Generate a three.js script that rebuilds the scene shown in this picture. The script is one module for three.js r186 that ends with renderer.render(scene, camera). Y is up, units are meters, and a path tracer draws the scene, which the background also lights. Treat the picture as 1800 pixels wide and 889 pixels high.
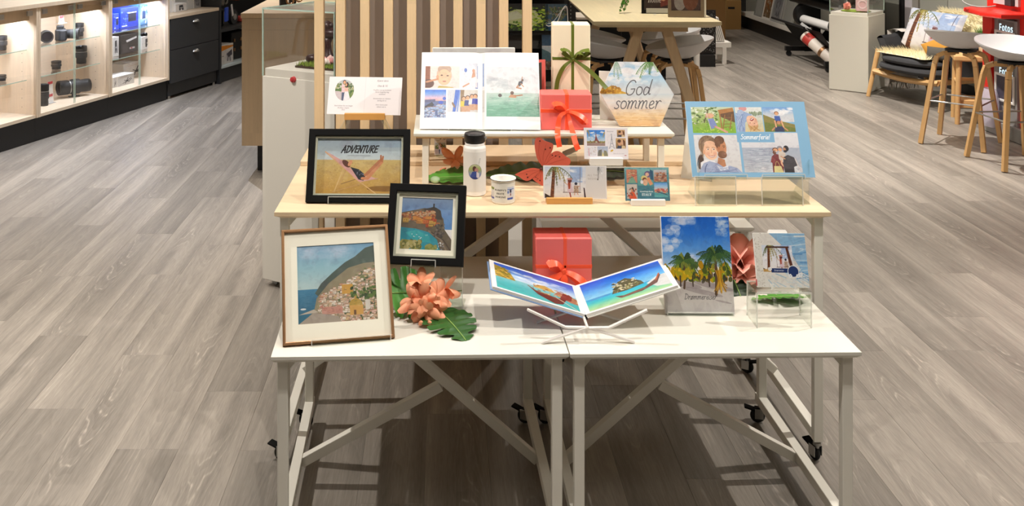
import * as THREE from 'three';
import { RoundedBoxGeometry } from 'three/addons/geometries/RoundedBoxGeometry.js';
import { mergeGeometries } from 'three/addons/utils/BufferGeometryUtils.js';
import { RectAreaLightUniformsLib } from 'three/addons/lights/RectAreaLightUniformsLib.js';
import { ImprovedNoise } from 'three/addons/math/ImprovedNoise.js';

// ---------------------------------------------------------------- camera, lights, exposure
const scene = new THREE.Scene();
const EYE = 1.607, FOCAL = 1800, CX = 778, CY = -157;            // eye height, focal length and principal point in pixels of the 1800 x 889 frame
const camera = new THREE.PerspectiveCamera(2 * Math.atan(2000 / FOCAL) * 180 / Math.PI, 3600 / 4000, 0.05, 60);
camera.setViewOffset(3600, 4000, 1800 - CX, 2000 - CY, 1800, 889);
camera.position.set(0, EYE, 0);
camera.updateProjectionMatrix();
scene.add(camera);
const renderer = new THREE.WebGLRenderer();
renderer.toneMapping = THREE.LinearToneMapping;
renderer.toneMappingExposure = 1.12;
renderer.shadowMap.enabled = true;
RectAreaLightUniformsLib.init();
scene.background = new THREE.Color(0x000000);
const CEIL = 2.95;
// [x, depth, aim x, aim y, aim depth, candela, cone degrees, penumbra, warmth]
const UNSEEN_SPOTS = [  // ceiling spots out of view, placed to light tables, floor and back of shop
  [-1.55, 3.15, -0.1, 0.3, 2.95, 13, 58, 0.25, 1],
  [2.1, 3.15, 0.75, 0.3, 2.95, 13, 58, 0.25, 1],
  [-0.1, 2.0, 0.1, 0.6, 3.2, 6, 34, 0.2, 1],
  [0.8, 1.95, 0.6, 0.6, 3.2, 6, 34, 0.2, 1],
  [0.75, 5.0, 0.55, 0.6, 3.0, 2.5, 26, 0.4, 1],
  [-2.2, 4.9, -2.1, 0, 4.9, 17, 42, 0.7, 1],
  [-2.0, 7.6, -1.9, 0, 7.4, 24, 50, 0.6, 2],
  [2.6, 4.9, 2.7, 0, 5.0, 15, 42, 0.7, 1],
  [3.0, 7.2, 3.5, 0, 7.5, 30, 50, 0.6, 1],
  [2.4, 10.4, 2.9, 0, 10.2, 18, 50, 0.6, 1],
  [1.3, 6.3, 1.3, 0.7, 6.9, 14, 50, 0.6, 1],
  [-1.75, 2.5, -1.8, 0, 2.9, 13, 28, 0.7, 1],
  [2.4, 2.4, 2.5, 0, 2.9, 13, 28, 0.7, 1],
];
const FILL_PANELS = [[-1.9, 1.0, 2.4], [2.4, 0.8, 2.2], [-1.6, 6.2, 2.6], [2.2, 5.8, 2.2], [0.6, 9.6, 3.2], [3.2, 9.4, 3.8], [-0.4, 12.8, 3.5], [2.6, 13.2, 3.5]];  // added soft fill panels on the unseen ceiling: x, depth, radiance

// ---------------------------------------------------------------- helpers
let seed = 7;
const rnd = () => { seed = (seed * 1664525 + 1013904223) >>> 0; return seed / 4294967296; };
const rr = (a, b) => a + (b - a) * rnd();
const V = (x, y, z) => new THREE.Vector3(x, y, z);
const R = (d) => d * Math.PI / 180;
const X = (px, d) => (px - CX) / FOCAL * d, Y = (py, d) => EYE - (py - CY) / FOCAL * d;
const P = (px, py, d) => V(X(px, d), Y(py, d), -d);                // a point of the place from where it shows and how far it is
const D = (py, h = 0) => (EYE - h) * FOCAL / (py - CY);            // how far a point of height h is
const A = (px, py, h = 0) => P(px, py, D(py, h));
const used = {};
const numbered = (n) => { used[n] = (used[n] ?? -1) + 1; return used[n] ? n + '_' + String(used[n]).padStart(3, '0') : n; };
function tag(o, label, category, group) { o.userData.label = label; if (category) o.userData.category = category; if (group) o.userData.group = group; return o; }
function thing(name, label, category, pos = [0, 0, 0], turn = 0, group) {
  const o = new THREE.Group(); o.name = numbered(name); scene.add(o);
  if (pos.isVector3) o.position.copy(pos); else o.position.set(...pos);
  o.rotation.y = turn; return tag(o, label, category, group);
}
function struct(o) { o.userData.kind = 'structure'; return o; }
function copyOf(o, label, pos, turn) {
  const c = o.clone(); c.name = numbered(o.name.replace(/_\d\d\d$/, '')); scene.add(c);
  c.userData = { ...o.userData, label: label ?? o.userData.label };
  if (pos) (pos.isVector3 ? c.position.copy(pos) : c.position.set(...pos));
  if (turn !== undefined) c.rotation.y = turn;
  return c;
}
function boxUV(g, along) {                                         // uv in metres, u along the grain
  const p = g.attributes.position, n = g.attributes.normal, uv = new Float32Array(p.count * 2);
  for (let i = 0; i < p.count; i++) {
    const a = [Math.abs(n.getX(i)), Math.abs(n.getY(i)), Math.abs(n.getZ(i))], q = [p.getX(i), p.getY(i), p.getZ(i)];
    const k = a[0] > a[1] && a[0] > a[2] ? 0 : a[1] > a[2] ? 1 : 2;
    let ax = [0, 1, 2].filter((j) => j !== k);
    if (along !== undefined && ax[1] === along) ax = [ax[1], ax[0]];
    uv[2 * i] = q[ax[0]] + 0.37 * k; uv[2 * i + 1] = q[ax[1]] + 0.13 * k;
  }
  g.setAttribute('uv', new THREE.BufferAttribute(uv, 2));
  return g;
}
function clean(g) {
  g = g.index ? g.toNonIndexed() : g;
  for (const k of Object.keys(g.attributes)) if (!['position', 'normal', 'uv'].includes(k)) g.deleteAttribute(k);
  if (!g.attributes.normal) g.computeVertexNormals();
  if (!g.attributes.uv) g.setAttribute('uv', new THREE.BufferAttribute(new Float32Array(g.attributes.position.count * 2), 2));
  g.morphAttributes = {}; g.clearGroups();
  return g;
}
const flat = (a) => [a].flat(4);
function merged(gs) { gs = flat(gs).map(clean); return gs.length > 1 ? mergeGeometries(gs) : gs[0]; }
function part(parent, name, geos, mat, label) {
  const g = geos.isBufferGeometry && geos.userData.ready ? geos : merged(geos);
  if (mat.userData.grain !== undefined && !g.userData.ready) boxUV(g, g.userData.along ?? mat.userData.grain);
  const m = new THREE.Mesh(g, mat); m.name = name; m.castShadow = m.receiveShadow = true;
  if (label) m.userData.label = label;
  parent.add(m); return m;
}
function solo(name, geos, mat, label, category, pos = [0, 0, 0], turn = 0, group) {   // a thing that is one mesh
  const m = part(scene, numbered(name), geos, mat);
  if (pos.isVector3) m.position.copy(pos); else m.position.set(...pos);
  m.rotation.y = turn; return tag(m, label, category, group);
}
const E = new THREE.Euler();
function put(g, p, r) { p ??= [0, 0, 0]; if (r) { E.set(...r); g.applyMatrix4(new THREE.Matrix4().makeRotationFromEuler(E)); } return g.translate(...(p.isVector3 ? p.toArray() : p)); }
const box = (w, h, d, p, r) => put(new THREE.BoxGeometry(w, h, d).toNonIndexed(), p, r);
const rbox = (w, h, d, rad, p, r, seg = 2) => put(new RoundedBoxGeometry(w, h, d, seg, Math.min(rad, w / 2.01, h / 2.01, d / 2.01)), p, r);
const cyl = (r1, r2, h, p, r, seg = 24, open = false) => put(new THREE.CylinderGeometry(r1, r2, h, seg, 1, open), p, r);
const ball = (r, p, s = [1, 1, 1], rot, seg = 16) => put(new THREE.SphereGeometry(r, seg, Math.max(6, seg * 0.7 | 0)).scale(...s), p, rot);
const lathe = (pts, p, r, seg = 32) => put(new THREE.LatheGeometry(pts.map((q) => new THREE.Vector2(...q)), seg), p, r);
const tube = (pts, rad, seg = 24, rs = 8, closed = false, tension = 0.5) => new THREE.TubeGeometry(new THREE.CatmullRomCurve3(pts.map((p) => p.isVector3 ? p : V(...p)), closed, 'catmullrom', tension), seg, rad, rs, closed);
function prism(pts, depth, p, r, bevel = 0, holes = []) {          // outline in x, y; thickness along z, centred
  const s = new THREE.Shape(pts.map((q) => new THREE.Vector2(...q)));
  for (const h of holes) s.holes.push(new THREE.Path(h.map((q) => new THREE.Vector2(...q))));
  const g = new THREE.ExtrudeGeometry(s, { depth: Math.max(1e-4, depth - 2 * bevel), bevelEnabled: bevel > 0, bevelSize: bevel, bevelThickness: bevel, bevelOffset: -bevel, bevelSegments: 2, curveSegments: 8 });
  return put(g.translate(0, 0, -(depth - 2 * bevel) / 2), p, r);
}
function bar(a, b, w, t, rad = 0.002) {                            // a square bar from a to b: w across, t in the other direction
  a = a.isVector3 ? a : V(...a); b = b.isVector3 ? b : V(...b);
  const dir = b.clone().sub(a), len = dir.length(), g = rad ? new RoundedBoxGeometry(w, len, t, 1, rad) : new THREE.BoxGeometry(w, len, t);
  const up = dir.normalize(), ref = Math.abs(up.z) > 0.9 ? V(0, 1, 0) : V(0, 0, 1), xa = new THREE.Vector3().crossVectors(up, ref).normalize(), za = new THREE.Vector3().crossVectors(xa, up);
  return g.applyMatrix4(new THREE.Matrix4().makeBasis(xa, up, za).setPosition(a.add(b).multiplyScalar(0.5)));
}
function rod(a, b, r1, r2 = r1, seg = 12) {
  a = a.isVector3 ? a : V(...a); b = b.isVector3 ? b : V(...b);
  const g = new THREE.CylinderGeometry(r2, r1, a.distanceTo(b), seg), q = new THREE.Quaternion().setFromUnitVectors(V(0, 1, 0), b.clone().sub(a).normalize());
  return g.applyQuaternion(q).translate(...a.clone().add(b).multiplyScalar(0.5).toArray());
}
function sheet(w, h, p, r) { return put(new THREE.PlaneGeometry(w, h), p, r); }
function ribbon(pts, width, normals, thick = 0.0006) {             // a band that follows a curve; its flat side faces the given directions
  const c = new THREE.CatmullRomCurve3(pts.map((q) => V(...q))), N = Math.max(12, pts.length * 8), pos = [], nc = new THREE.CatmullRomCurve3(normals.map((q) => V(...q)));
  const rows = [];
  for (let i = 0; i <= N; i++) {
    const t = i / N, p = c.getPoint(t), tan = c.getTangent(t), n = nc.getPoint(t).normalize(), s = new THREE.Vector3().crossVectors(tan, n).normalize().multiplyScalar((typeof width === 'function' ? width(t) : width) / 2);
    const nn = new THREE.Vector3().crossVectors(s, tan).normalize().multiplyScalar(thick / 2);
    rows.push([p.clone().add(s).add(nn), p.clone().sub(s).add(nn), p.clone().sub(s).sub(nn), p.clone().add(s).sub(nn)]);
  }
  for (let i = 0; i < N; i++) for (let k = 0; k < 4; k++) { const a = rows[i][k], b = rows[i][(k + 1) % 4], d = rows[i + 1][k], e = rows[i + 1][(k + 1) % 4]; for (const v of [a, b, e, a, e, d]) pos.push(v.x, v.y, v.z); }
  const g = new THREE.BufferGeometry(); g.setAttribute('position', new THREE.Float32BufferAttribute(pos, 3)); g.computeVertexNormals(); return g;
}
function grid(nu, nv, f) {                                         // a smooth surface from f(u, v)
  const pos = [], uv = [], idx = [];
  for (let j = 0; j <= nv; j++) for (let i = 0; i <= nu; i++) { const p = f(i / nu, j / nv); pos.push(...(p.isVector3 ? p.toArray() : p)); uv.push(i / nu, j / nv); }
  for (let j = 0; j < nv; j++) for (let i = 0; i < nu; i++) { const a = j * (nu + 1) + i, b = a + 1, c = a + nu + 1, d = c + 1; idx.push(a, b, d, a, d, c); }
  const g = new THREE.BufferGeometry(); g.setAttribute('position', new THREE.Float32BufferAttribute(pos, 3)); g.setAttribute('uv', new THREE.Float32BufferAttribute(uv, 2)); g.setIndex(idx); g.computeVertexNormals(); return g;
}
// a leaning board: lower corners as seen, y of the upper edge, height of its lower edge, lean in degrees -> place, turn, size
function lean(bl, br, topY, h, tilt) {
  const a = A(...bl, h), b = A(...br, h), c = a.clone().add(b).multiplyScalar(0.5), d = -c.z, q = (topY - CY), t = R(tilt);
  const L = ((EYE - h) * FOCAL - q * d) / (FOCAL * Math.cos(t) + q * Math.sin(t));
  return { pos: c, turn: Math.atan2(b.z - a.z, b.x - a.x) * -1, w: a.distanceTo(b), L, t };
}

// ---------------------------------------------------------------- textures and materials
const perlin = new ImprovedNoise();
function tex(c, srgb = true, aniso = 8) { const t = new THREE.CanvasTexture(c); if (srgb) t.colorSpace = THREE.SRGBColorSpace; t.anisotropy = aniso; return t; }
function pixels(w, h, f, repeat, srgb = true) {
  const a = new Uint8Array(w * h * 4);
  for (let y = 0; y < h; y++) for (let x = 0; x < w; x++) { const c = f(x, y), i = (y * w + x) * 4; a[i] = c[0]; a[i + 1] = c[1]; a[i + 2] = c[2]; a[i + 3] = 255; }
  const t = new THREE.DataTexture(a, w, h); t.magFilter = THREE.LinearFilter; t.minFilter = THREE.LinearMipmapLinearFilter; t.generateMipmaps = true;
  if (srgb) t.colorSpace = THREE.SRGBColorSpace; t.wrapS = t.wrapT = THREE.RepeatWrapping; if (repeat) t.repeat.set(...repeat); t.needsUpdate = true; return t;
}
const cl = (v) => Math.max(0, Math.min(255, v));
const std = (o) => new THREE.MeshStandardMaterial(o), phys = (o) => new THREE.MeshPhysicalMaterial(o);
const plain = (color, roughness = 0.6, more = {}) => std({ color, roughness, ...more });
const paleGrain = pixels(1024, 512, (x, y) => {                    // pale ash: long soft streaks and fine pores; 1 m x 0.5 m
  const u = x / 1024, v = y / 512, w = (n) => n;
  const s = perlin.noise(u * 3, v * 26, 1) * 0.6 + perlin.noise(u * 6, v * 70, 5) * 0.45 + perlin.noise(u * 2, v * 9, 9) * 0.7;
  const pore = Math.max(0, perlin.noise(u * 22, v * 240, 3) - 0.25);
  const k = 1 + s * 0.045 - pore * 0.12;
  return [cl(229 * k), cl(213 * k - s * 1.2), cl(191 * k - s * 2.4)];
}, [1, 2]);
function wood(tint, roughness = 0.55, along = 0) { const m = std({ map: paleGrain, color: tint, roughness }); m.userData.grain = along; return m; }
const weave = pixels(256, 256, (x, y) => { const v = 128 + 90 * Math.sin(x * 0.8) * Math.sin(y * 0.8) + 40 * perlin.noise(x * 0.4, y * 0.4, 2); return [cl(v), cl(v), cl(v)]; }, [12, 12], false);
const M = {
  whiteMetal: plain(0xe9e6dc, 0.42), whiteTop: plain(0xe0ddd2, 0.32), whitePaint: plain(0xe6e2da, 0.5), whiteBoard: plain(0xe4e2de, 0.6), offWhite: plain(0xd9d5cb, 0.6),
  black: plain(0x0f0f10, 0.45), blackMatt: phys({ color: 0x0a0a0a, roughness: 0.7, specularIntensity: 0.3 }), darkGrey: plain(0x2b2c2e, 0.55), anthracite: plain(0x303133, 0.6), grey: plain(0x8b8a86, 0.6), wallGrey: plain(0xa9a79c, 0.75),
  chrome: std({ color: 0xd8d8d6, metalness: 1, roughness: 0.18 }), steel: std({ color: 0xb8b8b6, metalness: 1, roughness: 0.35 }),
  tableWood: wood(0xf8eddb, 0.45), slat: wood(0xeadcc2, 0.6, 1), cabinet: wood(0xefeae4, 0.5, 1), cabinetIn: wood(0xf2f0ee, 0.55, 0), counter: wood(0xc6b8a4, 0.55, 1), oak: wood(0xe9c896, 0.5, 1), oakX: wood(0xe9c896, 0.5, 0), oakDeep: wood(0xe0b470, 0.5, 0), oakShade: wood(0xd2c2aa, 0.55, 1),
  panel: plain(0x94867b, 0.8), redKiosk: plain(0xd8261c, 0.35), kioskGrey: plain(0x8f8d8c, 0.5),
  shell: plain(0xd4d4d6, 0.5), shellShade: plain(0xc6c6c6, 0.5), cardboard: plain(0xa9824c, 0.85), cardboardDark: plain(0x8a6538, 0.85),
  coral: plain(0xf4726b, 0.55), coralRibbon: phys({ color: 0xff5a35, roughness: 0.35, sheen: 0.5, sheenColor: new THREE.Color(0xffa080) }),
  cream: plain(0xf1e3c6, 0.6), greenRibbon: phys({ color: 0x5d6a22, roughness: 0.35, sheen: 0.4, sheenColor: new THREE.Color(0xb8c070) }),
  leaf: phys({ color: 0x2c5a24, roughness: 0.42, transmission: 0.0 }), leafLight: plain(0x4a8a30, 0.45), leafDark: plain(0x1c3318, 0.5), vein: plain(0x7fa050, 0.5), stem: plain(0x6d7a3c, 0.6),
  petalOrange: phys({ color: 0xf0a47e, roughness: 0.6, sheen: 0.3 }), petalPink: phys({ color: 0xffb8a8, roughness: 0.65, sheen: 0.3 }), wing: plain(0xc65a46, 0.7), wingDark: plain(0x4a1713, 0.7),
  glass: phys({ color: 0xffffff, transmission: 1, thickness: 0, roughness: 0.0, ior: 1.5 }),
  acrylic: phys({ color: 0xf6f8f6, transmission: 1, thickness: 0, roughness: 0.02, ior: 1.45 }),
  edge: phys({ color: 0xf6f6f3, transmission: 0.6, thickness: 0, roughness: 0.2 }), glassEdge: phys({ color: 0xcfe6dc, transmission: 0.35, thickness: 0, roughness: 0.2 }),
  frameGlass: phys({ color: 0xffffff, transmission: 1, thickness: 0, roughness: 0, ior: 1.5, specularIntensity: 0.3 }), frosted: phys({ color: 0xf4f1ee, transmission: 0.3, thickness: 0, roughness: 0.3 }),
  gold: std({ color: 0xa8805c, metalness: 0.8, roughness: 0.34 }), passe: plain(0xe9e6d6, 0.85), passeGrey: plain(0xb7b9a6, 0.85), pages: plain(0xe8e6e2, 0.8),
  wool: phys({ color: 0xfff7da, roughness: 0.95, sheen: 0.6, sheenColor: new THREE.Color(0xfff3cf) }), felt: std({ color: 0x3a3b3e, roughness: 0.95, bumpMap: weave, bumpScale: 0.0006 }),
  throwGrey: plain(0xcfcac3, 0.95), grass: plain(0x8ba43a, 0.9), rubber: plain(0x1a1a1a, 0.7), redPlastic: plain(0xb83a3e, 0.45),
};

// ---------------------------------------------------------------- the setting
// the left cabinets and the wall behind them run along this line: from (-2.92, 6.76) at 17.3 degrees
const LX = 0.298, LD = 0.9546, LEFT_TURN = Math.atan2(0.9546, 0.298);
const along = (t, back = 0, h = 0) => V(-2.92 + LX * t - LD * back, h, -(6.76 + LD * t + LX * back));
const limed = [];
for (let k = 0; k < 6; k++) limed.push(pixels(224, 1400, (x, y) => {   // limed grey oak, one board: 0.185 m x 1.22 m, with cathedral figure on some boards
  const u = x / 224, v = y / 1400, z = k * 7.3, n = (a, b, c) => perlin.noise(u * a, v * b, z + c);
  const cx = 0.5 + 0.22 * Math.sin(k * 2.1) + 0.1 * perlin.noise(v * 2.2, z, 4), a = Math.abs(u - cx), crown = k % 3 !== 2;
  const field = crown ? v * 7 - 26 * a * a + n(3, 5, 0) * 1.1 + n(9, 16, 21) * 0.28 : u * 9 + n(2, 2.4, 0) * 1.7 + n(8, 12, 21) * 0.2;
  const f = field - Math.floor(field), ring = Math.exp(-Math.pow((f - 0.5) / 0.085, 2)), where = crown ? Math.exp(-Math.pow(a / 0.3, 2)) : 0.5;
  const patch = Math.max(0, Math.min(1, 0.25 + 2.4 * n(2.2, 2.6, 15))) * (0.55 + 0.9 * n(26, 40, 30));
  const l = 139 + 20 * n(3.4, 0.9, 8) + 11 * n(11, 1.8, 11) + 10 * n(40, 11, 2) + 9 * n(95, 34, 5) + 6 * n(3, 5, 40) + ring * patch * where * 46 - (1 - f) * 9 * where;
  return [cl(l * 1.02), cl(l * 0.97), cl(l * 0.912)];
}));
{
  const floor = part(scene, 'floor', box(15, 0.1, 22, [-1, -0.0545, -7]), plain(0x4a443e, 0.9)); struct(floor);
  const W = 0.1845, L = 1.22, mats = [];
  for (const t of limed) for (const s of [0.88, 1.0, 1.12]) mats.push(std({ map: t, color: new THREE.Color().setRGB(s, s * 0.995, s * 0.985), roughness: 0.42 }));
  const shape = (flip) => {                                        // a board with slightly eased top edges; uv runs once along the board
    const w = W / 2 - 0.00012, l = L / 2 - 0.00012, e = 0.0005, pos = [], uv = [];
    const a = [[-w, -l], [w, -l], [w, l], [-w, l]], b = a.map(([x, z]) => [x - Math.sign(x) * e, z - Math.sign(z) * e]);
    const tri = (...q) => { for (const [x, y, z] of q) { pos.push(x, y, z); const uu = (x + w) / (2 * w), vv = (z + l) / (2 * l); uv.push(flip ? 1 - uu : uu, flip ? 1 - vv : vv); } };
    const top = b.map(([x, z]) => [x, 0, z]), rim = a.map(([x, z]) => [x, -0.0006, z]), low = a.map(([x, z]) => [x, -0.0045, z]);
    tri(top[0], top[3], top[2]); tri(top[0], top[2], top[1]);
    for (let i = 0; i < 4; i++) { const j = (i + 1) % 4; for (const [p, q] of [[top, rim], [rim, low]]) { tri(p[i], p[j], q[j]); tri(p[i], q[j], q[i]); } }
    const g = new THREE.BufferGeometry(); g.setAttribute('position', new THREE.Float32BufferAttribute(pos, 3)); g.setAttribute('uv', new THREE.Float32BufferAttribute(uv, 2)); g.computeVertexNormals(); g.userData.ready = true; return g;
  };
  const shapes = [shape(false), shape(true)], all = [];
  for (let i = 0, x = -6.6; x < 6.0; x += W, i++) {
    const off = (i * 0.43 + rr(0, 0.3)) % 1 * L;
    for (let d = -2.4 + off - L; d < 17.2; d += L) {
      const dm = d + L / 2, px = CX + FOCAL * x / Math.max(dm, 0.5), py = CY + FOCAL * EYE / Math.max(dm, 0.5);
      const near = Math.max(d, 0.9), y0 = CY + FOCAL * EYE / near, seen = dm > 1 && y0 > -10 && CY + FOCAL * EYE / (d + L) < 900 && px > -260 && px < 2060;
      const under = x > -0.2 && x < 0.9 && d > 3.2 && d < 4.4;
      all.push({ x, z: -dm, k: Math.floor(rnd() * 2), m: Math.floor(rnd() * mats.length), size: seen && !under ? 1 / (dm * dm * dm) : 0 });
    }
  }
  all.sort((a, b) => b.size - a.size);
  all.forEach((b, i) => { if (i < 300 && b.size) { const o = part(floor, i ? 'plank_' + String(i).padStart(3, '0') : 'plank', shapes[b.k], mats[b.m]); o.position.set(b.x, 0, b.z); b.done = true; } });
  const rest = mats.map((m, i) => all.filter((b) => !b.done && b.m === i).map((b) => shapes[b.k].clone().translate(b.x, 0, b.z))), use = rest.map((r, i) => i).filter((i) => rest[i].length);
  const g = mergeGeometries(use.map((i) => mergeGeometries(rest[i])), true), far = new THREE.Mesh(g, use.map((i) => mats[i]));
  far.name = 'plank_field'; far.userData.kind = 'stuff'; far.receiveShadow = true; floor.add(far);

  const wl = along(2, 0.62);
  struct(part(scene, 'wall_left', box(24, 3.1, 0.14), plain(0xd8d2c8, 0.85))).position.set(wl.x, 1.5, wl.z); scene.getObjectByName('wall_left').rotation.y = LEFT_TURN;
  const wr = part(scene, 'wall_right', box(0.14, 3.1, 22, [4.67, 1.5, -7]), M.wallGrey); struct(wr);
  struct(part(scene, 'wall_back', box(15, 3.1, 0.14, [-1, 1.5, -15.6]), plain(0x3c3a38, 0.9)));
  struct(part(scene, 'wall_front', box(15, 3.1, 0.14, [-1, 1.5, 3.4]), plain(0xcfcac2, 0.9)));
  struct(part(scene, 'baseboard_right', box(0.03, 0.09, 5.3, [4.585, 0.046, -7.4]), M.black));
  const ce = struct(part(scene, 'ceiling', box(15, 0.12, 22, [-1, CEIL + 0.06, -7]), plain(0xdedad2, 0.9)));
  const tints = [0xfff4e4, 0xfff8ef, 0xeef4ff];
  const glow = std({ color: 0xffffff, emissive: 0xfff4e4, emissiveIntensity: 3 });
  for (const [x, d, power] of FILL_PANELS) {  // added fill: glowing panel and area light, out of view
    part(ce, 'added_fill_panel', box(1.2, 0.02, 0.6, [x, CEIL - 0.011, -d]), glow);
    const l = new THREE.RectAreaLight(0xfff8f0, power, 1.18, 0.58); l.position.set(x, CEIL - 0.03, -d); l.rotation.x = -Math.PI / 2; l.name = 'fill_panel_light'; scene.add(l);
  }
  for (const [x, d, ax, ay, ad, cd, cone, pen, w] of UNSEEN_SPOTS) {  // lamp heads out of view
    const at = V(x, CEIL - 0.16, -d), to = V(ax, ay, -ad), dir = to.clone().sub(at).normalize(), tip = at.clone().addScaledVector(dir, -0.05);
    part(ce, 'unseen_spotlight', [rod(tip.clone().addScaledVector(dir, -0.12), tip, 0.045, 0.05, 20), rod(V(x, CEIL, -d), tip.clone().addScaledVector(dir, -0.08), 0.012)], M.whiteMetal);
    part(ce, 'unseen_spotlight_lens', rod(tip, tip.clone().addScaledVector(dir, 0.004), 0.044, 0.044, 20), std({ color: 0xffffff, emissive: tints[w], emissiveIntensity: 6 }));
    const l = new THREE.SpotLight(tints[w], cd, 0, R(cone), pen); l.position.copy(at); l.target.position.copy(to); l.castShadow = true; l.shadow.radius = 0.8; l.name = 'spot'; scene.add(l, l.target);
  }
}

// ---------------------------------------------------------------- tables, screen, counter, pedestal
function caster(x, z, turn, brake = true) {                        // swivel caster under y = 0.058: plate, fork, wheel, brake tab
  const g = { fork: [cyl(0.012, 0.012, 0.008, [x, 0.054, z]), cyl(0.006, 0.006, 0.014, [x, 0.048, z])], wheel: [], tab: [] };
  const c = Math.cos(turn), s = Math.sin(turn), at = (a, b) => [x + a * c + b * s, z - a * s + b * c];   // a: trailing direction
  for (const b of [-0.013, 0.013]) { const q = at(0.008, b); g.fork.push(box(0.026, 0.03, 0.002, [q[0], 0.032, q[1]], [0, turn, 0])); }
  const q = at(0.012, 0); g.wheel.push(put(new THREE.TorusGeometry(0.0175, 0.0055, 8, 24), [q[0], 0.0232, q[1]], [0, turn, 0]), put(new THREE.CylinderGeometry(0.017, 0.017, 0.016, 20).rotateX(Math.PI / 2), [q[0], 0.0232, q[1]], [0, turn, 0]));
  if (brake) { const t = at(0.036, 0); g.tab.push(rbox(0.034, 0.005, 0.026, 0.002, [t[0], 0.045, t[1]], [0, turn, 0.25])); }
  return g;
}
function addCaster(t, x, z, turn) {
  const g = caster(x, z, turn), c = part(t, 'caster', g.fork, M.steel);
  part(c, 'wheel', g.wheel, M.rubber); part(c, 'brake_pedal', g.tab, M.blackMatt);
}
function slab(w, dep, top, thick, under, mat, along0) {            // a top with a square edge and an under-cut bevel
  const z = dep / 2, s = [[-z, top], [z, top], [z, top - thick * 0.5], [z - under, top - thick], [-z + under, top - thick], [-z, top - thick * 0.5]];
  const pos = [], x0 = -w / 2, x1 = w / 2, inset = (i) => (i === 3 || i === 4 ? under : 0);
  const tri = (...q) => q.forEach((v) => pos.push(...v));
  for (let i = 0; i < 6; i++) { const j = (i + 1) % 6, a = [x0 + inset(i), s[i][1], s[i][0]], b = [x1 - inset(i), s[i][1], s[i][0]], c = [x1 - inset(j), s[j][1], s[j][0]], d = [x0 + inset(j), s[j][1], s[j][0]]; tri(a, c, b); tri(a, d, c); }
  for (const [sx, f] of [[-1, 0], [1, 1]]) for (let i = 1; i < 5; i++) { const p = [0, i, i + 1].map((k) => [sx * (w / 2 - inset(k)), s[k][1], s[k][0]]); f ? tri(p[0], p[1], p[2]) : tri(p[0], p[2], p[1]); }
  const g = new THREE.BufferGeometry(); g.setAttribute('position', new THREE.Float32BufferAttribute(pos, 3)); g.computeVertexNormals(); g.userData.along = along0; return g;
}
function nestTable(label, pos, turn, side, w = 0.729) {                // low white table; side +1: the steep brace starts at the right rail
  const t = thing('display_table', label, 'table', pos, turn), dep = 0.715, h = 0.514, lx = w / 2 - 0.026, zf = dep / 2 - 0.034, zr = -dep / 2 + 0.036;
  part(t, 'table_top', slab(w, dep, h, 0.016, 0.008, M.whiteTop), M.whiteTop);
  for (const sx of [-1, 1]) {
    for (const z of [zf, zr]) part(t, 'leg', [rbox(0.026, h - 0.016 - 0.085, 0.026, 0.002, [sx * lx, (h - 0.016 + 0.085) / 2, z]), prism([[0, 0], [0.028, 0], [0, -0.032]].map(([a, b]) => [-sx * a, b]), 0.004, [sx * (lx - 0.012), h - 0.0165, z])], M.whiteMetal);
    part(t, 'side_rail', rbox(0.027, 0.028, dep - 0.02, 0.002, [sx * lx, 0.0715, 0]), M.whiteMetal);
    addCaster(t, sx * lx, zr, sx * side > 0 ? 2.6 : 2.9); addCaster(t, sx * lx, zf, 2.2);
  }
  part(t, 'brace', bar([side * (lx - 0.01), 0.062, 0], [-side * 0.165, h - 0.02, 0], 0.026, 0.026), M.whiteMetal);
  part(t, 'brace', bar([-side * (lx - 0.01), 0.066, 0], [side * 0.06, 0.275, 0], 0.026, 0.026), M.whiteMetal);
  return t;
}
nestTable('low white display table at the left, carrying the gold framed coast picture', [-0.0645, 0, -(2.518 + 0.357)], R(1.6), 1, 0.733);
nestTable('low white display table at the right, carrying the palm beach book', [0.6706, 0, -(2.530 + 0.357)], R(0.9), -1, 0.7235);
nestTable('low white display table mostly hidden at the back under the wooden table', [0.71, 0, -(3.532 + 0.357)], Math.PI, -1);
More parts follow.
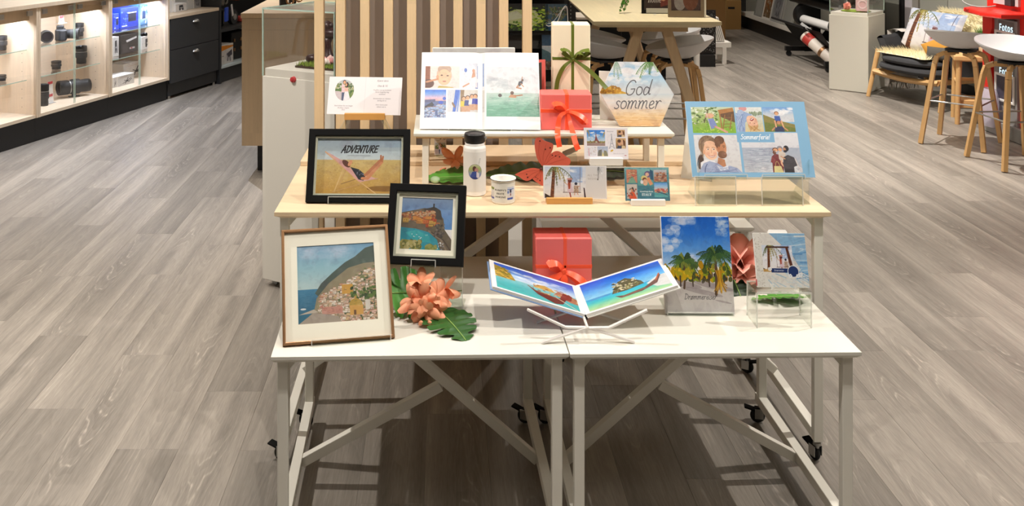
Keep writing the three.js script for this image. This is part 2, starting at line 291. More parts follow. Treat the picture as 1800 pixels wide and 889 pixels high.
{ // the long wooden table
  const cx = 0.3165, w = 1.601, dep = 0.8, h = 0.74, z0 = -2.943 - dep / 2, t = thing('wooden_table', 'long pale wooden display table with white steel legs behind the low white tables', 'table', [cx, 0, z0]);
  part(t, 'table_top', slab(w, dep, h, 0.022, 0.022, M.tableWood, 0), M.tableWood);
  const lx = w / 2 - 0.024, zf = dep / 2 - 0.045, zr = -dep / 2 + 0.045;
  for (const sx of [-1, 1]) {
    for (const z of [zf, zr]) {
      part(t, 'leg', [rbox(0.026, h - 0.022 - 0.062, 0.026, 0.002, [sx * lx, (h - 0.022 + 0.062) / 2, z]), prism([[0, 0], [0.028, 0], [0, -0.032]].map(([a, b]) => [-sx * a, b]), 0.004, [sx * (lx - 0.012), h - 0.0225, z])], M.whiteMetal);
      addCaster(t, sx * lx, z, sx < 0 ? (z > 0 ? 2.75 : 2.9) : (z > 0 ? 1.9 : 2.2));
    }
    part(t, 'side_rail', rbox(0.027, 0.028, dep - 0.12, 0.002, [sx * lx, 0.0805, 0]), M.whiteMetal);
    part(t, 'brace', bar([sx * (lx - 0.01), 0.11, 0], [0.1 * (sx > 0 ? 1 : 0.75), h - 0.03, 0], 0.026, 0.03), M.whiteMetal);
  }
  const bd = solo('wooden_step', rbox(1.6, 0.016, 0.245, 0.002, [0, 0.008, 0]), M.tableWood, 'long low pale wooden board lying along the back of the wooden table', 'board', [cx, h, -3.6]);
  const r = thing('white_riser', 'small white bench riser with grey legs standing on the wooden table', 'riser', [X(956.5, 3.222), h, -3.372]);
  part(r, 'riser_top', slab(0.822, 0.3, 0.165, 0.012, 0.006, M.whiteTop), M.whiteTop);
  part(r, 'core', box(0.806, 0.004, 0.286, [0, 0.151, 0]), M.oakX);
  for (const sx of [-1, 1]) for (const z of [0.115, -0.118]) part(r, 'leg', rbox(0.02, 0.148 - (z < 0 ? 0.016 : 0), 0.02, 0.002, [sx * 0.374, (0.148 + (z < 0 ? 0.016 : 0)) / 2, z]), M.whiteMetal);
}
{ // slatted screen in front of a brown panel
  const t = thing('slat_screen', 'vertical pale wooden slat screen backed by a brown panel behind the wooden table', 'screen', [0, 0, -3.84]);
  for (const px of [560.5, 598.5, 641, 682.5, 723.5, 764.5, 805, 845.5, 885.5, 927]) part(t, 'slat', rbox(0.034, CEIL - 0.02, 0.05, 0.0015, [X(px, 3.82), CEIL / 2, 0]), M.slat);
  part(t, 'back_panel', box(X(880, 3.9) - X(590, 3.9), CEIL - 0.01, 0.05, [(X(880, 3.9) + X(590, 3.9)) / 2, CEIL / 2, -0.07]), M.panel);
}
{ // service counter
  const t = thing('service_counter', 'pale wooden service counter on a black plinth behind the glass topped pedestal', 'counter', [0, 0, 0]), x0 = X(425, 6.2), x1 = 0.3, d = 2.2;
  const cx = (x0 + x1) / 2, w = x1 - x0;
  part(t, 'worktop', rbox(w + 0.01, 0.03, d, 0.002, [cx, 0.972, -(6.19 + d / 2)]), M.oakShade);
  part(t, 'front_panel', [box(w, 0.07, 0.02, [cx, 0.92, -6.21]), box(w, 0.7, 0.02, [cx, 0.534, -6.21])], M.counter);
  part(t, 'side_panel', box(0.02, 0.77, d - 0.03, [x0 + 0.01, 0.57, -(6.22 + d / 2)]), M.counter);
  part(t, 'plinth', box(w - 0.1, 0.19, d - 0.1, [cx + 0.02, 0.095, -(6.29 + d / 2)]), M.black);
}
{ // pedestal with glass case; its front turned 30 degrees
  const t = thing('glass_case_pedestal', 'grey white pedestal on casters with a glass case holding a grass mat', 'pedestal', [-0.513, 0, -4.46], R(-30)), w = 0.381;
  part(t, 'plinth', rbox(w, 0.87, w, 0.003, [0, 0.465, 0]), M.offWhite);
  part(t, 'cap', rbox(w - 0.016, 0.035, w - 0.016, 0.003, [0, 0.916, 0]), M.offWhite);
  for (const sx of [-1, 1]) for (const sz of [-1, 1]) part(t, 'caster', [cyl(0.014, 0.014, 0.012, [sx * 0.15, 0.014, sz * 0.15], [Math.PI / 2, 0, 0])], M.steel);
  const g = t, H0 = 0.9, H1 = 1.185, m = (H0 + H1) / 2, hh = H1 - H0, s = w / 2 - 0.003;
  for (const [name, geo] of [['glass_pane', box(w - 0.006, hh, 0.004, [0, m, s])], ['glass_pane', box(w - 0.006, hh, 0.004, [0, m, -s])], ['glass_pane', box(0.004, hh, w - 0.014, [s, m, 0])], ['glass_pane', box(0.004, hh, w - 0.014, [-s, m, 0])], ['glass_pane', box(w, 0.004, w, [0, H1 + 0.002, 0])]]) part(g, name, geo, M.glass);
  const e = []; for (const sx of [-1, 1]) { for (const sz of [-1, 1]) e.push(box(0.005, hh, 0.005, [sx * (s + 0.001), m, sz * (s + 0.001)])); e.push(box(0.005, 0.006, w, [sx * (s + 0.002), H1 + 0.003, 0]), box(w, 0.006, 0.005, [0, H1 + 0.003, sx * (s + 0.002)])); }
  part(g, 'glass_edge', e, M.glassEdge);
  part(t, 'lock_button', [cyl(0.011, 0.013, 0.012, [-0.02, 0.898, w / 2 + 0.006], [Math.PI / 2, 0, 0]), cyl(0.006, 0.006, 0.006, [-0.02, 0.898, w / 2 + 0.013], [Math.PI / 2, 0, 0])], M.redPlastic, 'round red lock button');
  // grass mat: a mat of blades
  const mat = thing('grass_mat', 'square artificial grass mat inside the glass case', 'grass mat', V(-0.47, 0.9345, -4.44), R(-30));
  part(mat, 'backing', box(0.24, 0.008, 0.24, [0, 0.004, 0]), plain(0x3b2a1a, 0.9));
  const bl = []; for (let i = 0; i < 1500; i++) { const x = rr(-0.12, 0.12), z = rr(-0.12, 0.12), h = rr(0.012, 0.022), a = rr(0, 6.28); bl.push(new THREE.BufferGeometry().setAttribute('position', new THREE.Float32BufferAttribute([x + 0.002 * Math.cos(a), 0.008, z + 0.002 * Math.sin(a), x - 0.002 * Math.cos(a), 0.008, z - 0.002 * Math.sin(a), x + rr(-0.008, 0.008), 0.008 + h, z + rr(-0.008, 0.008)], 3))); }
  part(mat, 'grass_blades', bl, M.grass).userData.kind = 'stuff';
  const fig = thing('dark_figure', 'small dark maroon sitting figure on the grass mat in the glass case', 'figurine', V(-0.497, 0.9431, -4.43), R(-20));
  const dk = plain(0x331618, 0.35);
  part(fig, 'figure_body', [lathe([[0, 0], [0.035, 0.004], [0.04, 0.02], [0.02, 0.05], [0.014, 0.09], [0.022, 0.11], [0, 0.12]], [0, 0, 0]), ball(0.026, [-0.075, 0.02, 0], [1.2, 0.8, 0.8]), ball(0.035, [0.02, 0.135, 0], [1.25, 0.7, 0.9]), ball(0.026, [0.0, 0.165, 0], [1, 0.9, 0.9]), rod([-0.06, 0.02, 0], [0, 0.05, 0], 0.014, 0.016)], dk);
  for (const [i, [x, y, z, c]] of [[0.012, 0.012, 0.05, 0xe7a7a8], [0.036, 0.02, 0.045, 0xf2cfc8], [0.03, 0.01, 0.075, 0xf4e6de], [0.05, 0.012, 0.06, 0xdf9a9a]].entries()) {
    const f = []; for (let k = 0; k < 6; k++) f.push(ball(0.009, [x + 0.01 * Math.cos(k), y + 0.012 + 0.004 * Math.sin(k * 2), z + 0.01 * Math.sin(k)], [1, 1.3, 0.6], [0, k, 0.4], 8));
    solo('pink_blossom', f, plain(c, 0.7), ['rose pink blossom nearest the dark figure in the glass case', 'pale pink blossom behind the white one in the glass case', 'white blossom in front in the glass case', 'deep pink blossom at the glass edge in the case'][i], 'flower', V(-0.497, 0.9425, -4.43), R(-20), 'blossoms in the glass case');
  }
}

// ---------------------------------------------------------------- print: what the cards, books and pictures show (flat ink on paper; the open spread also carries painted fold shade)
function paper(w, h, f, bg = '#f4f2ef') { const k = document.createElement('canvas'); k.width = w; k.height = h; const c = k.getContext('2d'); c.fillStyle = bg; c.fillRect(0, 0, w, h); f(c, w, h); return tex(k); }
function photo(c, x, y, w, h, f) {                                 // f draws in a unit square, clipped to the photo
  c.save(); c.beginPath(); c.rect(x, y, w, h); c.clip(); c.translate(x, y); c.scale(w, h);
  const q = {
    c,
    sky(stops, x0 = 0, y0 = 0, x1 = 1, y1 = 1) { const g = c.createLinearGradient(0, y0, 0, y1); stops.forEach((s, i) => g.addColorStop(i / (stops.length - 1), s)); c.fillStyle = g; c.fillRect(x0, y0, x1 - x0, y1 - y0); },
    box(x0, y0, w0, h0, col) { c.fillStyle = col; c.fillRect(x0, y0, w0, h0); },
    poly(p, col) { c.fillStyle = col; c.beginPath(); p.forEach((v, i) => (i ? c.lineTo(...v) : c.moveTo(...v))); c.closePath(); c.fill(); },
    el(cx, cy, rx, ry, col, rot = 0) { c.fillStyle = col; c.beginPath(); c.ellipse(cx, cy, rx, ry, rot, 0, 7); c.fill(); },
    line(p, wd, col) { c.strokeStyle = col; c.lineWidth = wd; c.lineCap = 'round'; c.lineJoin = 'round'; c.beginPath(); p.forEach((v, i) => (i ? c.lineTo(...v) : c.moveTo(...v))); c.stroke(); },
    curve(a, b, d, wd, col) { c.strokeStyle = col; c.lineWidth = wd; c.lineCap = 'round'; c.beginPath(); c.moveTo(...a); c.quadraticCurveTo(...b, ...d); c.stroke(); },
    dots(n, x0, y0, x1, y1, s0, s1, cols, flatness = 1) { for (let i = 0; i < n; i++) q.el(rr(x0, x1), rr(y0, y1), rr(s0, s1), rr(s0, s1) * flatness, cols[Math.floor(rnd() * cols.length)], rr(0, 3)); },
    dashes(n, x0, y0, x1, y1, len, wd, cols) { for (let i = 0; i < n; i++) { const a = rr(x0, x1), b = rr(y0, y1); q.line([[a, b], [a + rr(len / 3, len), b]], wd, cols[Math.floor(rnd() * cols.length)]); } },
    houses(n, inside, s0, s1, cols) { for (let i = 0, k = 0; k < n && i < n * 20; i++) { const a = rnd(), b = rnd(); if (!inside(a, b)) continue; k++; const s = rr(s0, s1), t = s * rr(0.7, 1.3); q.box(a, b, s * 1.3, t, cols[Math.floor(rnd() * cols.length)]); q.box(a, b - t * 0.18, s * 1.3, t * 0.2, 'rgba(150,90,60,.55)'); q.box(a, b + t * 0.75, s * 1.3, t * 0.3, 'rgba(70,60,50,.35)'); for (let m = 0; m < 2; m++) q.box(a + s * (0.25 + 0.5 * m), b + t * 0.3, s * 0.14, t * 0.22, 'rgba(60,50,50,.7)'); } },
    frond(x0, y0, x1, y1, len, col, n = 14, wd = 0.006) { const dx = x1 - x0, dy = y1 - y0; q.curve([x0, y0], [x0 + dx * 0.6, y0 + dy * 0.15], [x1, y1], wd * 1.4, col); for (let i = 1; i < n; i++) { const t = i / n, a = 1 - t, px = a * a * x0 + 2 * a * t * (x0 + dx * 0.6) + t * t * x1, py = a * a * y0 + 2 * a * t * (y0 + dy * 0.15) + t * t * y1, l = len * (1 - t * 0.6); q.line([[px, py], [px - l * 0.35 * Math.sign(dx || 1), py + l]], wd, col); q.line([[px, py], [px + l * 0.45 * Math.sign(dx || 1), py + l * 0.6]], wd, col); } },
    clouds(n, x0, y0, x1, y1, s, col = 'rgba(255,255,255,.35)') { for (let i = 0; i < n; i++) { const a = rr(x0, x1), b = rr(y0, y1); for (let k = 0; k < 7; k++) q.el(a + rr(-s, s), b + rr(-s, s) * 0.4, s * rr(0.3, 0.7), s * rr(0.15, 0.35), col); } },
    head(x, y, r, skin, hair, side = 0) { q.el(x, y - r * 0.18, r * 1.08, r * 1.12, hair); q.el(x + side * r * 0.28, y + r * 0.12, r * 0.82, r * 0.95, skin); },
    body(x, y, s, shirt, skin, hair, pants) { q.poly([[x - s * 0.2, y + s * 0.18], [x + s * 0.2, y + s * 0.18], [x + s * 0.24, y + s * 0.6], [x - s * 0.24, y + s * 0.6]], shirt); q.poly([[x - s * 0.2, y + s * 0.58], [x + s * 0.2, y + s * 0.58], [x + s * 0.16, y + s], [x - s * 0.16, y + s]], pants); q.head(x, y, s * 0.14, skin, hair); },
  };
  f(q);
  for (let i = 0; i < 260; i++) { const s = rr(0.008, 0.06); q.el(rnd(), rnd(), s * rr(0.6, 2), s * rr(0.3, 1), i % 2 ? 'rgba(255,250,240,.032)' : 'rgba(20,15,25,.032)', rr(0, 3)); }   // the unevenness of a photograph
  c.restore();
}
// a hand-written alphabet: strokes in a box 0.7 wide, 1 high (baseline at y = 1, x-height at 0.45)
const SCRIPT = {
  G: [0.66, 'M.6 .2Q.5 -.02 .28 .12Q-.02 .4 .06 .8Q.12 1.06 .36 .98Q.54 .9 .58 .6L.34 .62'], o: [0.46, 'M.26 .48Q.06 .46 .04 .76Q.06 1.02 .24 .98Q.42 .9 .4 .66Q.36 .46 .24 .5'], d: [0.5, 'M.36 .56Q.14 .36 .05 .72Q.04 1.02 .18 .98Q.34 .92 .4 .6L.52 .02Q.4 .6 .38 .86Q.4 1 .48 .92'],
  s: [0.4, 'M.36 .54Q.26 .42 .16 .52Q.1 .64 .22 .72Q.36 .82 .26 .94Q.14 1.04 .02 .92'], m: [0.72, 'M.04 .5Q.12 .42 .12 .56L.04 .98Q.12 .56 .28 .46Q.38 .46 .34 .64L.28 .98Q.36 .56 .5 .46Q.62 .44 .58 .66Q.5 .96 .66 .94'], e: [0.42, 'M.06 .76Q.36 .72 .34 .54Q.26 .4 .12 .56Q0 .82 .12 .96Q.26 1.02 .38 .86'], r: [0.42, 'M.06 .5Q.14 .42 .13 .58L.06 .98Q.12 .6 .26 .48Q.34 .42 .4 .52'],
  D: [0.66, 'M.22 .08Q.16 .5 .08 .98Q.62 .92 .6 .42Q.52 .04 .06 .1'], 'ø': [0.48, 'M.26 .48Q.06 .46 .04 .76Q.06 1.02 .24 .98Q.42 .9 .4 .66Q.36 .46 .24 .5M.42 .42L.02 1.04'], i: [0.22, 'M.12 .5Q.06 .76 .06 .9Q.08 1 .18 .92M.17 .26L.18 .3'], S: [0.52, 'M.48 .2Q.34 .02 .18 .16Q.08 .36 .28 .5Q.48 .68 .32 .9Q.16 1.06 0 .9'], f: [0.4, 'M.42 .16Q.3 -.04 .22 .3L.08 1.2M.06 .52L.36 .5'], '!': [0.24, 'M.2 .06L.12 .7M.1 .94L.1 .97'],
  A: [0.62, 'M.02 1L.4 .02L.5 1M.1 .66L.52 .6'], V: [0.56, 'M.06 .06L.2 .98L.58 0'], E: [0.5, 'M.5 .06L.16 .08L.08 .94L.46 .92M.14 .5L.42 .46'], N: [0.6, 'M.04 1L.16 .06L.42 .96L.56 0'], T: [0.52, 'M0 .12L.58 .02M.3 .08L.18 1'], U: [0.58, 'M.12 .06Q-.02 .98 .2 .96Q.44 .96 .54 .04'], R: [0.58, 'M.04 1L.16 .06Q.56 -.02 .5 .28Q.4 .5 .14 .52L.5 1'], K: [0.5, ''], ' ': [0.3, ''],
};
function script(c, text, x, y, size, col, weight, slant = 0.12, center = true) {
  let w = 0; for (const ch of text) w += (SCRIPT[ch] ?? SCRIPT.o)[0] * size;
  let px = center ? x - w / 2 : x;
  for (const ch of text) { const [adv, d] = SCRIPT[ch] ?? SCRIPT.o; if (d) { c.save(); c.transform(size, 0, -slant * size, size, px + slant * size, y - size); c.strokeStyle = col; c.lineWidth = weight / size; c.lineCap = c.lineJoin = 'round'; c.stroke(new Path2D(d)); c.restore(); } px += adv * size; }
}
function type(c, text, x, y, px, col, font = 'sans-serif', style = '', align = 'center') { c.fillStyle = col; c.font = `${style} ${px}px ${font}`; c.textAlign = align; c.fillText(text, x, y); }

const SKIN = '#e3a97f', TAN = '#c9814f';
const swing = (q, mono) => {                                       // two on a rope swing between palms
  q.sky(mono ? ['#d8d8da', '#e6e4e2'] : ['#cfd8ea', '#e6e6ec', '#efe9e4']); if (!mono) q.box(0.62, 0, 0.3, 0.5, 'rgba(120,160,220,.55)');
  q.clouds(6, 0, 0.05, 1, 0.5, 0.1, 'rgba(255,255,255,.4)');
  const tr = mono ? '#555' : '#6b3c22';
  q.poly([[0.13, 1], [0.22, 1], [0.27, 0], [0.2, 0]], tr); q.dashes(24, 0.15, 0.05, 0.21, 1, 0.05, 0.012, ['rgba(40,20,10,.5)', 'rgba(220,150,80,.6)']); q.poly([[0, 0.85], [0.2, 1], [0, 1]], '#3a2c26');
  for (const [x, y, l] of [[0.02, 0.42, 0.1], [0.1, 0.3, 0.12], [0.38, 0.42, 0.12], [0.5, 0.5, 0.13], [0.68, 0.4, 0.1], [0.3, 0.6, 0.09]]) q.frond(0.24, -0.04, x, y, l, mono ? '#777' : ['#7d7433', '#5f6a3a', '#a79a4c'][Math.floor(rnd() * 3)], 9, 0.012);
  if (mono) return;
  q.line([[0.47, 0.2], [0.47, 0.82]], 0.008, '#5a4038'); q.line([[0.87, 0], [0.85, 0.82]], 0.009, '#4a3a4a'); q.line([[0.45, 0.82], [0.87, 0.82]], 0.02, '#4a3028');
  q.poly([[0.55, 0.56], [0.66, 0.52], [0.7, 0.82], [0.55, 0.82]], '#d9c2cd'); q.poly([[0.56, 0.5], [0.63, 0.5], [0.62, 0.7], [0.58, 0.72]], '#a5462a'); q.el(0.61, 0.45, 0.05, 0.06, '#6a2d22'); q.el(0.61, 0.39, 0.07, 0.03, '#c98a80'); q.line([[0.48, 0.5], [0.56, 0.58]], 0.02, '#d9a58a'); q.line([[0.61, 0.83], [0.63, 0.97]], 0.03, '#8e3a34');
  q.el(0.76, 0.54, 0.035, 0.045, '#26283a'); q.poly([[0.71, 0.6], [0.81, 0.6], [0.83, 0.81], [0.7, 0.81]], '#b59b86'); q.dots(14, 0.71, 0.62, 0.82, 0.8, 0.006, 0.014, ['#7a5a4a', '#e0d0c0']); q.line([[0.82, 0.64], [0.86, 0.6]], 0.018, '#d9a58a'); q.line([[0.73, 0.83], [0.72, 0.9]], 0.02, '#d9a58a'); q.line([[0.79, 0.83], [0.81, 0.9]], 0.02, '#d9a58a');
  q.poly([[0.94, 0.66], [0.97, 0.68], [1, 1], [0.96, 1]], '#3a2430');
};
const wedding = (q) => { q.sky(['#b9c2c8', '#c8c6b4', '#7d8f52', '#5d7a3a']); q.poly([[0, 0.5], [0.5, 0.62], [0.62, 1], [0, 1]], '#cdbfc2'); q.dots(60, 0, 0.2, 1, 0.42, 0.02, 0.06, ['#4d6a32', '#6b7f3e', '#a8a56a', '#39562a']); q.dots(40, 0.55, 0.45, 1, 0.95, 0.02, 0.06, ['#54763a', '#7f9a4e', '#3f6130']); q.box(0, 0.44, 0.4, 0.1, '#55753a');
  q.poly([[0.33, 0.2], [0.5, 0.24], [0.5, 0.62], [0.34, 0.62]], '#eac9cd'); q.poly([[0.36, 0.6], [0.5, 0.6], [0.46, 1], [0.37, 1]], '#4f5a78'); q.head(0.47, 0.12, 0.08, SKIN, '#4a3430'); q.el(0.62, 0.24, 0.07, 0.13, '#3c2621'); q.el(0.57, 0.24, 0.05, 0.07, SKIN); q.poly([[0.5, 0.4], [0.68, 0.36], [0.7, 0.56], [0.5, 0.58]], '#efb9a6'); q.poly([[0.52, 0.55], [0.7, 0.55], [0.86, 1], [0.46, 1]], '#ece9ef'); q.line([[0.4, 0.36], [0.62, 0.42]], 0.06, '#efbfb2'); };
const PRINT = {
  adventure: () => paper(640, 400, (c) => {
    photo(c, 0, 0, 640, 400, (q) => { q.sky(['#a9bccb', '#b7c8d2', '#c6d2d4'], 0, 0, 1, 0.4); q.box(0.5, 0.03, 0.5, 0.14, 'rgba(120,160,200,.25)'); q.sky(['#cdb676', '#c9a860', '#bd9142'], 0, 0.39, 1, 1); q.dots(420, 0, 0.42, 1, 1, 0.004, 0.014, ['rgba(230,200,130,.5)', 'rgba(140,100,50,.35)', 'rgba(170,125,60,.45)'], 0.4); q.el(0.8, 0.9, 0.2, 0.05, 'rgba(110,70,25,.6)');
      q.line([[0.33, 0.5], [0.22, 0.96]], 0.014, '#d6b47a'); q.line([[0.36, 0.52], [0.26, 0.9]], 0.012, '#c29a60'); q.line([[0.3, 0.82], [0.5, 0.72]], 0.012, '#8d6a44'); q.line([[0.44, 0.7], [0.7, 0.98]], 0.014, '#d9b37c'); q.line([[0.1, 0.25], [0.52, 0.78]], 0.02, '#d8a982'); q.poly([[0.12, 0.25], [0.34, 0.44], [0.55, 0.78], [0.5, 0.77]], '#d7a39e'); q.line([[0.52, 0.78], [0.72, 0.72]], 0.014, '#c99c8c'); q.poly([[0.52, 0.78], [0.6, 0.66], [0.7, 0.72]], '#d9aba4'); q.line([[0.2, 0.96], [0.56, 0.8]], 0.012, '#c8a067');
      q.el(0.35, 0.46, 0.036, 0.075, '#5b3427', -0.5); q.el(0.395, 0.45, 0.022, 0.055, '#d7986e', 0.3); q.poly([[0.4, 0.52], [0.5, 0.56], [0.58, 0.66], [0.56, 0.76], [0.5, 0.74]], '#262a33'); q.dots(12, 0.47, 0.58, 0.56, 0.66, 0.004, 0.01, ['#8d93a5', '#5c6273']); q.line([[0.55, 0.72], [0.6, 0.72], [0.76, 0.43]], 0.05, '#cf8a60'); q.line([[0.58, 0.66], [0.75, 0.4]], 0.04, '#b9764e'); q.line([[0.77, 0.42], [0.78, 0.33]], 0.022, '#b5714a'); q.line([[0.755, 0.4], [0.755, 0.31]], 0.018, '#a8663f'); });
    script(c, 'ADVENTURE', 318, 106, 53, '#0c0c12', 8.5, 0.24); type(c, 'SOUVENIRS FROM SUNNIER SHORES', 318, 130, 10, '#8b9094', 'sans-serif', 'bold');
  }),
  coast: () => paper(640, 680, (c) => photo(c, 0, 0, 640, 680, (q) => {
    q.sky(['#6f9fc2', '#8fbccb', '#b7cfd0'], 0, 0, 1, 0.57); q.clouds(9, 0.05, 0.02, 0.6, 0.12, 0.16, 'rgba(225,228,235,.07)'); q.sky(['#3c7fa3', '#2d6b8c', '#2a6a80'], 0, 0.565, 1, 1); q.dashes(60, 0, 0.58, 0.3, 0.9, 0.08, 0.003, ['rgba(120,170,190,.4)', 'rgba(20,60,90,.35)']);
    q.poly([[0.22, 0.62], [0.3, 0.5], [0.45, 0.37], [0.62, 0.24], [0.74, 0.18], [0.88, 0.07], [1, 0.04], [1, 0.7], [0.3, 0.7]], '#46574f'); for (let i = 0; i < 300; i++) { const a = rr(0.3, 1), b = rr(0.1, 0.6); if (b > 0.66 - 0.72 * (a - 0.22)) q.el(a, b, rr(0.008, 0.025), rr(0.008, 0.02), ['rgba(60,80,68,.5)', 'rgba(100,115,105,.35)', 'rgba(40,60,52,.5)'][i % 3]); }
    const in1 = (a, b) => a > 0.24 + (1 - b) * 0.0 && b > 0.64 - 0.5 * (a - 0.24) + 0.02 && b > 0.27; q.poly([[0.24, 0.68], [0.4, 0.5], [0.65, 0.32], [0.85, 0.27], [1, 0.26], [1, 1], [0.02, 1], [0.2, 0.85]], '#8d8468'); for (let i = 0; i < 170; i++) { const a = rr(0.26, 1), b = rr(0.3, 0.98); if (b > 0.74 - 0.62 * (a - 0.24)) q.el(a, b, rr(0.012, 0.034), rr(0.01, 0.026), ['#4f6238', '#6f7c4c', '#3d5230', '#9a8f6a'][i % 4]); }
    q.houses(760, in1, 0.014, 0.03, ['#e2d2bc', '#efe4d4', '#d4b698', '#d9bc8a', '#e4c2b2', '#c4a68c', '#f4ecdf', '#cf9a7c']); q.box(0.56, 0.53, 0.14, 0.12, '#c9983f'); q.houses(14, (a, b) => a > 0.56 && a < 0.68 && b > 0.53 && b < 0.62, 0.02, 0.03, ['#d7a64a', '#bd8c38']); q.dots(50, 0.68, 0.58, 1, 0.72, 0.012, 0.03, ['#3f5a28', '#5b7433', '#2f4620']);
    q.box(0.3, 0.8, 0.26, 0.09, '#c58d7c'); q.houses(20, (a, b) => a > 0.28 && a < 0.54 && b > 0.78 && b < 0.86, 0.02, 0.03, ['#d39a8a', '#c98878']); q.el(0.73, 0.8, 0.085, 0.085, '#b1913c'); q.dashes(16, 0.66, 0.74, 0.8, 0.86, 0.03, 0.004, ['rgba(90,110,60,.6)', 'rgba(215,180,90,.6)']); q.box(0.65, 0.8, 0.17, 0.12, '#cf9f52'); q.box(0.72, 0.68, 0.02, 0.05, '#b1913c'); q.box(0.7, 0.86, 0.03, 0.06, '#6a4a2c'); q.box(0.85, 0.74, 0.06, 0.12, '#d8d2c6'); q.poly([[0, 1], [0.2, 0.86], [0.5, 0.92], [0.55, 1]], '#a59a8c'); q.poly([[0.01, 0.88], [0.2, 0.82], [0.26, 0.86]], '#bdb2a2'); q.el(0.07, 0.81, 0.035, 0.012, '#dfe6e6');
  })),
  harbour: () => paper(512, 512, (c) => photo(c, 0, 0, 512, 512, (q) => {
    q.sky(['#8fa6c6', '#6f98cc', '#5b8fca'], 0, 0, 1, 0.6); q.poly([[0, 0.3], [0.45, 0.2], [0.7, 0.24], [0.82, 0.4], [0.85, 0.6], [1, 0.8], [1, 1], [0, 1]], '#6a5f4e'); q.poly([[0.42, 0.22], [0.56, 0.19], [0.62, 0.17], [0.68, 0.19], [0.76, 0.24], [0.8, 0.42], [0.6, 0.4]], '#4c4640'); q.box(0.61, 0.11, 0.03, 0.08, '#3c3a38');
    q.houses(240, (a, b) => a < 0.64 && b > 0.24 && b < 0.44 && b > 0.3 - a * 0.12, 0.018, 0.036, ['#c98a52', '#d4a46a', '#b5633c', '#caa98a', '#d9b48c', '#a9543a']); q.houses(26, (a, b) => a < 0.66 && b > 0.36 && b < 0.52 && b < 0.4 + a * 0.2, 0.05, 0.09, ['#c46a3c', '#d08a40', '#b9502f', '#c9a04c']); q.poly([[0.0, 0.58], [0.3, 0.6], [0.55, 0.66], [0.72, 0.8], [0.78, 1], [0, 1]], '#2f93a5'); q.poly([[0.1, 0.68], [0.3, 0.62], [0.56, 0.72], [0.6, 0.85], [0.3, 0.85]], '#3aa9b0'); q.line([[0.55, 0.64], [0.78, 0.78], [0.9, 1]], 0.035, '#8a7a68'); q.line([[0.6, 0.66], [0.84, 0.8], [0.98, 1]], 0.02, '#4c4238'); q.dots(14, 0.66, 0.84, 0.84, 0.98, 0.012, 0.024, ['#e2e4e6', '#b9bcc4', '#8a90a0'], 0.5); q.dots(10, 0.2, 0.7, 0.55, 0.88, 0.008, 0.016, ['#dce4e6', '#c2d2d8'], 0.5); q.dots(90, 0, 0.84, 0.4, 1, 0.02, 0.05, ['#8d8a44', '#a59c58', '#6a7038', '#b3a870']); q.dots(40, 0.5, 0.9, 0.7, 1, 0.015, 0.035, ['#7f8a44', '#9a9a58']); q.dots(40, 0.66, 0.5, 0.84, 0.74, 0.012, 0.026, ['#55504a', '#7b746a', '#3f3a36']);
  })),
  invitation: () => paper(512, 256, (c) => { c.save(); c.beginPath(); c.ellipse(112, 92, 66, 72, 0, 0, 7); c.clip(); photo(c, 46, 20, 132, 146, wedding); c.restore(); c.fillStyle = 'rgba(120,110,120,.12)'; c.fillRect(256, 0, 3, 256);
    c.font = 'italic 11px serif'; for (const [t, y] of [['Med hilsen fra oss begge', 202], ['Bryllup i hagen', 216], ['2022', 229]]) type(c, t, 112, y, 11, '#5c5660', 'serif', 'italic'); for (const [t, y, s] of [['Kjære dere', 30, 15], ['Oss & Vi', 66, 18], ['Vi gifter oss og inviterer', 92, 11], ['til en hyggelig dag', 106, 11], ['sammen', 120, 11], ['Seremonien er i kirken', 150, 11], ['lørdag kl 14', 164, 11], ['Svar innen juni', 192, 11], ['hilsen oss to', 206, 11]]) type(c, t, 376, y, s, '#5c5660', 'serif', 'italic'); }, '#f6eff1'),
  spread: () => paper(1024, 684, (c) => { const g = c.createLinearGradient(500, 0, 560, 0); g.addColorStop(0, 'rgba(180,178,178,0)'); g.addColorStop(0.3, 'rgba(170,168,170,.35)'); g.addColorStop(1, 'rgba(180,178,178,0)'); c.fillStyle = g; c.fillRect(490, 0, 80, 684);  // soft grey band: shade of the fold painted into the spread
    photo(c, 36, 128, 298, 196, (q) => { q.sky(['#e4dcd6', '#dcd4d0']); q.box(0, 0, 0.14, 1, '#8c4a2c'); q.el(0.1, 0.8, 0.16, 0.2, '#5d3324'); q.el(0.55, 0.42, 0.22, 0.46, '#d9b59a'); q.el(0.56, 0.14, 0.2, 0.2, '#b99a84'); q.el(0.55, 0.5, 0.19, 0.36, '#ebbb95'); q.el(0.48, 0.42, 0.035, 0.03, '#5b4033'); q.el(0.65, 0.44, 0.035, 0.03, '#5b4033'); q.el(0.56, 0.7, 0.055, 0.03, '#b56a5c'); q.el(0.36, 0.5, 0.04, 0.09, '#d79c76'); q.line([[0.05, 0.72], [0.36, 0.6]], 0.08, '#c98a62'); q.poly([[0.4, 0.9], [0.8, 0.96], [0.85, 1], [0.36, 1]], '#b9a044'); });
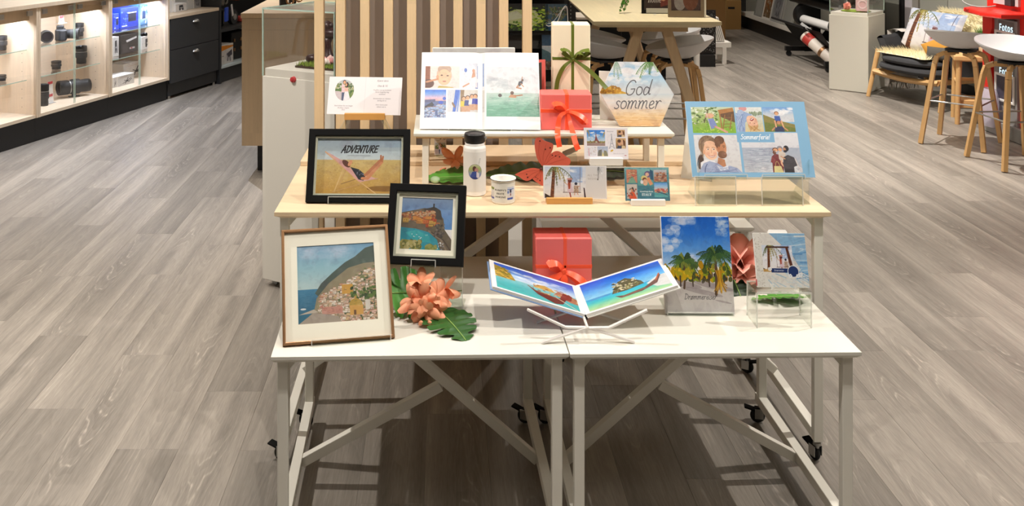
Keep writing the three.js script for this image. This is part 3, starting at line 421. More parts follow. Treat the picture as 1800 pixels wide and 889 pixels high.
    photo(c, 346, 98, 204, 232, (q) => { q.sky(['#d5dae8', '#e6e6ea']); q.box(0.7, 0.1, 0.06, 0.5, '#4a74c0'); q.box(0.84, 0.1, 0.06, 0.5, '#4a74c0'); q.box(0.93, 0, 0.05, 0.9, '#7a93c4'); q.el(0.2, 0.28, 0.06, 0.08, '#4a6cc0'); q.box(0.62, 0.74, 0.22, 0.24, '#2f55b8'); q.box(0.72, 0.74, 0.04, 0.2, '#dfe4f0'); q.poly([[0.5, 0.35], [0.6, 0.32], [0.62, 0.6], [0.42, 0.7]], '#c58e72'); q.el(0.54, 0.3, 0.06, 0.07, '#cf9a7c'); q.poly([[0.4, 0.6], [0.7, 0.5], [0.7, 0.95], [0.3, 0.95]], '#e8e6ec'); q.line([[0.1, 0.92], [0.34, 0.8]], 0.06, '#c89478'); });
    photo(c, 36, 340, 184, 246, (q) => { q.sky(['#2f6fe0', '#6f9fe8', '#d9b9d6', '#efb4a8'], 0, 0, 1, 0.42); q.sky(['#6a7aa6', '#52679c'], 0, 0.4, 1, 1); q.poly([[0, 0.36], [0.5, 0.34], [0.5, 0.44], [0, 0.46]], '#5b5f86'); q.poly([[0, 0.6], [0.35, 0.44], [0.45, 0.55], [0.2, 0.75], [0, 0.8]], '#3a3c48'); q.houses(70, (a, b) => b > 0.62 - a * 0.22 && b > 0.46, 0.06, 0.12, ['#a9c2ea', '#c6d6f2', '#8fb0e2', '#b6c9ee']); q.el(0.76, 0.46, 0.12, 0.06, '#2f55c8'); q.el(0.92, 0.32, 0.08, 0.06, '#3b62d0'); });
    photo(c, 232, 340, 112, 194, (q) => { q.sky(['#ccd2dc', '#d8d8dc']); q.poly([[0.6, 0], [0.95, 0], [0.62, 1], [0.4, 1]], '#3d6cd0'); q.poly([[0.9, 0], [1, 0], [0.8, 1], [0.72, 1]], '#6d90da'); q.line([[0.4, 0.62], [0.55, 0.76]], 0.12, '#8a6a50'); }); photo(c, 344, 340, 206, 194, (q) => { q.sky(['#d2ccc6', '#cdc8c6']); q.poly([[0, 0], [0.16, 0], [0.08, 1], [0, 1]], '#8c6f4c'); q.poly([[0.75, 0.1], [0.85, 0], [0.84, 0.7], [0.76, 0.8]], '#b6a996'); for (const [x, y, col] of [[0.14, 0.4, '#d8c23c'], [0.3, 0.36, '#39468c'], [0.48, 0.3, '#e4dcdc'], [0.62, 0.28, '#2f3aa8']]) { q.body(x, y, 0.62, col, SKIN, '#5b3c2c', '#c99c7c'); } });
    photo(c, 566, 132, 452, 440, (q) => { q.sky(['#d7dce2', '#dcdfe2', '#dde1e2'], 0, 0, 1, 0.54); q.clouds(7, 0, 0.25, 0.7, 0.45, 0.12, 'rgba(175,182,192,.25)'); q.sky(['#b6c9c2', '#9cc2b2', '#67a78c', '#5a9c82'], 0, 0.53, 1, 1); q.dashes(170, 0, 0.58, 1, 1, 0.2, 0.008, ['rgba(220,236,228,.35)', 'rgba(50,120,95,.35)', 'rgba(120,180,155,.4)']); q.el(0.26, 0.58, 0.035, 0.035, '#3a2b28'); q.el(0.49, 0.53, 0.034, 0.036, '#5a3d30'); q.poly([[0.42, 0.62], [0.46, 0.56], [0.56, 0.57], [0.57, 0.63]], '#c08a62'); q.line([[0.55, 0.59], [0.68, 0.57]], 0.026, '#a8734c'); q.el(0.69, 0.27, 0.022, 0.028, '#54392e'); q.poly([[0.62, 0.3], [0.68, 0.28], [0.7, 0.33], [0.63, 0.4], [0.6, 0.38]], '#3c3c44'); q.line([[0.61, 0.38], [0.58, 0.42], [0.66, 0.44]], 0.028, '#b98560'); q.line([[0.66, 0.34], [0.71, 0.4]], 0.018, '#c08a62'); q.line([[0.68, 0.27], [0.69, 0.2]], 0.014, '#b98560'); });
  }, '#f3f1f2'),
  summer: () => paper(560, 480, (c) => photo(c, 0, 0, 560, 480, (q) => { q.sky(['#d3d9de', '#8fc0e6', '#bcd8ea', '#d8dde0', '#dcdfe2', '#e7d9c9', '#e9c795', '#e3b57e']); q.clouds(16, 0.1, 0.02, 0.95, 0.45, 0.12, 'rgba(246,243,243,.4)'); q.poly([[0, 0.42], [0.1, 0.39], [0.3, 0.46], [0.4, 0.5], [0, 0.52]], '#d0a23a'); q.dots(60, 0, 0.39, 0.28, 0.5, 0.01, 0.03, ['#c98f2c', '#e0b44c', '#a9782a']); q.line([[0.16, 0.36], [0.17, 0.44]], 0.006, '#8a6a3c'); q.sky(['rgba(200,214,222,.8)', 'rgba(236,224,210,.7)'], 0, 0.5, 1, 0.62); q.dashes(70, 0.1, 0.74, 0.9, 1, 0.14, 0.008, ['rgba(200,140,80,.35)', 'rgba(250,225,190,.5)']);
    for (const [a, b, l] of [[0.06, 0.3, 0.07], [0.26, 0.28, 0.07], [0.2, 0.24, 0.06], [0.3, 0.2, 0.05]]) q.frond(0.22, -0.03, a, b, l, '#9bb4a2', 12, 0.006); for (const [a, b, l] of [[0.5, 0.2, 0.08], [0.55, 0.26, 0.08], [0.68, 0.2, 0.08], [0.8, 0.16, 0.07], [0.62, 0.12, 0.08]]) q.frond(0.72, -0.03, a, b, l, ['#5f8a4c', '#7fa05a', '#4f7a44'][Math.floor(rnd() * 3)], 13, 0.006);
    c.save(); c.scale(1 / 560, 1 / 480); script(c, 'God', 286, 250, 118, '#5a585c', 7, 0.16); script(c, 'sommer', 278, 352, 112, '#5a585c', 7, 0.16); c.restore(); })),
  calendar: () => paper(1024, 648, (c) => {
    photo(c, 44, 50, 366, 226, (q) => { q.sky(['#c9d4b8', '#a8c078', '#8fb04a', '#7fb42c']); q.dots(130, 0, 0, 0.6, 0.66, 0.01, 0.04, ['#6d8a44', '#e6ead8', '#4f6a30', '#a8b878', '#cfd8b8']); q.line([[0.28, 0.6], [0.4, 0.1]], 0.03, '#5a5238'); q.dots(40, 0, 0.66, 1, 1, 0.02, 0.05, ['#8ec428', '#6fa81e', '#b6d64c'], 0.4); q.poly([[0.62, 0.12], [0.98, 0.02], [1, 0.2], [0.66, 0.3]], '#b07840'); q.poly([[0.64, 0.28], [1, 0.16], [1, 0.6], [0.7, 0.4]], '#6a4a30'); q.line([[0.66, 0.2], [0.68, 0.9]], 0.03, '#a87440'); for (const y of [0.42, 0.54, 0.66, 0.78]) q.line([[0.76 - y * 0.04, y], [0.94 - y * 0.04, y - 0.02]], 0.02, '#8a5a30'); q.line([[0.78, 0.3], [0.7, 0.88]], 0.022, '#9a6a3a'); q.line([[0.95, 0.28], [0.86, 0.86]], 0.022, '#9a6a3a'); q.head(0.44, 0.34, 0.085, '#e0a888', '#d8b890'); q.poly([[0.36, 0.46], [0.5, 0.44], [0.58, 0.74], [0.44, 0.86]], '#7f8fc4'); q.line([[0.34, 0.4], [0.36, 0.26]], 0.04, '#dca888'); q.line([[0.54, 0.76], [0.78, 0.96]], 0.07, '#d8a488'); q.line([[0.34, 0.1], [0.42, 0.9]], 0.01, '#e4e0d4'); });
    photo(c, 420, 50, 228, 214, (q) => { q.sky(['#e2e4e0', '#d2d8d2', '#cbc8ac', '#dcc490']); q.dots(26, 0.55, 0.2, 1, 0.32, 0.04, 0.08, ['#7f8f74', '#93a084', '#6f8068'], 0.5); q.poly([[0, 0.26], [0.3, 0.16], [0.62, 0.3], [0.5, 0.5], [0.34, 0.62], [0.3, 1], [0, 1]], '#93a9cf'); for (let k = 0; k < 30; k++) q.curve([rr(0, 0.3), rr(0.2, 0.4)], [rr(0.1, 0.3), 0.5], [rr(0, 0.3), rr(0.6, 1)], 0.02, ['rgba(190,205,230,.6)', 'rgba(100,124,172,.5)'][k % 2]); q.el(0.3, 0.06, 0.15, 0.1, '#d79a98'); q.el(0.2, 0.2, 0.12, 0.1, '#a8bad9'); q.el(0.62, 0.74, 0.19, 0.2, '#c79a60', 0.4); q.el(0.6, 0.58, 0.19, 0.25, '#e6b193', -0.5); q.el(0.54, 0.5, 0.13, 0.16, '#ecbd9f', -0.5); q.el(0.6, 0.5, 0.075, 0.055, '#8f3038', -0.5); q.el(0.6, 0.485, 0.06, 0.02, '#f6ece8', -0.5); q.el(0.52, 0.64, 0.018, 0.014, '#5b4033'); q.el(0.68, 0.66, 0.018, 0.014, '#5b4033'); q.el(0.74, 0.5, 0.03, 0.05, '#dba080'); for (let k = 0; k < 26; k++) q.curve([rr(0.5, 0.76), rr(0.74, 0.8)], [rr(0.5, 0.8), 0.88], [rr(0.46, 0.86), rr(0.9, 1)], 0.014, ['#b98a50', '#d8b078', '#a8783f'][k % 3]); });
    photo(c, 656, 50, 260, 214, (q) => { q.sky(['#6fa0dc', '#c6cdd6', '#d8d8da'], 0, 0, 1, 0.6); q.clouds(6, 0.2, 0.05, 1, 0.3, 0.16, 'rgba(240,240,242,.5)'); q.poly([[0, 0.3], [0.5, 0.55], [1, 0.7], [1, 1], [0, 1]], '#8a8040'); q.poly([[0, 0.6], [1, 0.85], [1, 1], [0, 1]], '#6f7a30'); q.poly([[0.34, 0.78], [0.62, 0.78], [0.64, 1], [0.32, 1]], '#323a5c'); q.head(0.48, 0.62, 0.08, '#c98a68', '#3c2c24'); q.poly([[0.36, 0.36], [0.54, 0.36], [0.56, 0.56], [0.36, 0.56]], '#3f5ca8'); q.head(0.44, 0.26, 0.07, SKIN, '#8a5c3c'); q.line([[0.36, 0.56], [0.38, 0.8]], 0.05, SKIN); q.line([[0.57, 0.56], [0.62, 0.8]], 0.05, SKIN); q.line([[0.32, 0.84], [0.24, 0.94]], 0.05, '#c98a68'); q.line([[0.64, 0.84], [0.74, 0.94]], 0.05, '#c98a68'); });
    photo(c, 44, 292, 378, 318, (q) => { q.sky(['#dedee0', '#d6d3d2']);
      const soft = (x, y, rx, ry, col, rot = 0) => { for (let k = 6; k > 0; k--) q.el(x, y, rx * (0.4 + k * 0.1), ry * (0.4 + k * 0.1), col, rot); };
      q.el(0.1, 0.72, 0.07, 0.2, '#4c362b', 0.15); q.el(0.3, 0.26, 0.21, 0.24, '#7d6148'); q.el(0.24, 0.3, 0.15, 0.22, '#8f7256'); for (let k = 0; k < 40; k++) q.curve([rr(0.2, 0.42), rr(0.02, 0.08)], [rr(0.12, 0.3), 0.14], [rr(0.1, 0.2), rr(0.3, 0.62)], 0.006, ['#6a4f3a', '#a58868', '#927456'][k % 3]);
      q.poly([[0.08, 1], [0.1, 0.74], [0.22, 0.66], [0.42, 0.7], [0.5, 1]], '#ece9ec'); q.el(0.34, 0.42, 0.15, 0.24, '#ecb894'); q.el(0.36, 0.5, 0.13, 0.17, '#f1c3a2'); q.el(0.34, 0.24, 0.12, 0.08, '#eebd9a'); soft(0.28, 0.5, 0.06, 0.06, 'rgba(226,140,120,.09)'); soft(0.44, 0.5, 0.05, 0.06, 'rgba(226,140,120,.09)'); q.el(0.2, 0.46, 0.025, 0.06, '#e2a580');
      for (const x of [0.29, 0.42]) { q.el(x, 0.385, 0.026, 0.018, '#fbf3ee'); q.el(x + 0.004, 0.387, 0.014, 0.017, '#4a342a'); q.curve([x - 0.035, 0.345], [x, 0.325], [x + 0.035, 0.345], 0.01, '#8a6a4e'); } q.curve([0.36, 0.4], [0.375, 0.47], [0.355, 0.485], 0.01, '#d9987a'); q.curve([0.29, 0.55], [0.37, 0.64], [0.44, 0.54], 0.022, '#f7efec'); q.curve([0.285, 0.545], [0.37, 0.66], [0.445, 0.535], 0.009, '#b85a54'); q.curve([0.29, 0.55], [0.36, 0.565], [0.44, 0.54], 0.008, '#b85a54');
      q.poly([[0.5, 0.6], [0.64, 0.66], [0.66, 0.86], [0.46, 0.82]], '#bd8058'); q.el(0.6, 0.34, 0.105, 0.25, '#c98a60'); q.el(0.565, 0.3, 0.09, 0.22, '#c08058'); q.poly([[0.66, 0.3], [0.705, 0.42], [0.685, 0.45], [0.66, 0.44]], '#cf9068'); q.el(0.6, 0.53, 0.1, 0.1, '#7b5238'); q.el(0.64, 0.53, 0.06, 0.08, '#8a6044'); q.el(0.565, 0.14, 0.11, 0.11, '#6b452e'); q.el(0.52, 0.22, 0.06, 0.14, '#744c32'); for (let k = 0; k < 18; k++) q.curve([rr(0.5, 0.6), rr(0.04, 0.1)], [rr(0.56, 0.66), 0.04], [rr(0.6, 0.67), rr(0.08, 0.2)], 0.008, ['#5a3824', '#855a3a'][k % 2]); q.curve([0.625, 0.3], [0.65, 0.285], [0.675, 0.3], 0.014, '#53341f'); q.el(0.655, 0.335, 0.014, 0.012, '#3a261c'); q.curve([0.64, 0.51], [0.665, 0.515], [0.685, 0.5], 0.012, '#b06a5c'); q.el(0.535, 0.36, 0.022, 0.05, '#b5744e');
      q.poly([[0.04, 1], [0.16, 0.76], [0.3, 0.7], [0.48, 0.76], [0.6, 0.86], [0.74, 0.82], [0.9, 0.88], [1, 1]], '#a3aecb'); q.poly([[0.44, 0.8], [0.56, 0.88], [0.7, 0.8], [0.7, 0.92], [0.52, 0.96]], '#d9dde9'); q.curve([0.24, 0.78], [0.18, 0.88], [0.18, 1], 0.02, '#5d6a92'); for (let k = 0; k < 14; k++) q.curve([rr(0.2, 0.9), rr(0.86, 0.94)], [rr(0.2, 0.9), 0.95], [rr(0.2, 0.95), 1], 0.012, 'rgba(90,104,146,.35)'); });
    photo(c, 442, 272, 484, 336, (q) => { q.sky(['#dedee2', '#d8d8de'], 0, 0, 1, 0.4); q.sky(['#a9b2c2', '#b0b6c2', '#c6c8cc'], 0, 0.38, 1, 1); q.dashes(120, 0, 0.4, 0.6, 1, 0.14, 0.01, ['rgba(230,232,238,.5)', 'rgba(120,130,150,.4)']); q.dots(30, 0.3, 0.85, 1, 1, 0.02, 0.06, ['#dcdcde', '#cfd0d4'], 0.4); q.poly([[0.5, 0.6], [0.56, 0.53], [0.64, 0.56], [0.69, 0.8], [0.67, 1], [0.49, 1]], '#742b2e'); q.poly([[0.5, 0.6], [0.47, 0.74], [0.54, 0.8], [0.56, 0.66]], '#86383a'); q.head(0.575, 0.44, 0.048, SKIN, '#6f4530'); q.el(0.555, 0.5, 0.03, 0.05, '#6f4530'); q.curve([0.56, 0.475], [0.58, 0.49], [0.595, 0.472], 0.008, '#fff'); q.poly([[0.52, 0.84], [0.64, 0.84], [0.67, 1], [0.51, 1]], '#dccf90'); q.curve([0.54, 0.85], [0.57, 0.6], [0.62, 0.85], 0.008, '#d0c078'); q.poly([[0.62, 0.5], [0.68, 0.46], [0.74, 0.52], [0.74, 0.68], [0.66, 0.76], [0.62, 0.66]], '#d4c4b6'); q.el(0.655, 0.385, 0.046, 0.05, '#8f8a92'); q.el(0.658, 0.43, 0.034, 0.045, SKIN); q.curve([0.66, 0.7], [0.64, 0.8], [0.7, 0.86], 0.03, '#e4b08c'); q.poly([[0.7, 0.62], [0.78, 0.56], [0.88, 0.62], [0.93, 0.82], [0.86, 0.86], [0.86, 1], [0.69, 1], [0.68, 0.8]], '#403b40'); q.el(0.765, 0.4, 0.046, 0.075, '#262229'); q.el(0.735, 0.425, 0.026, 0.05, '#c08a64'); q.el(0.745, 0.47, 0.03, 0.03, '#2c2528'); q.curve([0.72, 0.66], [0.68, 0.62], [0.66, 0.6], 0.026, '#c9946e'); q.line([[0.9, 0.66], [0.95, 0.92]], 0.02, '#d8d0cc'); q.box(0.7, 0.92, 0.14, 0.08, '#2a272b'); });
    c.fillStyle = '#7fb0d4'; c.fillRect(410, 270, 316, 84); script(c, 'Sommerferie!', 566, 328, 46, '#f6f8fa', 5, 0.1);
  }, '#83b4d6'),
  paris: () => paper(512, 360, (c) => {
    photo(c, 34, 26, 212, 180, (q) => { q.sky(['#2f7fe0', '#4f97e8', '#a9cdee', '#dfe6e6'], 0, 0, 1, 0.8); q.clouds(8, 0.2, 0.05, 0.9, 0.5, 0.12, 'rgba(245,245,248,.5)'); q.box(0, 0.72, 1, 0.1, '#a59a5c'); q.sky(['#94756a', '#b09a94', '#8a6a60'], 0, 0.8, 1, 1); q.dots(40, 0, 0.7, 1, 0.82, 0.02, 0.05, ['#8d9a4c', '#a8a060', '#7c6a4a'], 0.6); q.poly([[0.5, 0.04], [0.53, 0.4], [0.6, 0.62], [0.7, 0.8], [0.62, 0.8], [0.56, 0.7], [0.46, 0.7], [0.42, 0.8], [0.36, 0.8], [0.44, 0.62], [0.48, 0.4]], '#8a4a4a'); q.poly([[0.47, 0.8], [0.52, 0.72], [0.58, 0.8]], '#d9d0c8'); q.frond(0.02, -0.05, 0.14, 0.4, 0.12, '#a9924a', 9, 0.02); q.frond(1, 0.1, 0.9, 0.46, 0.1, '#b9a04c', 7, 0.02); });
    photo(c, 30, 218, 112, 108, (q) => { q.sky(['#ecebf0', '#e6e4ea']); q.line([[0.2, 0.2], [0.24, 1]], 0.06, '#d7798a'); q.dots(22, 0.2, 0.05, 1, 0.9, 0.02, 0.06, ['#d9c6cf', '#cfd6c6', '#c9b9a8']); }); photo(c, 154, 214, 122, 112, (q) => { q.sky(['#aebbd4', '#c3cbdc', '#b0a88c']); q.poly([[0, 1], [0.1, 0.4], [0.42, 0.3], [0.4, 1]], '#75746c'); q.poly([[0.6, 1], [0.62, 0.4], [0.86, 0.46], [1, 1]], '#8d8a6c'); q.poly([[0.42, 1], [0.5, 0.5], [0.62, 1]], '#e0d28c'); });
    type(c, 'Bonjour', 306, 48, 20, '#9c98a4', 'serif', 'italic'); photo(c, 268, 66, 110, 176, (q) => { for (const [a, b] of [[[0.5, 0], [0.2, 1]], [[0.5, 0], [0.82, 1]]]) q.curve(a, [0.5, 0.62], b, 0.05, '#8f93a0'); q.line([[0.36, 0.66], [0.64, 0.66]], 0.03, '#8f93a0'); q.line([[0.42, 0.4], [0.58, 0.4]], 0.025, '#8f93a0'); q.curve([0.32, 0.95], [0.5, 0.7], [0.68, 0.95], 0.03, '#8f93a0'); });
    const two = (q) => { q.sky(['#d9b27c', '#b08a5c', '#7f6a4c']); q.el(0.38, 0.46, 0.17, 0.26, '#dba684'); q.el(0.34, 0.28, 0.18, 0.16, '#5b3c28'); q.el(0.66, 0.4, 0.16, 0.26, '#e2b48f'); q.poly([[0.7, 0.08], [0.92, 0.3], [0.9, 0.8], [0.76, 0.6]], '#6a3c22'); q.poly([[0.1, 1], [0.2, 0.72], [0.56, 0.74], [0.6, 1]], '#3f4660'); q.poly([[0.56, 1], [0.62, 0.7], [0.9, 0.74], [1, 1]], '#e0c8a0'); };
    photo(c, 386, 22, 92, 82, two); photo(c, 370, 118, 116, 120, two); q2(c, 322, 262); type(c, 'Hilsen fra oss i Paris', 400, 300, 13, '#a29ca8', 'serif', 'italic'); c.fillStyle = '#c46a7c'; c.fillRect(466, 312, 24, 8);
    function q2(k, x, y) { k.fillStyle = '#d9b23c'; k.beginPath(); k.ellipse(x, y, 18, 10, -0.5, 0, 7); k.fill(); }
  }, '#f4eff4'),
  swingCard: () => paper(560, 300, (c) => { photo(c, 12, 12, 364, 282, (q) => swing(q)); c.fillStyle = '#e2dedd'; c.fillRect(376, 8, 176, 284); photo(c, 476, 10, 56, 120, (q) => swing(q, true)); type(c, 'ALL THE', 440, 96, 27, '#b9b2b0', 'sans-serif'); type(c, 'WISHES', 440, 128, 27, '#b9b2b0', 'sans-serif'); }, '#f1eeee'),
  italy: () => paper(512, 368, (c) => { photo(c, 0, 0, 512, 368, (q) => { q.sky(['#7cb4b8', '#4f8c98', '#3d7a8a', '#3d7484']); q.dashes(160, 0, 0, 1, 1, 0.12, 0.012, ['rgba(150,200,205,.4)', 'rgba(30,80,100,.4)']); });
    photo(c, 22, 22, 122, 150, (q) => { q.sky(['#d98c70', '#c9856a']); q.houses(24, (a, b) => b < 0.6, 0.12, 0.2, ['#d9705c', '#e0a080', '#c98a68', '#d9b48c']); q.poly([[0.1, 1], [0.45, 0.5], [0.6, 0.5], [0.9, 1]], '#7fa890'); q.line([[0.1, 0.7], [0.6, 0.55]], 0.05, '#8a5c48'); }); photo(c, 20, 186, 120, 160, (q) => { q.sky(['#cfc6bc', '#bdb0a8']); q.poly([[0.2, 1], [0.4, 0.5], [0.7, 0.55], [0.95, 1]], '#d9582f'); q.el(0.55, 0.36, 0.12, 0.16, '#3c2a26'); q.el(0.5, 0.42, 0.1, 0.1, '#c9906c'); q.dots(16, 0, 0.3, 1, 0.9, 0.03, 0.08, ['#6a5a54', '#a84a34']); });
    photo(c, 150, 20, 178, 180, (q) => { q.sky(['#84bcb8', '#5f9c98']); q.poly([[0.5, 0.5], [0.7, 0.4], [0.98, 0.9], [0.8, 1]], '#e09a70'); q.el(0.66, 0.3, 0.22, 0.2, '#6a6088'); q.el(0.62, 0.32, 0.12, 0.12, '#e6b9a0'); q.el(0.42, 0.54, 0.2, 0.16, '#e0d088'); q.el(0.44, 0.64, 0.14, 0.14, '#6a3a28'); q.el(0.48, 0.8, 0.16, 0.2, '#e4b494'); q.el(0.26, 0.78, 0.09, 0.12, '#e9e9ec'); q.poly([[0.8, 0], [1, 0.1], [1, 0.7], [0.82, 0.6]], '#2f5a78'); });
    photo(c, 336, 26, 150, 132, (q) => { q.sky(['#c9ccd2', '#9c7460']); q.houses(46, (a, b) => b > 0.2, 0.08, 0.16, ['#c98464', '#b0664c', '#d9ac8c', '#8a5440']); }); photo(c, 336, 168, 154, 160, (q) => { q.sky(['#5a9ce0', '#9cc6ec', '#d8c0b8', '#4f9ca0', '#5fa8a8']); q.houses(30, (a, b) => b > 0.4 && b < 0.62, 0.08, 0.14, ['#d97a64', '#e0a484', '#c9605c']); q.line([[0.2, 0.6], [0.95, 0.84]], 0.06, '#3c4460'); });
    type(c, 'Greetings from', 246, 272, 20, '#eaf4f4', 'serif', 'bold'); type(c, 'ITALY', 246, 312, 36, '#f2f8f8', 'serif', 'bold'); }),
  palmBook: () => paper(560, 740, (c) => photo(c, 0, 0, 560, 740, (q) => { q.sky(['#1f62c8', '#2f78dc', '#5fa0ea', '#b9d3ee'], 0, 0, 1, 0.52); q.clouds(5, 0.0, 0.14, 0.16, 0.34, 0.12, 'rgba(240,243,250,.3)'); q.clouds(5, 0.1, 0.0, 0.4, 0.04, 0.12, 'rgba(210,222,245,.3)'); q.clouds(6, 0.8, 0.02, 1, 0.24, 0.07, 'rgba(220,230,248,.25)'); q.clouds(4, 0.4, 0.36, 0.5, 0.5, 0.08, 'rgba(240,240,248,.2)');
    q.sky(['#d3ccc8', '#c6c0bc', '#cfcac6', '#d6d2d0'], 0, 0.62, 1, 1); q.dots(120, 0, 0.5, 1, 0.66, 0.02, 0.05, ['#8d9a24', '#c0a020', '#6f8428', '#4f5c28', '#b98c1c'], 0.8); q.dots(40, 0, 0.6, 1, 0.68, 0.015, 0.04, ['#4a4632', '#6a5a3c', '#3a3a2a'], 0.5); for (const [a, b, l, h] of [[0.3, 0.7, 0.25, 0.03], [0.55, 0.78, 0.3, 0.025], [0.72, 0.72, 0.3, 0.03], [0.85, 0.88, 0.12, 0.01]]) q.el(a, b, l, h, 'rgba(120,108,112,.4)', 0.15);
    const palm = (x, y, s, cols, base) => { q.curve([x, y], [x + 0.02, (y + base) / 2], [x - 0.01, base], 0.035 * s, '#5c4a3c'); for (let i = 0; i < 22; i++) { const a = i * 2.4 + rr(-0.2, 0.2), r = s * rr(0.15, 0.27), ex = x + Math.cos(a) * r, ey = y + (Math.sin(a) * 0.55 + 0.18) * r, kx = x + Math.cos(a) * r * 0.55, ky = Math.min(y, ey) - 0.05 * s, col = cols[i % cols.length]; q.curve([x, y], [kx, ky], [ex, ey], 0.008, col); for (let k = 1; k < 16; k++) { const t = k / 15, m = 1 - t, px = m * m * x + 2 * m * t * kx + t * t * ex, py = m * m * y + 2 * m * t * ky + t * t * ey, l = s * 0.055 * Math.sin(Math.PI * (0.15 + 0.8 * t)); for (const h of [-1, 1]) q.line([[px, py], [px + h * l * 0.5 + (ex - x) * 0.08, py + l * rr(0.6, 1.1)]], 0.0055, col); } } };
    palm(0.3, 0.46, 0.85, ['#3a5a30', '#52733a', '#2f4a2a', '#7f8a3c'], 0.74); palm(0.76, 0.4, 1.15, ['#2c4a2c', '#44683a', '#22402a', '#5f7a3c'], 0.8); q.dots(40, 0.1, 0.55, 0.4, 0.63, 0.015, 0.035, ['#c8a41c', '#a8a028', '#dcb92c']); for (let i = 0; i < 26; i++) q.curve([0.8 + rr(-0.04, 0.05), 0.56], [0.82, 0.68], [0.82 + rr(-0.1, 0.1), rr(0.7, 0.8)], 0.01, ['#c08a1c', '#d8a834', '#9a6c1c'][i % 3]); for (const x of [0.24, 0.66, 0.42]) q.line([[x, 0.62], [x, 0.72]], 0.02, '#4c4038');
    c.save(); c.scale(1 / 560, 1 / 740); script(c, 'Drømmereiser', 290, 634, 46, '#3f3d42', 3.4, 0.14); c.restore(); })),
  album: () => paper(512, 512, (c) => { photo(c, 0, 0, 512, 512, (q) => { q.sky(['#e6e2da', '#dfddd6']); q.poly([[0.3, 0], [1, 0], [1, 0.9], [0.9, 0.75], [0.72, 0.4]], '#8cb8da'); for (let i = 0; i < 34; i++) { const y = rr(0, 1), x = rr(0.55, 0.9); q.line([[x, y], [x + rr(0.1, 0.45), y - rr(-0.02, 0.1)]], rr(0.01, 0.03), ['#5f98c8', '#b4d0e4', '#d6dfe2', '#7caed4'][i % 4]); } for (let i = 0; i < 26; i++) { const x = rr(0.2, 0.9), y = rr(0.72, 1); q.line([[x, y], [x + rr(0.08, 0.2), y + rr(0.06, 0.14)]], rr(0.01, 0.025), ['#a9c6d6', '#cfd8d8', '#e2e0da'][i % 3]); } q.dots(120, 0, 0, 0.16, 1, 0.004, 0.014, ['#cfc9be', '#bdb6ab', '#eae6de']); });
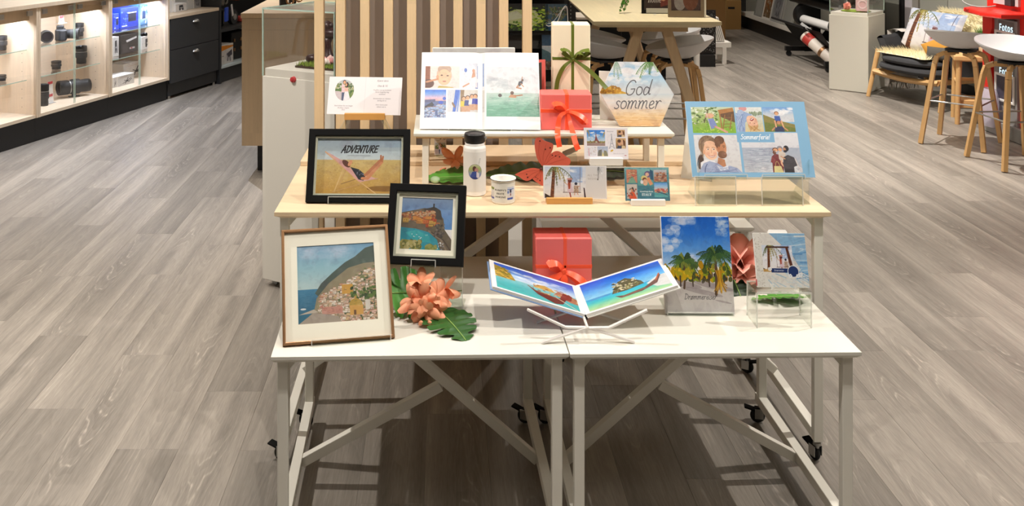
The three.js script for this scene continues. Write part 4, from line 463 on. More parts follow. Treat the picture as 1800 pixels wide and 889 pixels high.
    photo(c, 72, 116, 300, 252, (q) => { swing(q); q.poly([[0.14, 0.04], [0.9, 0.04], [0.9, 0.1], [0.14, 0.1]], '#4a2c22'); q.poly([[0.78, 0.05], [0.86, 0.05], [1, 0.86], [0.9, 0.9]], '#5a3020'); q.box(0, 0.9, 1, 0.1, '#c9a05a'); }); c.fillStyle = '#22386c'; c.fillRect(150, 334, 180, 40); type(c, 'Drømmer', 226, 362, 22, '#dfe4ee'); c.fillStyle = '#dfe2e6'; c.beginPath(); c.arc(366, 362, 57, 0, 7); c.fill(); c.fillStyle = '#22386c'; c.beginPath(); c.arc(366, 362, 50, 0, 7); c.fill(); for (const [x, y] of [[332, 404], [408, 404], [436, 392], [136, 342]]) { c.fillStyle = '#e9ecee'; for (let k = 0; k < 5; k++) { c.beginPath(); c.arc(x + 12 * Math.cos(k * 1.257), y + 12 * Math.sin(k * 1.257), 8, 0, 7); c.fill(); } c.fillStyle = '#8a93a8'; c.beginPath(); c.arc(x, y, 4, 0, 7); c.fill(); } }),
  boatLeft: () => paper(700, 512, (c) => { photo(c, 36, 26, 630, 462, (q) => { q.sky(['#1f4fc4', '#3a74d8', '#9cc4ee', '#d6e4f2'], 0, 0, 1, 0.52); q.sky(['#8cc8d0', '#3fb0b8', '#35b5b6'], 0, 0.5, 1, 1); q.clouds(8, 0.2, 0.2, 0.8, 0.46, 0.1, 'rgba(240,245,252,.35)'); q.poly([[0, 0.08], [0.08, 0.12], [0.2, 0.3], [0.25, 0.55], [0, 0.55]], '#a88a2c'); q.dots(70, 0, 0.14, 0.2, 0.54, 0.01, 0.03, ['#c9a63c', '#7f7a24', '#8a6a24', '#d9b450']); q.poly([[0.46, 0.55], [0.52, 0.42], [0.62, 0.38], [0.7, 0.44], [0.74, 0.56]], '#c2a054'); q.poly([[0.72, 0.6], [0.78, 0.44], [0.88, 0.5], [1, 0.56], [1, 0.78], [0.9, 0.76]], '#a8745a'); q.dots(40, 0.48, 0.42, 1, 0.7, 0.01, 0.026, ['#d9bc74', '#8a6038', '#c49a70']); q.poly([[0.4, 0.56], [0.46, 0.66], [0.7, 0.72], [0.86, 0.7], [0.8, 0.92], [0.7, 0.98], [0.5, 0.8]], '#5a2420'); q.line([[0.4, 0.56], [0.5, 0.7], [0.74, 0.76]], 0.02, '#8a4a34'); q.poly([[0.78, 0.72], [0.84, 0.46], [0.95, 0.5], [0.92, 0.7]], '#7a2f28'); q.line([[0.72, 0.7], [1, 1.02]], 0.016, '#d9c4a8'); q.box(0.46, 0.55, 0.004, 0.1, '#4c3a30'); }); }, '#f6f4f6'),
  boatRight: () => paper(700, 512, (c) => { photo(c, 36, 26, 630, 462, (q) => { q.sky(['#1b55d6', '#2f7fe8', '#5fb0ee', '#8cd0ee'], 0, 0, 1, 0.62); q.sky(['#2fa8dc', '#38c0d2', '#7fcfa8', '#b9dca0'], 0, 0.6, 1, 1); q.poly([[0, 0.66], [0.1, 0.6], [0.3, 0.6], [0.3, 0.66]], 'rgba(80,150,210,.8)'); q.poly([[0.32, 0.66], [0.36, 0.5], [0.44, 0.3], [0.54, 0.24], [0.62, 0.36], [0.7, 0.5], [0.72, 0.62], [0.5, 0.68]], '#5b5a40'); q.dots(80, 0.36, 0.3, 0.66, 0.64, 0.008, 0.026, ['#8a8a50', '#c9c2a4', '#3f4430', '#74704c', '#d9d0b4']); q.poly([[0.74, 0.66], [0.9, 0.5], [1, 0.5], [1, 0.92], [0.84, 0.86]], '#d9dcdc'); q.poly([[0.34, 0.76], [0.44, 0.82], [0.7, 0.76], [0.86, 0.6], [0.92, 0.46], [0.94, 0.5], [0.86, 0.74], [0.66, 0.86], [0.4, 0.88]], '#6a4a44'); q.line([[0.86, 0.64], [0.93, 0.44]], 0.02, '#c0603c'); q.line([[0.4, 0.86], [0.7, 0.8]], 0.014, '#a87a5c'); }); }, '#f6f4f6'),
  mug: () => paper(768, 256, (c) => { photo(c, 150, 70, 110, 150, (q) => { q.sky(['#eceae6', '#d5d0cc']); q.box(0, 0, 1, 0.2, '#8d9a4c'); q.poly([[0.2, 0.25], [0.6, 0.9], [1, 1], [0, 1]], '#8a9cd0'); q.poly([[0, 0.4], [0.3, 0.6], [0.2, 1], [0, 1]], '#c9a9a4'); q.box(0, 0.84, 1, 0.16, '#5a62a8'); }); photo(c, 424, 56, 100, 164, (q) => { q.sky(['#c9d4ea', '#dfe4ee', '#e4d6d0']); q.box(0.3, 0.2, 0.25, 0.26, '#2c3150'); q.box(0, 0.16, 1, 0.06, '#5f7fc4'); q.box(0.36, 0.5, 0.14, 0.2, '#8a4a50'); q.box(0, 0.84, 0.8, 0.16, '#3f58b0'); q.box(0, 0.3, 0.2, 0.2, '#6a86c8'); });
    for (const [t, y] of [["RUMPY'S", 108], ['BESTE', 152], ['VOKSNE', 196]]) type(c, t, 342, y, 33, '#2a2624', 'sans-serif', 'bold'); }, '#f0eee6'),
  bottle: () => paper(512, 512, (c) => { c.save(); c.beginPath(); c.arc(300, 250, 96, 0, 7); c.clip(); photo(c, 204, 154, 192, 192, (q) => { q.sky(['#cfd6b4', '#a8b46a', '#8fa0c8', '#4a5cb4']); q.el(0.46, 0.3, 0.14, 0.18, '#5a3a34'); q.el(0.6, 0.4, 0.14, 0.16, '#c9948c'); q.poly([[0.3, 0.5], [0.62, 0.46], [0.6, 0.9], [0.1, 0.9]], '#3f58a8'); q.poly([[0.6, 0.5], [0.8, 0.6], [0.84, 1], [0.6, 1]], '#e4dfe6'); q.el(0.4, 0.94, 0.3, 0.1, '#34408c'); }); c.restore(); c.strokeStyle = '#3c3c3c'; c.lineWidth = 3; c.beginPath(); c.arc(300, 250, 96, 0, 7); c.stroke(); c.save(); c.translate(372, 120); c.rotate(-1.35); type(c, 'Olivia', 0, 0, 30, '#9a9894', 'serif', 'italic'); c.restore(); }, '#f1efeb'),
  weddingCard: () => paper(200, 280, (c) => { photo(c, 14, 90, 172, 172, wedding); photo(c, 0, 0, 200, 90, (q) => { for (let i = 0; i < 16; i++) { const x = rr(0.5, 1), y = rr(0, 0.5); q.line([[x, y], [x - 0.1, y + 0.16]], 0.03, '#3c4048'); } q.line([[0.14, 0.62], [0.44, 0.66]], 0.04, '#55525a'); }); }, '#f4f0ee'),
  greenScreen: () => paper(512, 256, (c) => photo(c, 0, 0, 512, 256, (q) => { q.sky(['#0d120c', '#16220f', '#2c4a12', '#18280c']); q.dots(220, 0, 0, 1, 1, 0.01, 0.035, ['#2f5214', '#4f7a1c', '#86a828', '#16260e', '#a8c034', '#0c120a']); q.poly([[0, 0.35], [0.3, 0.2], [0.72, 0.24], [0.86, 0.6], [0.6, 0.92], [0.1, 0.72]], '#d6e29c'); q.poly([[0.02, 0.38], [0.3, 0.26], [0.5, 0.5], [0.1, 0.64]], '#e9f0cc'); q.dots(90, 0.55, 0.15, 1, 1, 0.012, 0.04, ['#a6d028', '#cfe64c', '#6a9a1c']); q.dots(40, 0, 0.66, 0.5, 1, 0.012, 0.04, ['#b4d83c', '#5a8a1c', '#2c4a10']); })),
  townScreen: () => paper(256, 256, (c) => photo(c, 0, 0, 256, 256, (q) => { q.sky(['#3c5866', '#4a6a74', '#2f5f80', '#2a5c84']); q.houses(60, (a, b) => b > 0.1 && b < 0.7 && a + b < 1.3, 0.06, 0.1, ['#6a7a7c', '#8a9a90', '#b0a888', '#4c5c5c', '#7a8a50']); q.dots(40, 0.3, 0.1, 0.9, 0.6, 0.02, 0.05, ['#4f6a3c', '#8a8450', '#39502c']); c.strokeStyle = '#e8eef0'; c.lineWidth = 0.03; c.beginPath(); c.moveTo(0.02, 0.7); c.bezierCurveTo(0.4, 0.9, 0.6, 0.2, 1, 0.1); c.stroke(); })),
  mountain: () => paper(256, 512, (c) => photo(c, 0, 0, 256, 512, (q) => { q.sky(['#24394c', '#3f5f7c', '#45657f'], 0, 0, 1, 0.34); q.sky(['#cfdde2', '#9cb8c0'], 0, 0.36, 1, 1); q.poly([[0, 0.42], [0.3, 0.5], [0.7, 0.7], [1, 0.78], [1, 0.9], [0, 0.9]], '#5c8088'); q.dots(60, 0, 0.78, 1, 1, 0.03, 0.08, ['#c6b8a8', '#8a7464', '#dcd4c8', '#6a4c44']); })),
  cushion: () => paper(512, 400, (c) => { photo(c, 0, 0, 512, 400, (q) => { swing(q); q.clouds(6, 0.4, 0.1, 0.9, 0.6, 0.14, 'rgba(180,205,240,.4)'); }); }),
  orangeFrame: () => paper(128, 512, (c) => photo(c, 0, 0, 128, 512, (q) => { q.sky(['#c97c1c', '#b4640e', '#8a4c10', '#7a6648']); q.dots(50, 0.1, 0.5, 0.9, 1, 0.04, 0.12, ['#a09478', '#d8d0c0', '#5c4a30'], 0.3); q.poly([[0.55, 0], [1, 0], [0.9, 0.6], [0.6, 0.5]], '#8a4a0c'); })),
  greyFrame: () => paper(128, 512, (c) => photo(c, 0, 0, 128, 512, (q) => { q.sky(['#a9a9a8', '#8f9090', '#b6b6b4']); q.box(0.25, 0.12, 0.5, 0.74, '#74757a'); q.dots(30, 0.25, 0.14, 0.75, 0.85, 0.05, 0.14, ['#8a8b90', '#626368', '#9fa0a2'], 0.4); })),
  momFrame: () => paper(384, 256, (c) => { photo(c, 0, 0, 384, 256, (q) => { q.sky(['#1a1414', '#2c1a18']); q.poly([[0.5, 0], [1, 0], [1, 0.8], [0.62, 0.9]], '#6a2c24'); q.el(0.72, 0.4, 0.14, 0.3, '#b98468'); q.el(0.3, 0.3, 0.1, 0.2, '#4a2420'); }); type(c, 'home', 150, 190, 70, '#d8d4d2', 'serif', 'italic'); }),
  coupleFrame: () => paper(256, 256, (c) => photo(c, 0, 0, 256, 256, (q) => { q.sky(['#3c2e30', '#5c4448', '#4a3a3c']); q.el(0.3, 0.7, 0.2, 0.3, '#a09a9c'); q.el(0.66, 0.6, 0.26, 0.4, '#7a4c3c'); q.el(0.5, 0.3, 0.3, 0.2, '#c9a498'); q.el(0.2, 0.2, 0.06, 0.06, '#e8e2e0'); q.line([[0.5, 0.4], [0.8, 0.2]], 0.04, '#b8aaac'); })),
  greyBook: () => paper(512, 128, (c) => photo(c, 0, 0, 512, 128, (q) => { q.sky(['#c9c7c4', '#b9b6b4']); for (const [x, y, r] of [[0.26, 0.7, 0.1], [0.36, 0.5, 0.08], [0.16, 0.3, 0.05], [0.62, 0.4, 0.08], [0.7, 0.66, 0.12], [0.5, 0.3, 0.05]]) q.el(x, y, r, r * 1.2, ['#5b5a60', '#6f7072', '#4a4a52'][Math.floor(rnd() * 3)], rr(-1, 1)); })),
  fotos: () => paper(256, 128, (c) => type(c, 'Fotos', 128, 92, 88, '#ffffff', 'sans-serif', 'bold'), '#000000'),
  gimbalBox: () => paper(256, 256, (c) => photo(c, 0, 0, 256, 256, (q) => { q.box(0, 0, 1, 1, '#dedbd6'); q.poly([[0, 0], [1, 0.1], [1, 0.16], [0, 0.32]], '#f09018'); q.el(0.62, 0.64, 0.2, 0.26, '#c9c6c6'); q.poly([[0.5, 0.5], [0.9, 0.3], [0.92, 0.6], [0.62, 0.7]], '#4a4650'); q.line([[0.62, 0.66], [0.58, 0.86]], 0.06, '#39363e'); q.line([[0.74, 0.62], [0.78, 0.9]], 0.05, '#39363e'); q.box(0.16, 0.56, 0.16, 0.04, '#8a8a90'); })),
  droneBox: () => paper(256, 256, (c) => photo(c, 0, 0, 256, 256, (q) => { q.box(0, 0, 1, 1, '#e2e0dc'); for (const [a, b] of [[[0.3, 0.8], [0.8, 0.4]], [[0.4, 0.5], [0.7, 0.75]], [[0.45, 0.85], [0.62, 0.3]], [[0.66, 0.7], [0.84, 0.5]]]) q.line([a, b], 0.045, '#3c3c40'); q.el(0.56, 0.62, 0.08, 0.08, '#2c2c30'); q.line([[0.2, 0.2], [0.6, 0.18]], 0.02, '#cfae8c'); })),
  blueBox: () => paper(256, 256, (c) => photo(c, 0, 0, 256, 256, (q) => { q.sky(['#2238c0', '#1c34b8', '#1c3ab0']); q.box(0.42, 0.3, 0.46, 0.42, '#1c2236'); q.box(0.4, 0.24, 0.5, 0.05, '#dfe6f4'); q.dots(14, 0.04, 0.1, 0.4, 0.9, 0.02, 0.05, ['#3a58d8', '#5f7fe8']); q.box(0.06, 0.88, 0.3, 0.05, '#dfe6f4'); })),
  skyBox: () => paper(256, 256, (c) => photo(c, 0, 0, 256, 256, (q) => { q.sky(['#3c8fe0', '#6fb4ee', '#cfe4f4', '#3c7fc0']); q.dots(40, 0, 0.1, 1, 0.9, 0.03, 0.1, ['#dcecf8', '#1c5fc0', '#8cc0ee']); q.box(0.2, 0.3, 0.3, 0.4, '#2a4c80'); })),
  whiteBox: () => paper(256, 256, (c) => photo(c, 0, 0, 256, 256, (q) => { q.box(0, 0, 1, 1, '#e6e4e0'); q.poly([[0.3, 0.2], [0.64, 0.16], [0.74, 0.84], [0.6, 0.86], [0.5, 0.6], [0.42, 0.86], [0.3, 0.84]], '#3a3c40'); q.box(0.4, 0.5, 0.24, 0.1, '#c9c8c6'); })),
  blackBox: () => paper(256, 256, (c) => photo(c, 0, 0, 256, 256, (q) => { q.sky(['#2c2a2a', '#3a3634']); q.poly([[0.3, 0.3], [0.9, 0.16], [0.92, 0.26], [0.34, 0.42]], '#e6e4e2'); q.box(0.5, 0.72, 0.3, 0.1, '#c9c2be'); q.box(0.56, 0.74, 0.1, 0.06, '#c03030'); q.poly([[0.1, 0.5], [0.4, 0.46], [0.4, 0.9], [0.1, 0.94]], '#4a4442'); })),
};
const ink = {};
const print = (k, roughness = 0.45) => (ink[k] ??= std({ map: PRINT[k](), color: 0xe6e6e6, roughness }));

// ---------------------------------------------------------------- things on the tables
const HW = 0.74, HL = 0.514, HR = 0.905, HB = 0.756;                // heights: wooden table, low tables, riser, wooden step
const rect = (w, h, x = 0, y = 0) => [[x - w / 2, y], [x + w / 2, y], [x + w / 2, y + h], [x - w / 2, y + h]];
const ringOf = (w, h, b, depth, z, bt = b, bb = b, bevel = 0) => prism(rect(w, h), depth, [0, 0, z], null, bevel, [rect(w - 2 * b, h - bt - bb, 0, bb)]);
function framed(name, label, f, o) {
  const t = thing(name, label, 'picture frame', f.pos, f.turn), lean1 = (g) => g.rotateX(-f.t), { w, L } = f, dep = o.depth, b = o.bar;
  part(t, 'frame', lean1(ringOf(w, L, b, dep, -dep / 2, b, b, 0.0018)), o.frame);
  const iw = w - 2 * b, ih = L - 2 * b, zi = -dep * 0.62;
  let mw = 0, mt = 0, mb = 0;
  if (o.spacer) { part(t, 'spacer', lean1(ringOf(iw, ih, o.spacer, dep * 0.4, -dep * 0.5).translate(0, b, 0)), M.passeGrey); mw = mt = mb = o.spacer; }
  if (o.mat) { part(t, 'mat_board', lean1(ringOf(iw - 2 * mw, ih - 2 * mw, o.mat[0], 0.0018, zi, o.mat[1], o.mat[2]).translate(0, b + mw, 0)), M.passe); mb += o.mat[2]; mt += o.mat[1]; mw += o.mat[0]; }
  part(t, 'print', lean1(sheet(iw - 2 * mw + 0.002, ih - mt - mb + 0.002, [0, b + mb + (ih - mt - mb) / 2, zi - 0.0014])), print(o.print));
  part(t, 'glass_pane', lean1(box(iw, ih, 0.0015, [0, b + ih / 2, -dep * 0.25])), M.frameGlass);
  part(t, 'backing', lean1(box(w - b, L - b, 0.003, [0, L / 2, -dep + 0.001])), M.blackMatt);
  return t;
}
function acrylicPlate(t, w, h, y, z, rx, name = 'plate', th = 0.003, x = 0) {   // a clear plate with its bright cut edges; y, z: its lower edge
  const m = (g) => put(g.translate(0, h / 2, 0), [x, y, z], [rx, 0, 0]);
  const p = part(t, name, m(box(w, h, th)), M.acrylic);
  part(p, 'edge', [m(box(0.0022, h, th * 1.04, [w / 2, 0, 0])), m(box(0.0022, h, th * 1.04, [-w / 2, 0, 0])), m(box(w, 0.0022, th * 1.04, [0, h / 2, 0]))], M.edge);
  return p;
}
function easel(label, f, base, lipW, o = {}) {                     // clear easel under a leaning thing: ledge, lip, back plate and foot
  const t = thing('acrylic_easel', label, 'display stand', [f.pos.x, base, f.pos.z], f.turn, o.group), rise = f.pos.y - base, dep = o.depth ?? 0.014;
  const off = o.off ?? 0, bw = o.backW ?? lipW;
  part(t, 'ledge', box(lipW, 0.003, dep + 0.004, [off, rise - 0.002, -dep / 2 + 0.003]), M.acrylic);
  acrylicPlate(t, lipW, o.lip ?? 0.016, rise - 0.003, 0.0055, -f.t * 0.5, 'lip', 0.003, off);
  acrylicPlate(t, bw, f.L * (o.back ?? 0.7), rise - 0.003, -dep - 0.005, -f.t, 'back_plate', 0.003, off);
  part(t, 'foot', box(bw, 0.003, 0.1, [off, 0.0016, -0.05 - dep]), M.acrylic);
  const sx = Math.sin(f.t) * f.L * 0.45; part(t, 'prop', bar([off, 0.004, -dep - sx - 0.055], [off, rise + Math.cos(f.t) * f.L * 0.42, -dep - sx - 0.012], 0.03, 0.003, 0), M.acrylic);
  if (rise > 0.03) for (const s of [-1, 1]) acrylicPlate(t, 0.06, rise - 0.004, 0.001, -0.03, 0, 'side_post', 0.003, off + s * (bw / 2 - 0.03));
  return t;
}
// frames
const fA = lean([536.6, 355], [718.7, 356], 226.3, HW + 0.006, 22);
framed('picture_frame', 'black frame with a beach chair picture lettered ADVENTURE on the wooden table', fA, { frame: M.blackMatt, bar: 0.0205, depth: 0.026, spacer: 0.0055, print: 'adventure' });
easel('clear easel under the black ADVENTURE frame', fA, HW, 0.19, { off: 0.01, depth: 0.026, lip: 0.02 });
const fB = lean([497.2, 607.5], [694.4, 592.5], 398.2, HL + 0.006, 31);
framed('picture_frame', 'thin copper gold frame with a cliffside coastal town picture and cream mat', fB, { frame: M.gold, bar: 0.0075, depth: 0.016, mat: [0.0325, 0.036, 0.041], print: 'coast' });
easel('clear easel under the copper gold frame', fB, HL, 0.2, { off: 0.03, depth: 0.016, lip: 0.012 });
const fC = lean([676, 462.5], [813.3, 468.5], 323.4, 0.649, 24);
fC.pos = P(744.6, 465.5, 2.767); { const p = lean([676, 462.5], [813.3, 468.5], 323.4, fC.pos.y, 24); Object.assign(fC, { turn: p.turn, w: p.w, L: p.L, pos: p.pos }); }
framed('picture_frame', 'small square black frame with a harbour town picture raised on a clear stand', fC, { frame: M.blackMatt, bar: 0.0205, depth: 0.026, spacer: 0.0065, mat: [0.0085, 0.0085, 0.014], print: 'harbour' });
easel('tall clear stand under the small black harbour picture frame', fC, HL, 0.066, { depth: 0.026, lip: 0.018, back: 0.5, backW: 0.205 });

function cardHolder(name, label, cat, f, printKey, o) {            // a leaning card in a grooved block
  const cardT = thing(name, label, 'card', f.pos, f.turn);
  part(cardT, 'card_body', box(f.w, f.L, o.th ?? 0.0012, [0, f.L / 2, -0.0008]).rotateX(-f.t), M.whiteBoard);
  part(cardT, 'print', sheet(f.w, f.L, [0, f.L / 2, 0.0002]).rotateX(-f.t), print(printKey, 0.6));
}
function block(label, l, r, topPy, h0, mat, depth = 0.032, matName = 'card_block') {
  const a = A(...l, h0), b = A(...r, h0), c = a.clone().add(b).multiplyScalar(0.5), w = a.distanceTo(b), turn = -Math.atan2(b.z - a.z, b.x - a.x), hh = Y(topPy, -c.z + 0.002) - h0;
  return solo(matName, [rbox(w, hh, depth * 0.36, 0.0015, [0, hh / 2, -depth * 0.18]), rbox(w, hh, depth * 0.5, 0.0015, [0, hh / 2, -depth * 0.75]), box(w - 0.004, hh * 0.3, depth * 0.2, [0, hh * 0.16, -depth * 0.43])], mat, label, 'card holder', c, turn);
}
const cardAt = (bl, br, top, d, tilt) => { const h = Y((bl[1] + br[1]) / 2, d); return lean(bl, br, top, h, tilt); };
// swing card and its oak block, Italy card and its white block
cardHolder('greeting_card', 'white card with two people on a palm tree swing, in the oak block', 'card', cardAt([955.3, 348.6], [1067, 349.6], 291, 3.034, 10), 'swingCard', {});
block('oak wood block holding the palm swing card', [961, 359], [1042, 359], 348, HW, M.oakDeep);
cardHolder('greeting_card', 'teal collage card lettered Greetings from ITALY in a white block', 'card', cardAt([1099.5, 352.8], [1178, 352.8], 294.3, 3.018, 13), 'italy', {});
block('white block holding the teal ITALY card', [1110, 362.3], [1170, 362.3], 351, HW, M.whiteBoard);
{ // Paris card on a clear riser
  const d = 3.14, h = Y(291, d), t = thing('acrylic_riser', 'small clear riser under the Paris card', 'display stand', [X(1066, d), HW, -d - 0.03]);
  const hh = h - HW; part(t, 'top_plate', box(0.15, 0.003, 0.09, [0, hh - 0.0016, 0]), M.acrylic);
  for (const s of [-1, 1]) { const p = part(t, 'side_plate', box(0.003, hh - 0.004, 0.09, [s * 0.0735, hh / 2 - 0.002, 0]), M.acrylic); part(p, 'edge', box(0.0032, hh - 0.004, 0.002, [s * 0.0735, hh / 2 - 0.002, 0.045]), M.edge); }
  part(t, 'top_edge', box(0.15, 0.0032, 0.002, [0, hh - 0.0016, 0.045]), M.edge);
  cardHolder('greeting_card', 'white collage card with the Paris tower photo, in a white block on the clear riser', 'card', cardAt([1027.2, 279.4], [1104.8, 280], 224.6, 3.15, 12), 'paris', {});
  const k = block('white block holding the Paris card on the clear riser', [1037.6, 291], [1095.3, 291], 278, h, M.whiteBoard, 0.03);
}
{ // small wedding photo card below the white riser
  const d = 3.53, f = lean([763.5, 272.3], [784.5, 272.3], 240.5, Y(272.3, d), 8);
  cardHolder('photo_card', 'tiny wedding photo card under the white riser', 'card', f, 'weddingCard', {});
  const t = thing('acrylic_block', 'tiny clear block holding the wedding photo card under the riser', 'card holder', [f.pos.x, HB, f.pos.z]);
  part(t, 'block', rbox(0.03, f.pos.y - HB + 0.004, 0.01, 0.001, [0, (f.pos.y - HB) / 2 + 0.001, -0.007]), M.acrylic); part(t, 'lip', box(0.03, 0.012, 0.002, [0, f.pos.y - HB, 0.003]), M.acrylic);
}
{ // wedding invitation on an oak ledge with clear legs
  const d = 3.52, h = Y(201.4, d), f = lean([574.3, 200.3], [703.9, 202.6], 135.4, h, 24);
  const t = thing('invitation_card', 'wide white wedding invitation with a round couple photo above the ADVENTURE frame', 'card', f.pos, f.turn);
  part(t, 'card_body', box(f.w, f.L, 0.0012, [0, f.L / 2, -0.0008]).rotateX(-f.t), M.whiteBoard); part(t, 'print', sheet(f.w, f.L, [0, f.L / 2, 0.0002]).rotateX(-f.t), print('invitation', 0.6));
  const s = thing('oak_card_stand', 'oak ledge on clear splayed legs holding the wedding invitation', 'card holder', [X(640.5, d - 0.02), HB, -d - 0.012]), lw = 0.139, y = Y(210, d) - HB;
  part(s, 'ledge', [rbox(lw, 0.023, 0.012, 0.0015, [0, y + 0.0115, 0.016]), rbox(lw, 0.006, 0.04, 0.0015, [0, y + 0.003, 0])], M.oakDeep);
  part(s, 'back_rest', box(0.13, 0.075, 0.003, [0, y + 0.045, -0.026], [-f.t, 0, 0]), M.acrylic);
  for (const a of [-1, 1]) { const p = part(s, 'leg', bar([a * 0.135, 0.001, 0.0], [a * 0.06, y + 0.002, -0.012], 0.012, 0.004, 0), M.acrylic); part(p, 'edge', bar([a * 0.1415, 0.001, 0.0], [a * 0.0665, y + 0.002, -0.012], 0.0015, 0.0045, 0), M.edge); part(s, 'leg', bar([a * 0.1, 0.001, -0.09], [a * 0.055, y + 0.002, -0.02], 0.012, 0.004, 0), M.acrylic); }
}
{ // big open photo book on the riser
  const f = lean([737.6, 226.7], [950.5, 228.4], 92.6, HR + 0.003, 30), t = thing('photo_book', 'large open white photo book with family collage and sea jump on the riser', 'book', f.pos, f.turn), rot = (g) => g.rotateX(-f.t), { w, L } = f, sp = 0.014;
  part(t, 'cover', rot([rbox(w / 2 - 0.002, L + 0.005, 0.003, 0.001, [-w / 4, L / 2, -0.0155]), rbox(w / 2 - 0.002, L + 0.005, 0.003, 0.001, [w / 4, L / 2, -0.0155]), box(0.014, L + 0.004, 0.002, [0, L / 2, -0.017])].map(clean).reduce((a, b) => mergeGeometries([a, b]))), M.whiteBoard);
  const surf = (z0) => (u, v) => { const x = (u - 0.5) * w, s = Math.abs(u - sp - 0.486) * 2; return [x, v * L, z0 - 0.007 * Math.exp(-Math.pow(s / 0.045, 2)) + 0.0018 * Math.sin(Math.min(1, s) * Math.PI)]; };
  const pg = part(t, 'page_block', rot(box(w - 0.002, L - 0.002, 0.011, [0, L / 2, -0.0085 ])), M.pages);
  part(t, 'open_spread', rot(grid(60, 4, surf(-0.0002 + 0.0005))), print('spread', 0.4));
  part(t, 'ribbon_end', rot(box(0.004, 0.005, 0.002, [0.004, -0.003, -0.006])), M.redPlastic);
  easel('clear easel under the large open photo book on the riser', { ...f, w }, HR, 0.2, { depth: 0.018, lip: 0.005, back: 0.6, backW: 0.34 });
  // behind it: a grey patterned book and a red card
  const d = 3.47, k = thing('photo_book', 'grey floral photo book standing behind the large open photo book', 'book', [X(833, d), HR, -d + 0.015]), hh = Y(80, d + 0.05) - HR, kw = X(907, d) - X(761, d);
  const tl = 0.16; part(k, 'cover', rbox(kw, hh, 0.024, 0.003, [0, hh / 2, -0.012]).rotateX(-tl), M.whiteBoard); part(k, 'print', sheet(kw - 0.004, hh * 0.98, [0, hh / 2, 0.0006]).rotateX(-tl), print('greyBook'));
  const r = solo('red_card', box(0.19, 0.19, 0.003, [0, 0.095, 0]).rotateX(-0.12), M.coral, 'plain coral red card standing behind the grey floral book', 'card', [X(913, 3.44), HR + 0.002, -3.495]);
  const s = thing('easel_back', 'dark tablet shaped stand edge beside the large open book', 'stand', [X(945, 3.45), HR, -3.44], R(58)); part(s, 'stand_panel', rbox(0.05, 0.19, 0.004, 0.001, [0, 0.095, 0]), M.darkGrey); part(s, 'red_back', box(0.04, 0.17, 0.002, [0, 0.09, -0.003]), M.redPlastic);
}
function bowPart(t, c, R0, mat, o) {                               // loops, tails and knot around c; faces +z
  const [x, y, z] = c;
  for (const l of o.loops) part(t, 'bow_loop', ribbon([[x, y, z], [x + l[0] * 0.5, y + l[1] * 0.6 + R0 * 0.5, z + R0 * 0.8], [x + l[0], y + l[1], z + R0 * 0.9], [x + l[0] * 0.95, y + l[1] - R0 * 0.45, z + R0 * 0.4], [x + l[0] * 0.4, y + l[1] * 0.3 - R0 * 0.15, z + 0.003], [x, y, z]], (u) => o.w * (0.5 + 0.75 * Math.sin(Math.PI * u)), [[0, 0.4, 1], [0, 1, 0.7], [0.3, 0.9, 0.8], [0, 0.5, 1], [0, 0.2, 1], [0, 0.4, 1]]), mat);
  for (const q of o.tails.map((w) => w.map((v) => [v[0] + x, v[1] + y, v[2] + z]))) part(t, 'ribbon_tail', ribbon([[x, y, z + 0.002], ...q], (u) => o.w * (0.45 + 0.55 * Math.min(1, u * 2.2)), [[0, 0, 1], ...q.map((v, i) => (i === q.length - 1 ? [0.25, 0.15, 1] : [-0.1, 0.1, 1]))]), mat);
  part(t, 'knot', rbox(o.w * 0.7, o.w * 0.75, 0.008, 0.003, [x, y, z + 0.003], [0, 0, 0.3]), mat);
}
function gift(name, label, w, h, dep, pos, turn, mat, rib, o) {
  const t = thing(name, label, 'gift', pos, turn), rw = o.rw ?? 0.016, vx = o.vx ?? 0, e = 0.0008;
  part(t, 'wrapped_box', [rbox(w, h, dep, 0.005, [0, h / 2, -dep / 2], null, 3), ...[-1, 1].map((s) => box(0.0012, h - 0.012, dep * 0.5, [s * (w / 2 + 0.0003), h / 2, -dep * 0.45], [0, 0, 0]))], mat);
  part(t, 'ribbon_band', [rbox(rw, h + 2 * e, dep + 2 * e, 0.0045, [vx, h / 2, -dep / 2], null, 3)], rib);
  if (o.hy) part(t, 'ribbon_band', o.hy === 'slant' ? [] : [rbox(w + 2 * e, rw, dep + 2 * e, 0.004, [0, o.hy, -dep / 2], null, 2)], rib);
  return t;
}
{ // tall cream gift, green bow
  const d = 3.4, w = 0.125, h = 0.325, t = gift('gift_box', 'tall cream gift box with an olive green ribbon bow on the riser', w, h, 0.09, [X(1004.5, d), HR, -d], R(-3), M.cream, M.greenRibbon, { vx: 0.004, hy: Y(103, d) - HR, rw: 0.0135 });
  const y = Y(104, d) - HR; bowPart(t, [0.006, y, 0.003], 0.02, M.greenRibbon, { w: 0.014, loops: [[-0.036, 0.034], [0.052, 0.032], [0.03, 0.022]], tails: [[[-0.03, -0.02, 0.016], [-0.05, -0.06, 0.01], [-0.058, -0.105, 0.012]], [[0.03, -0.018, 0.02], [0.065, -0.045, 0.04], [0.103, -0.085, 0.06]]] });
}
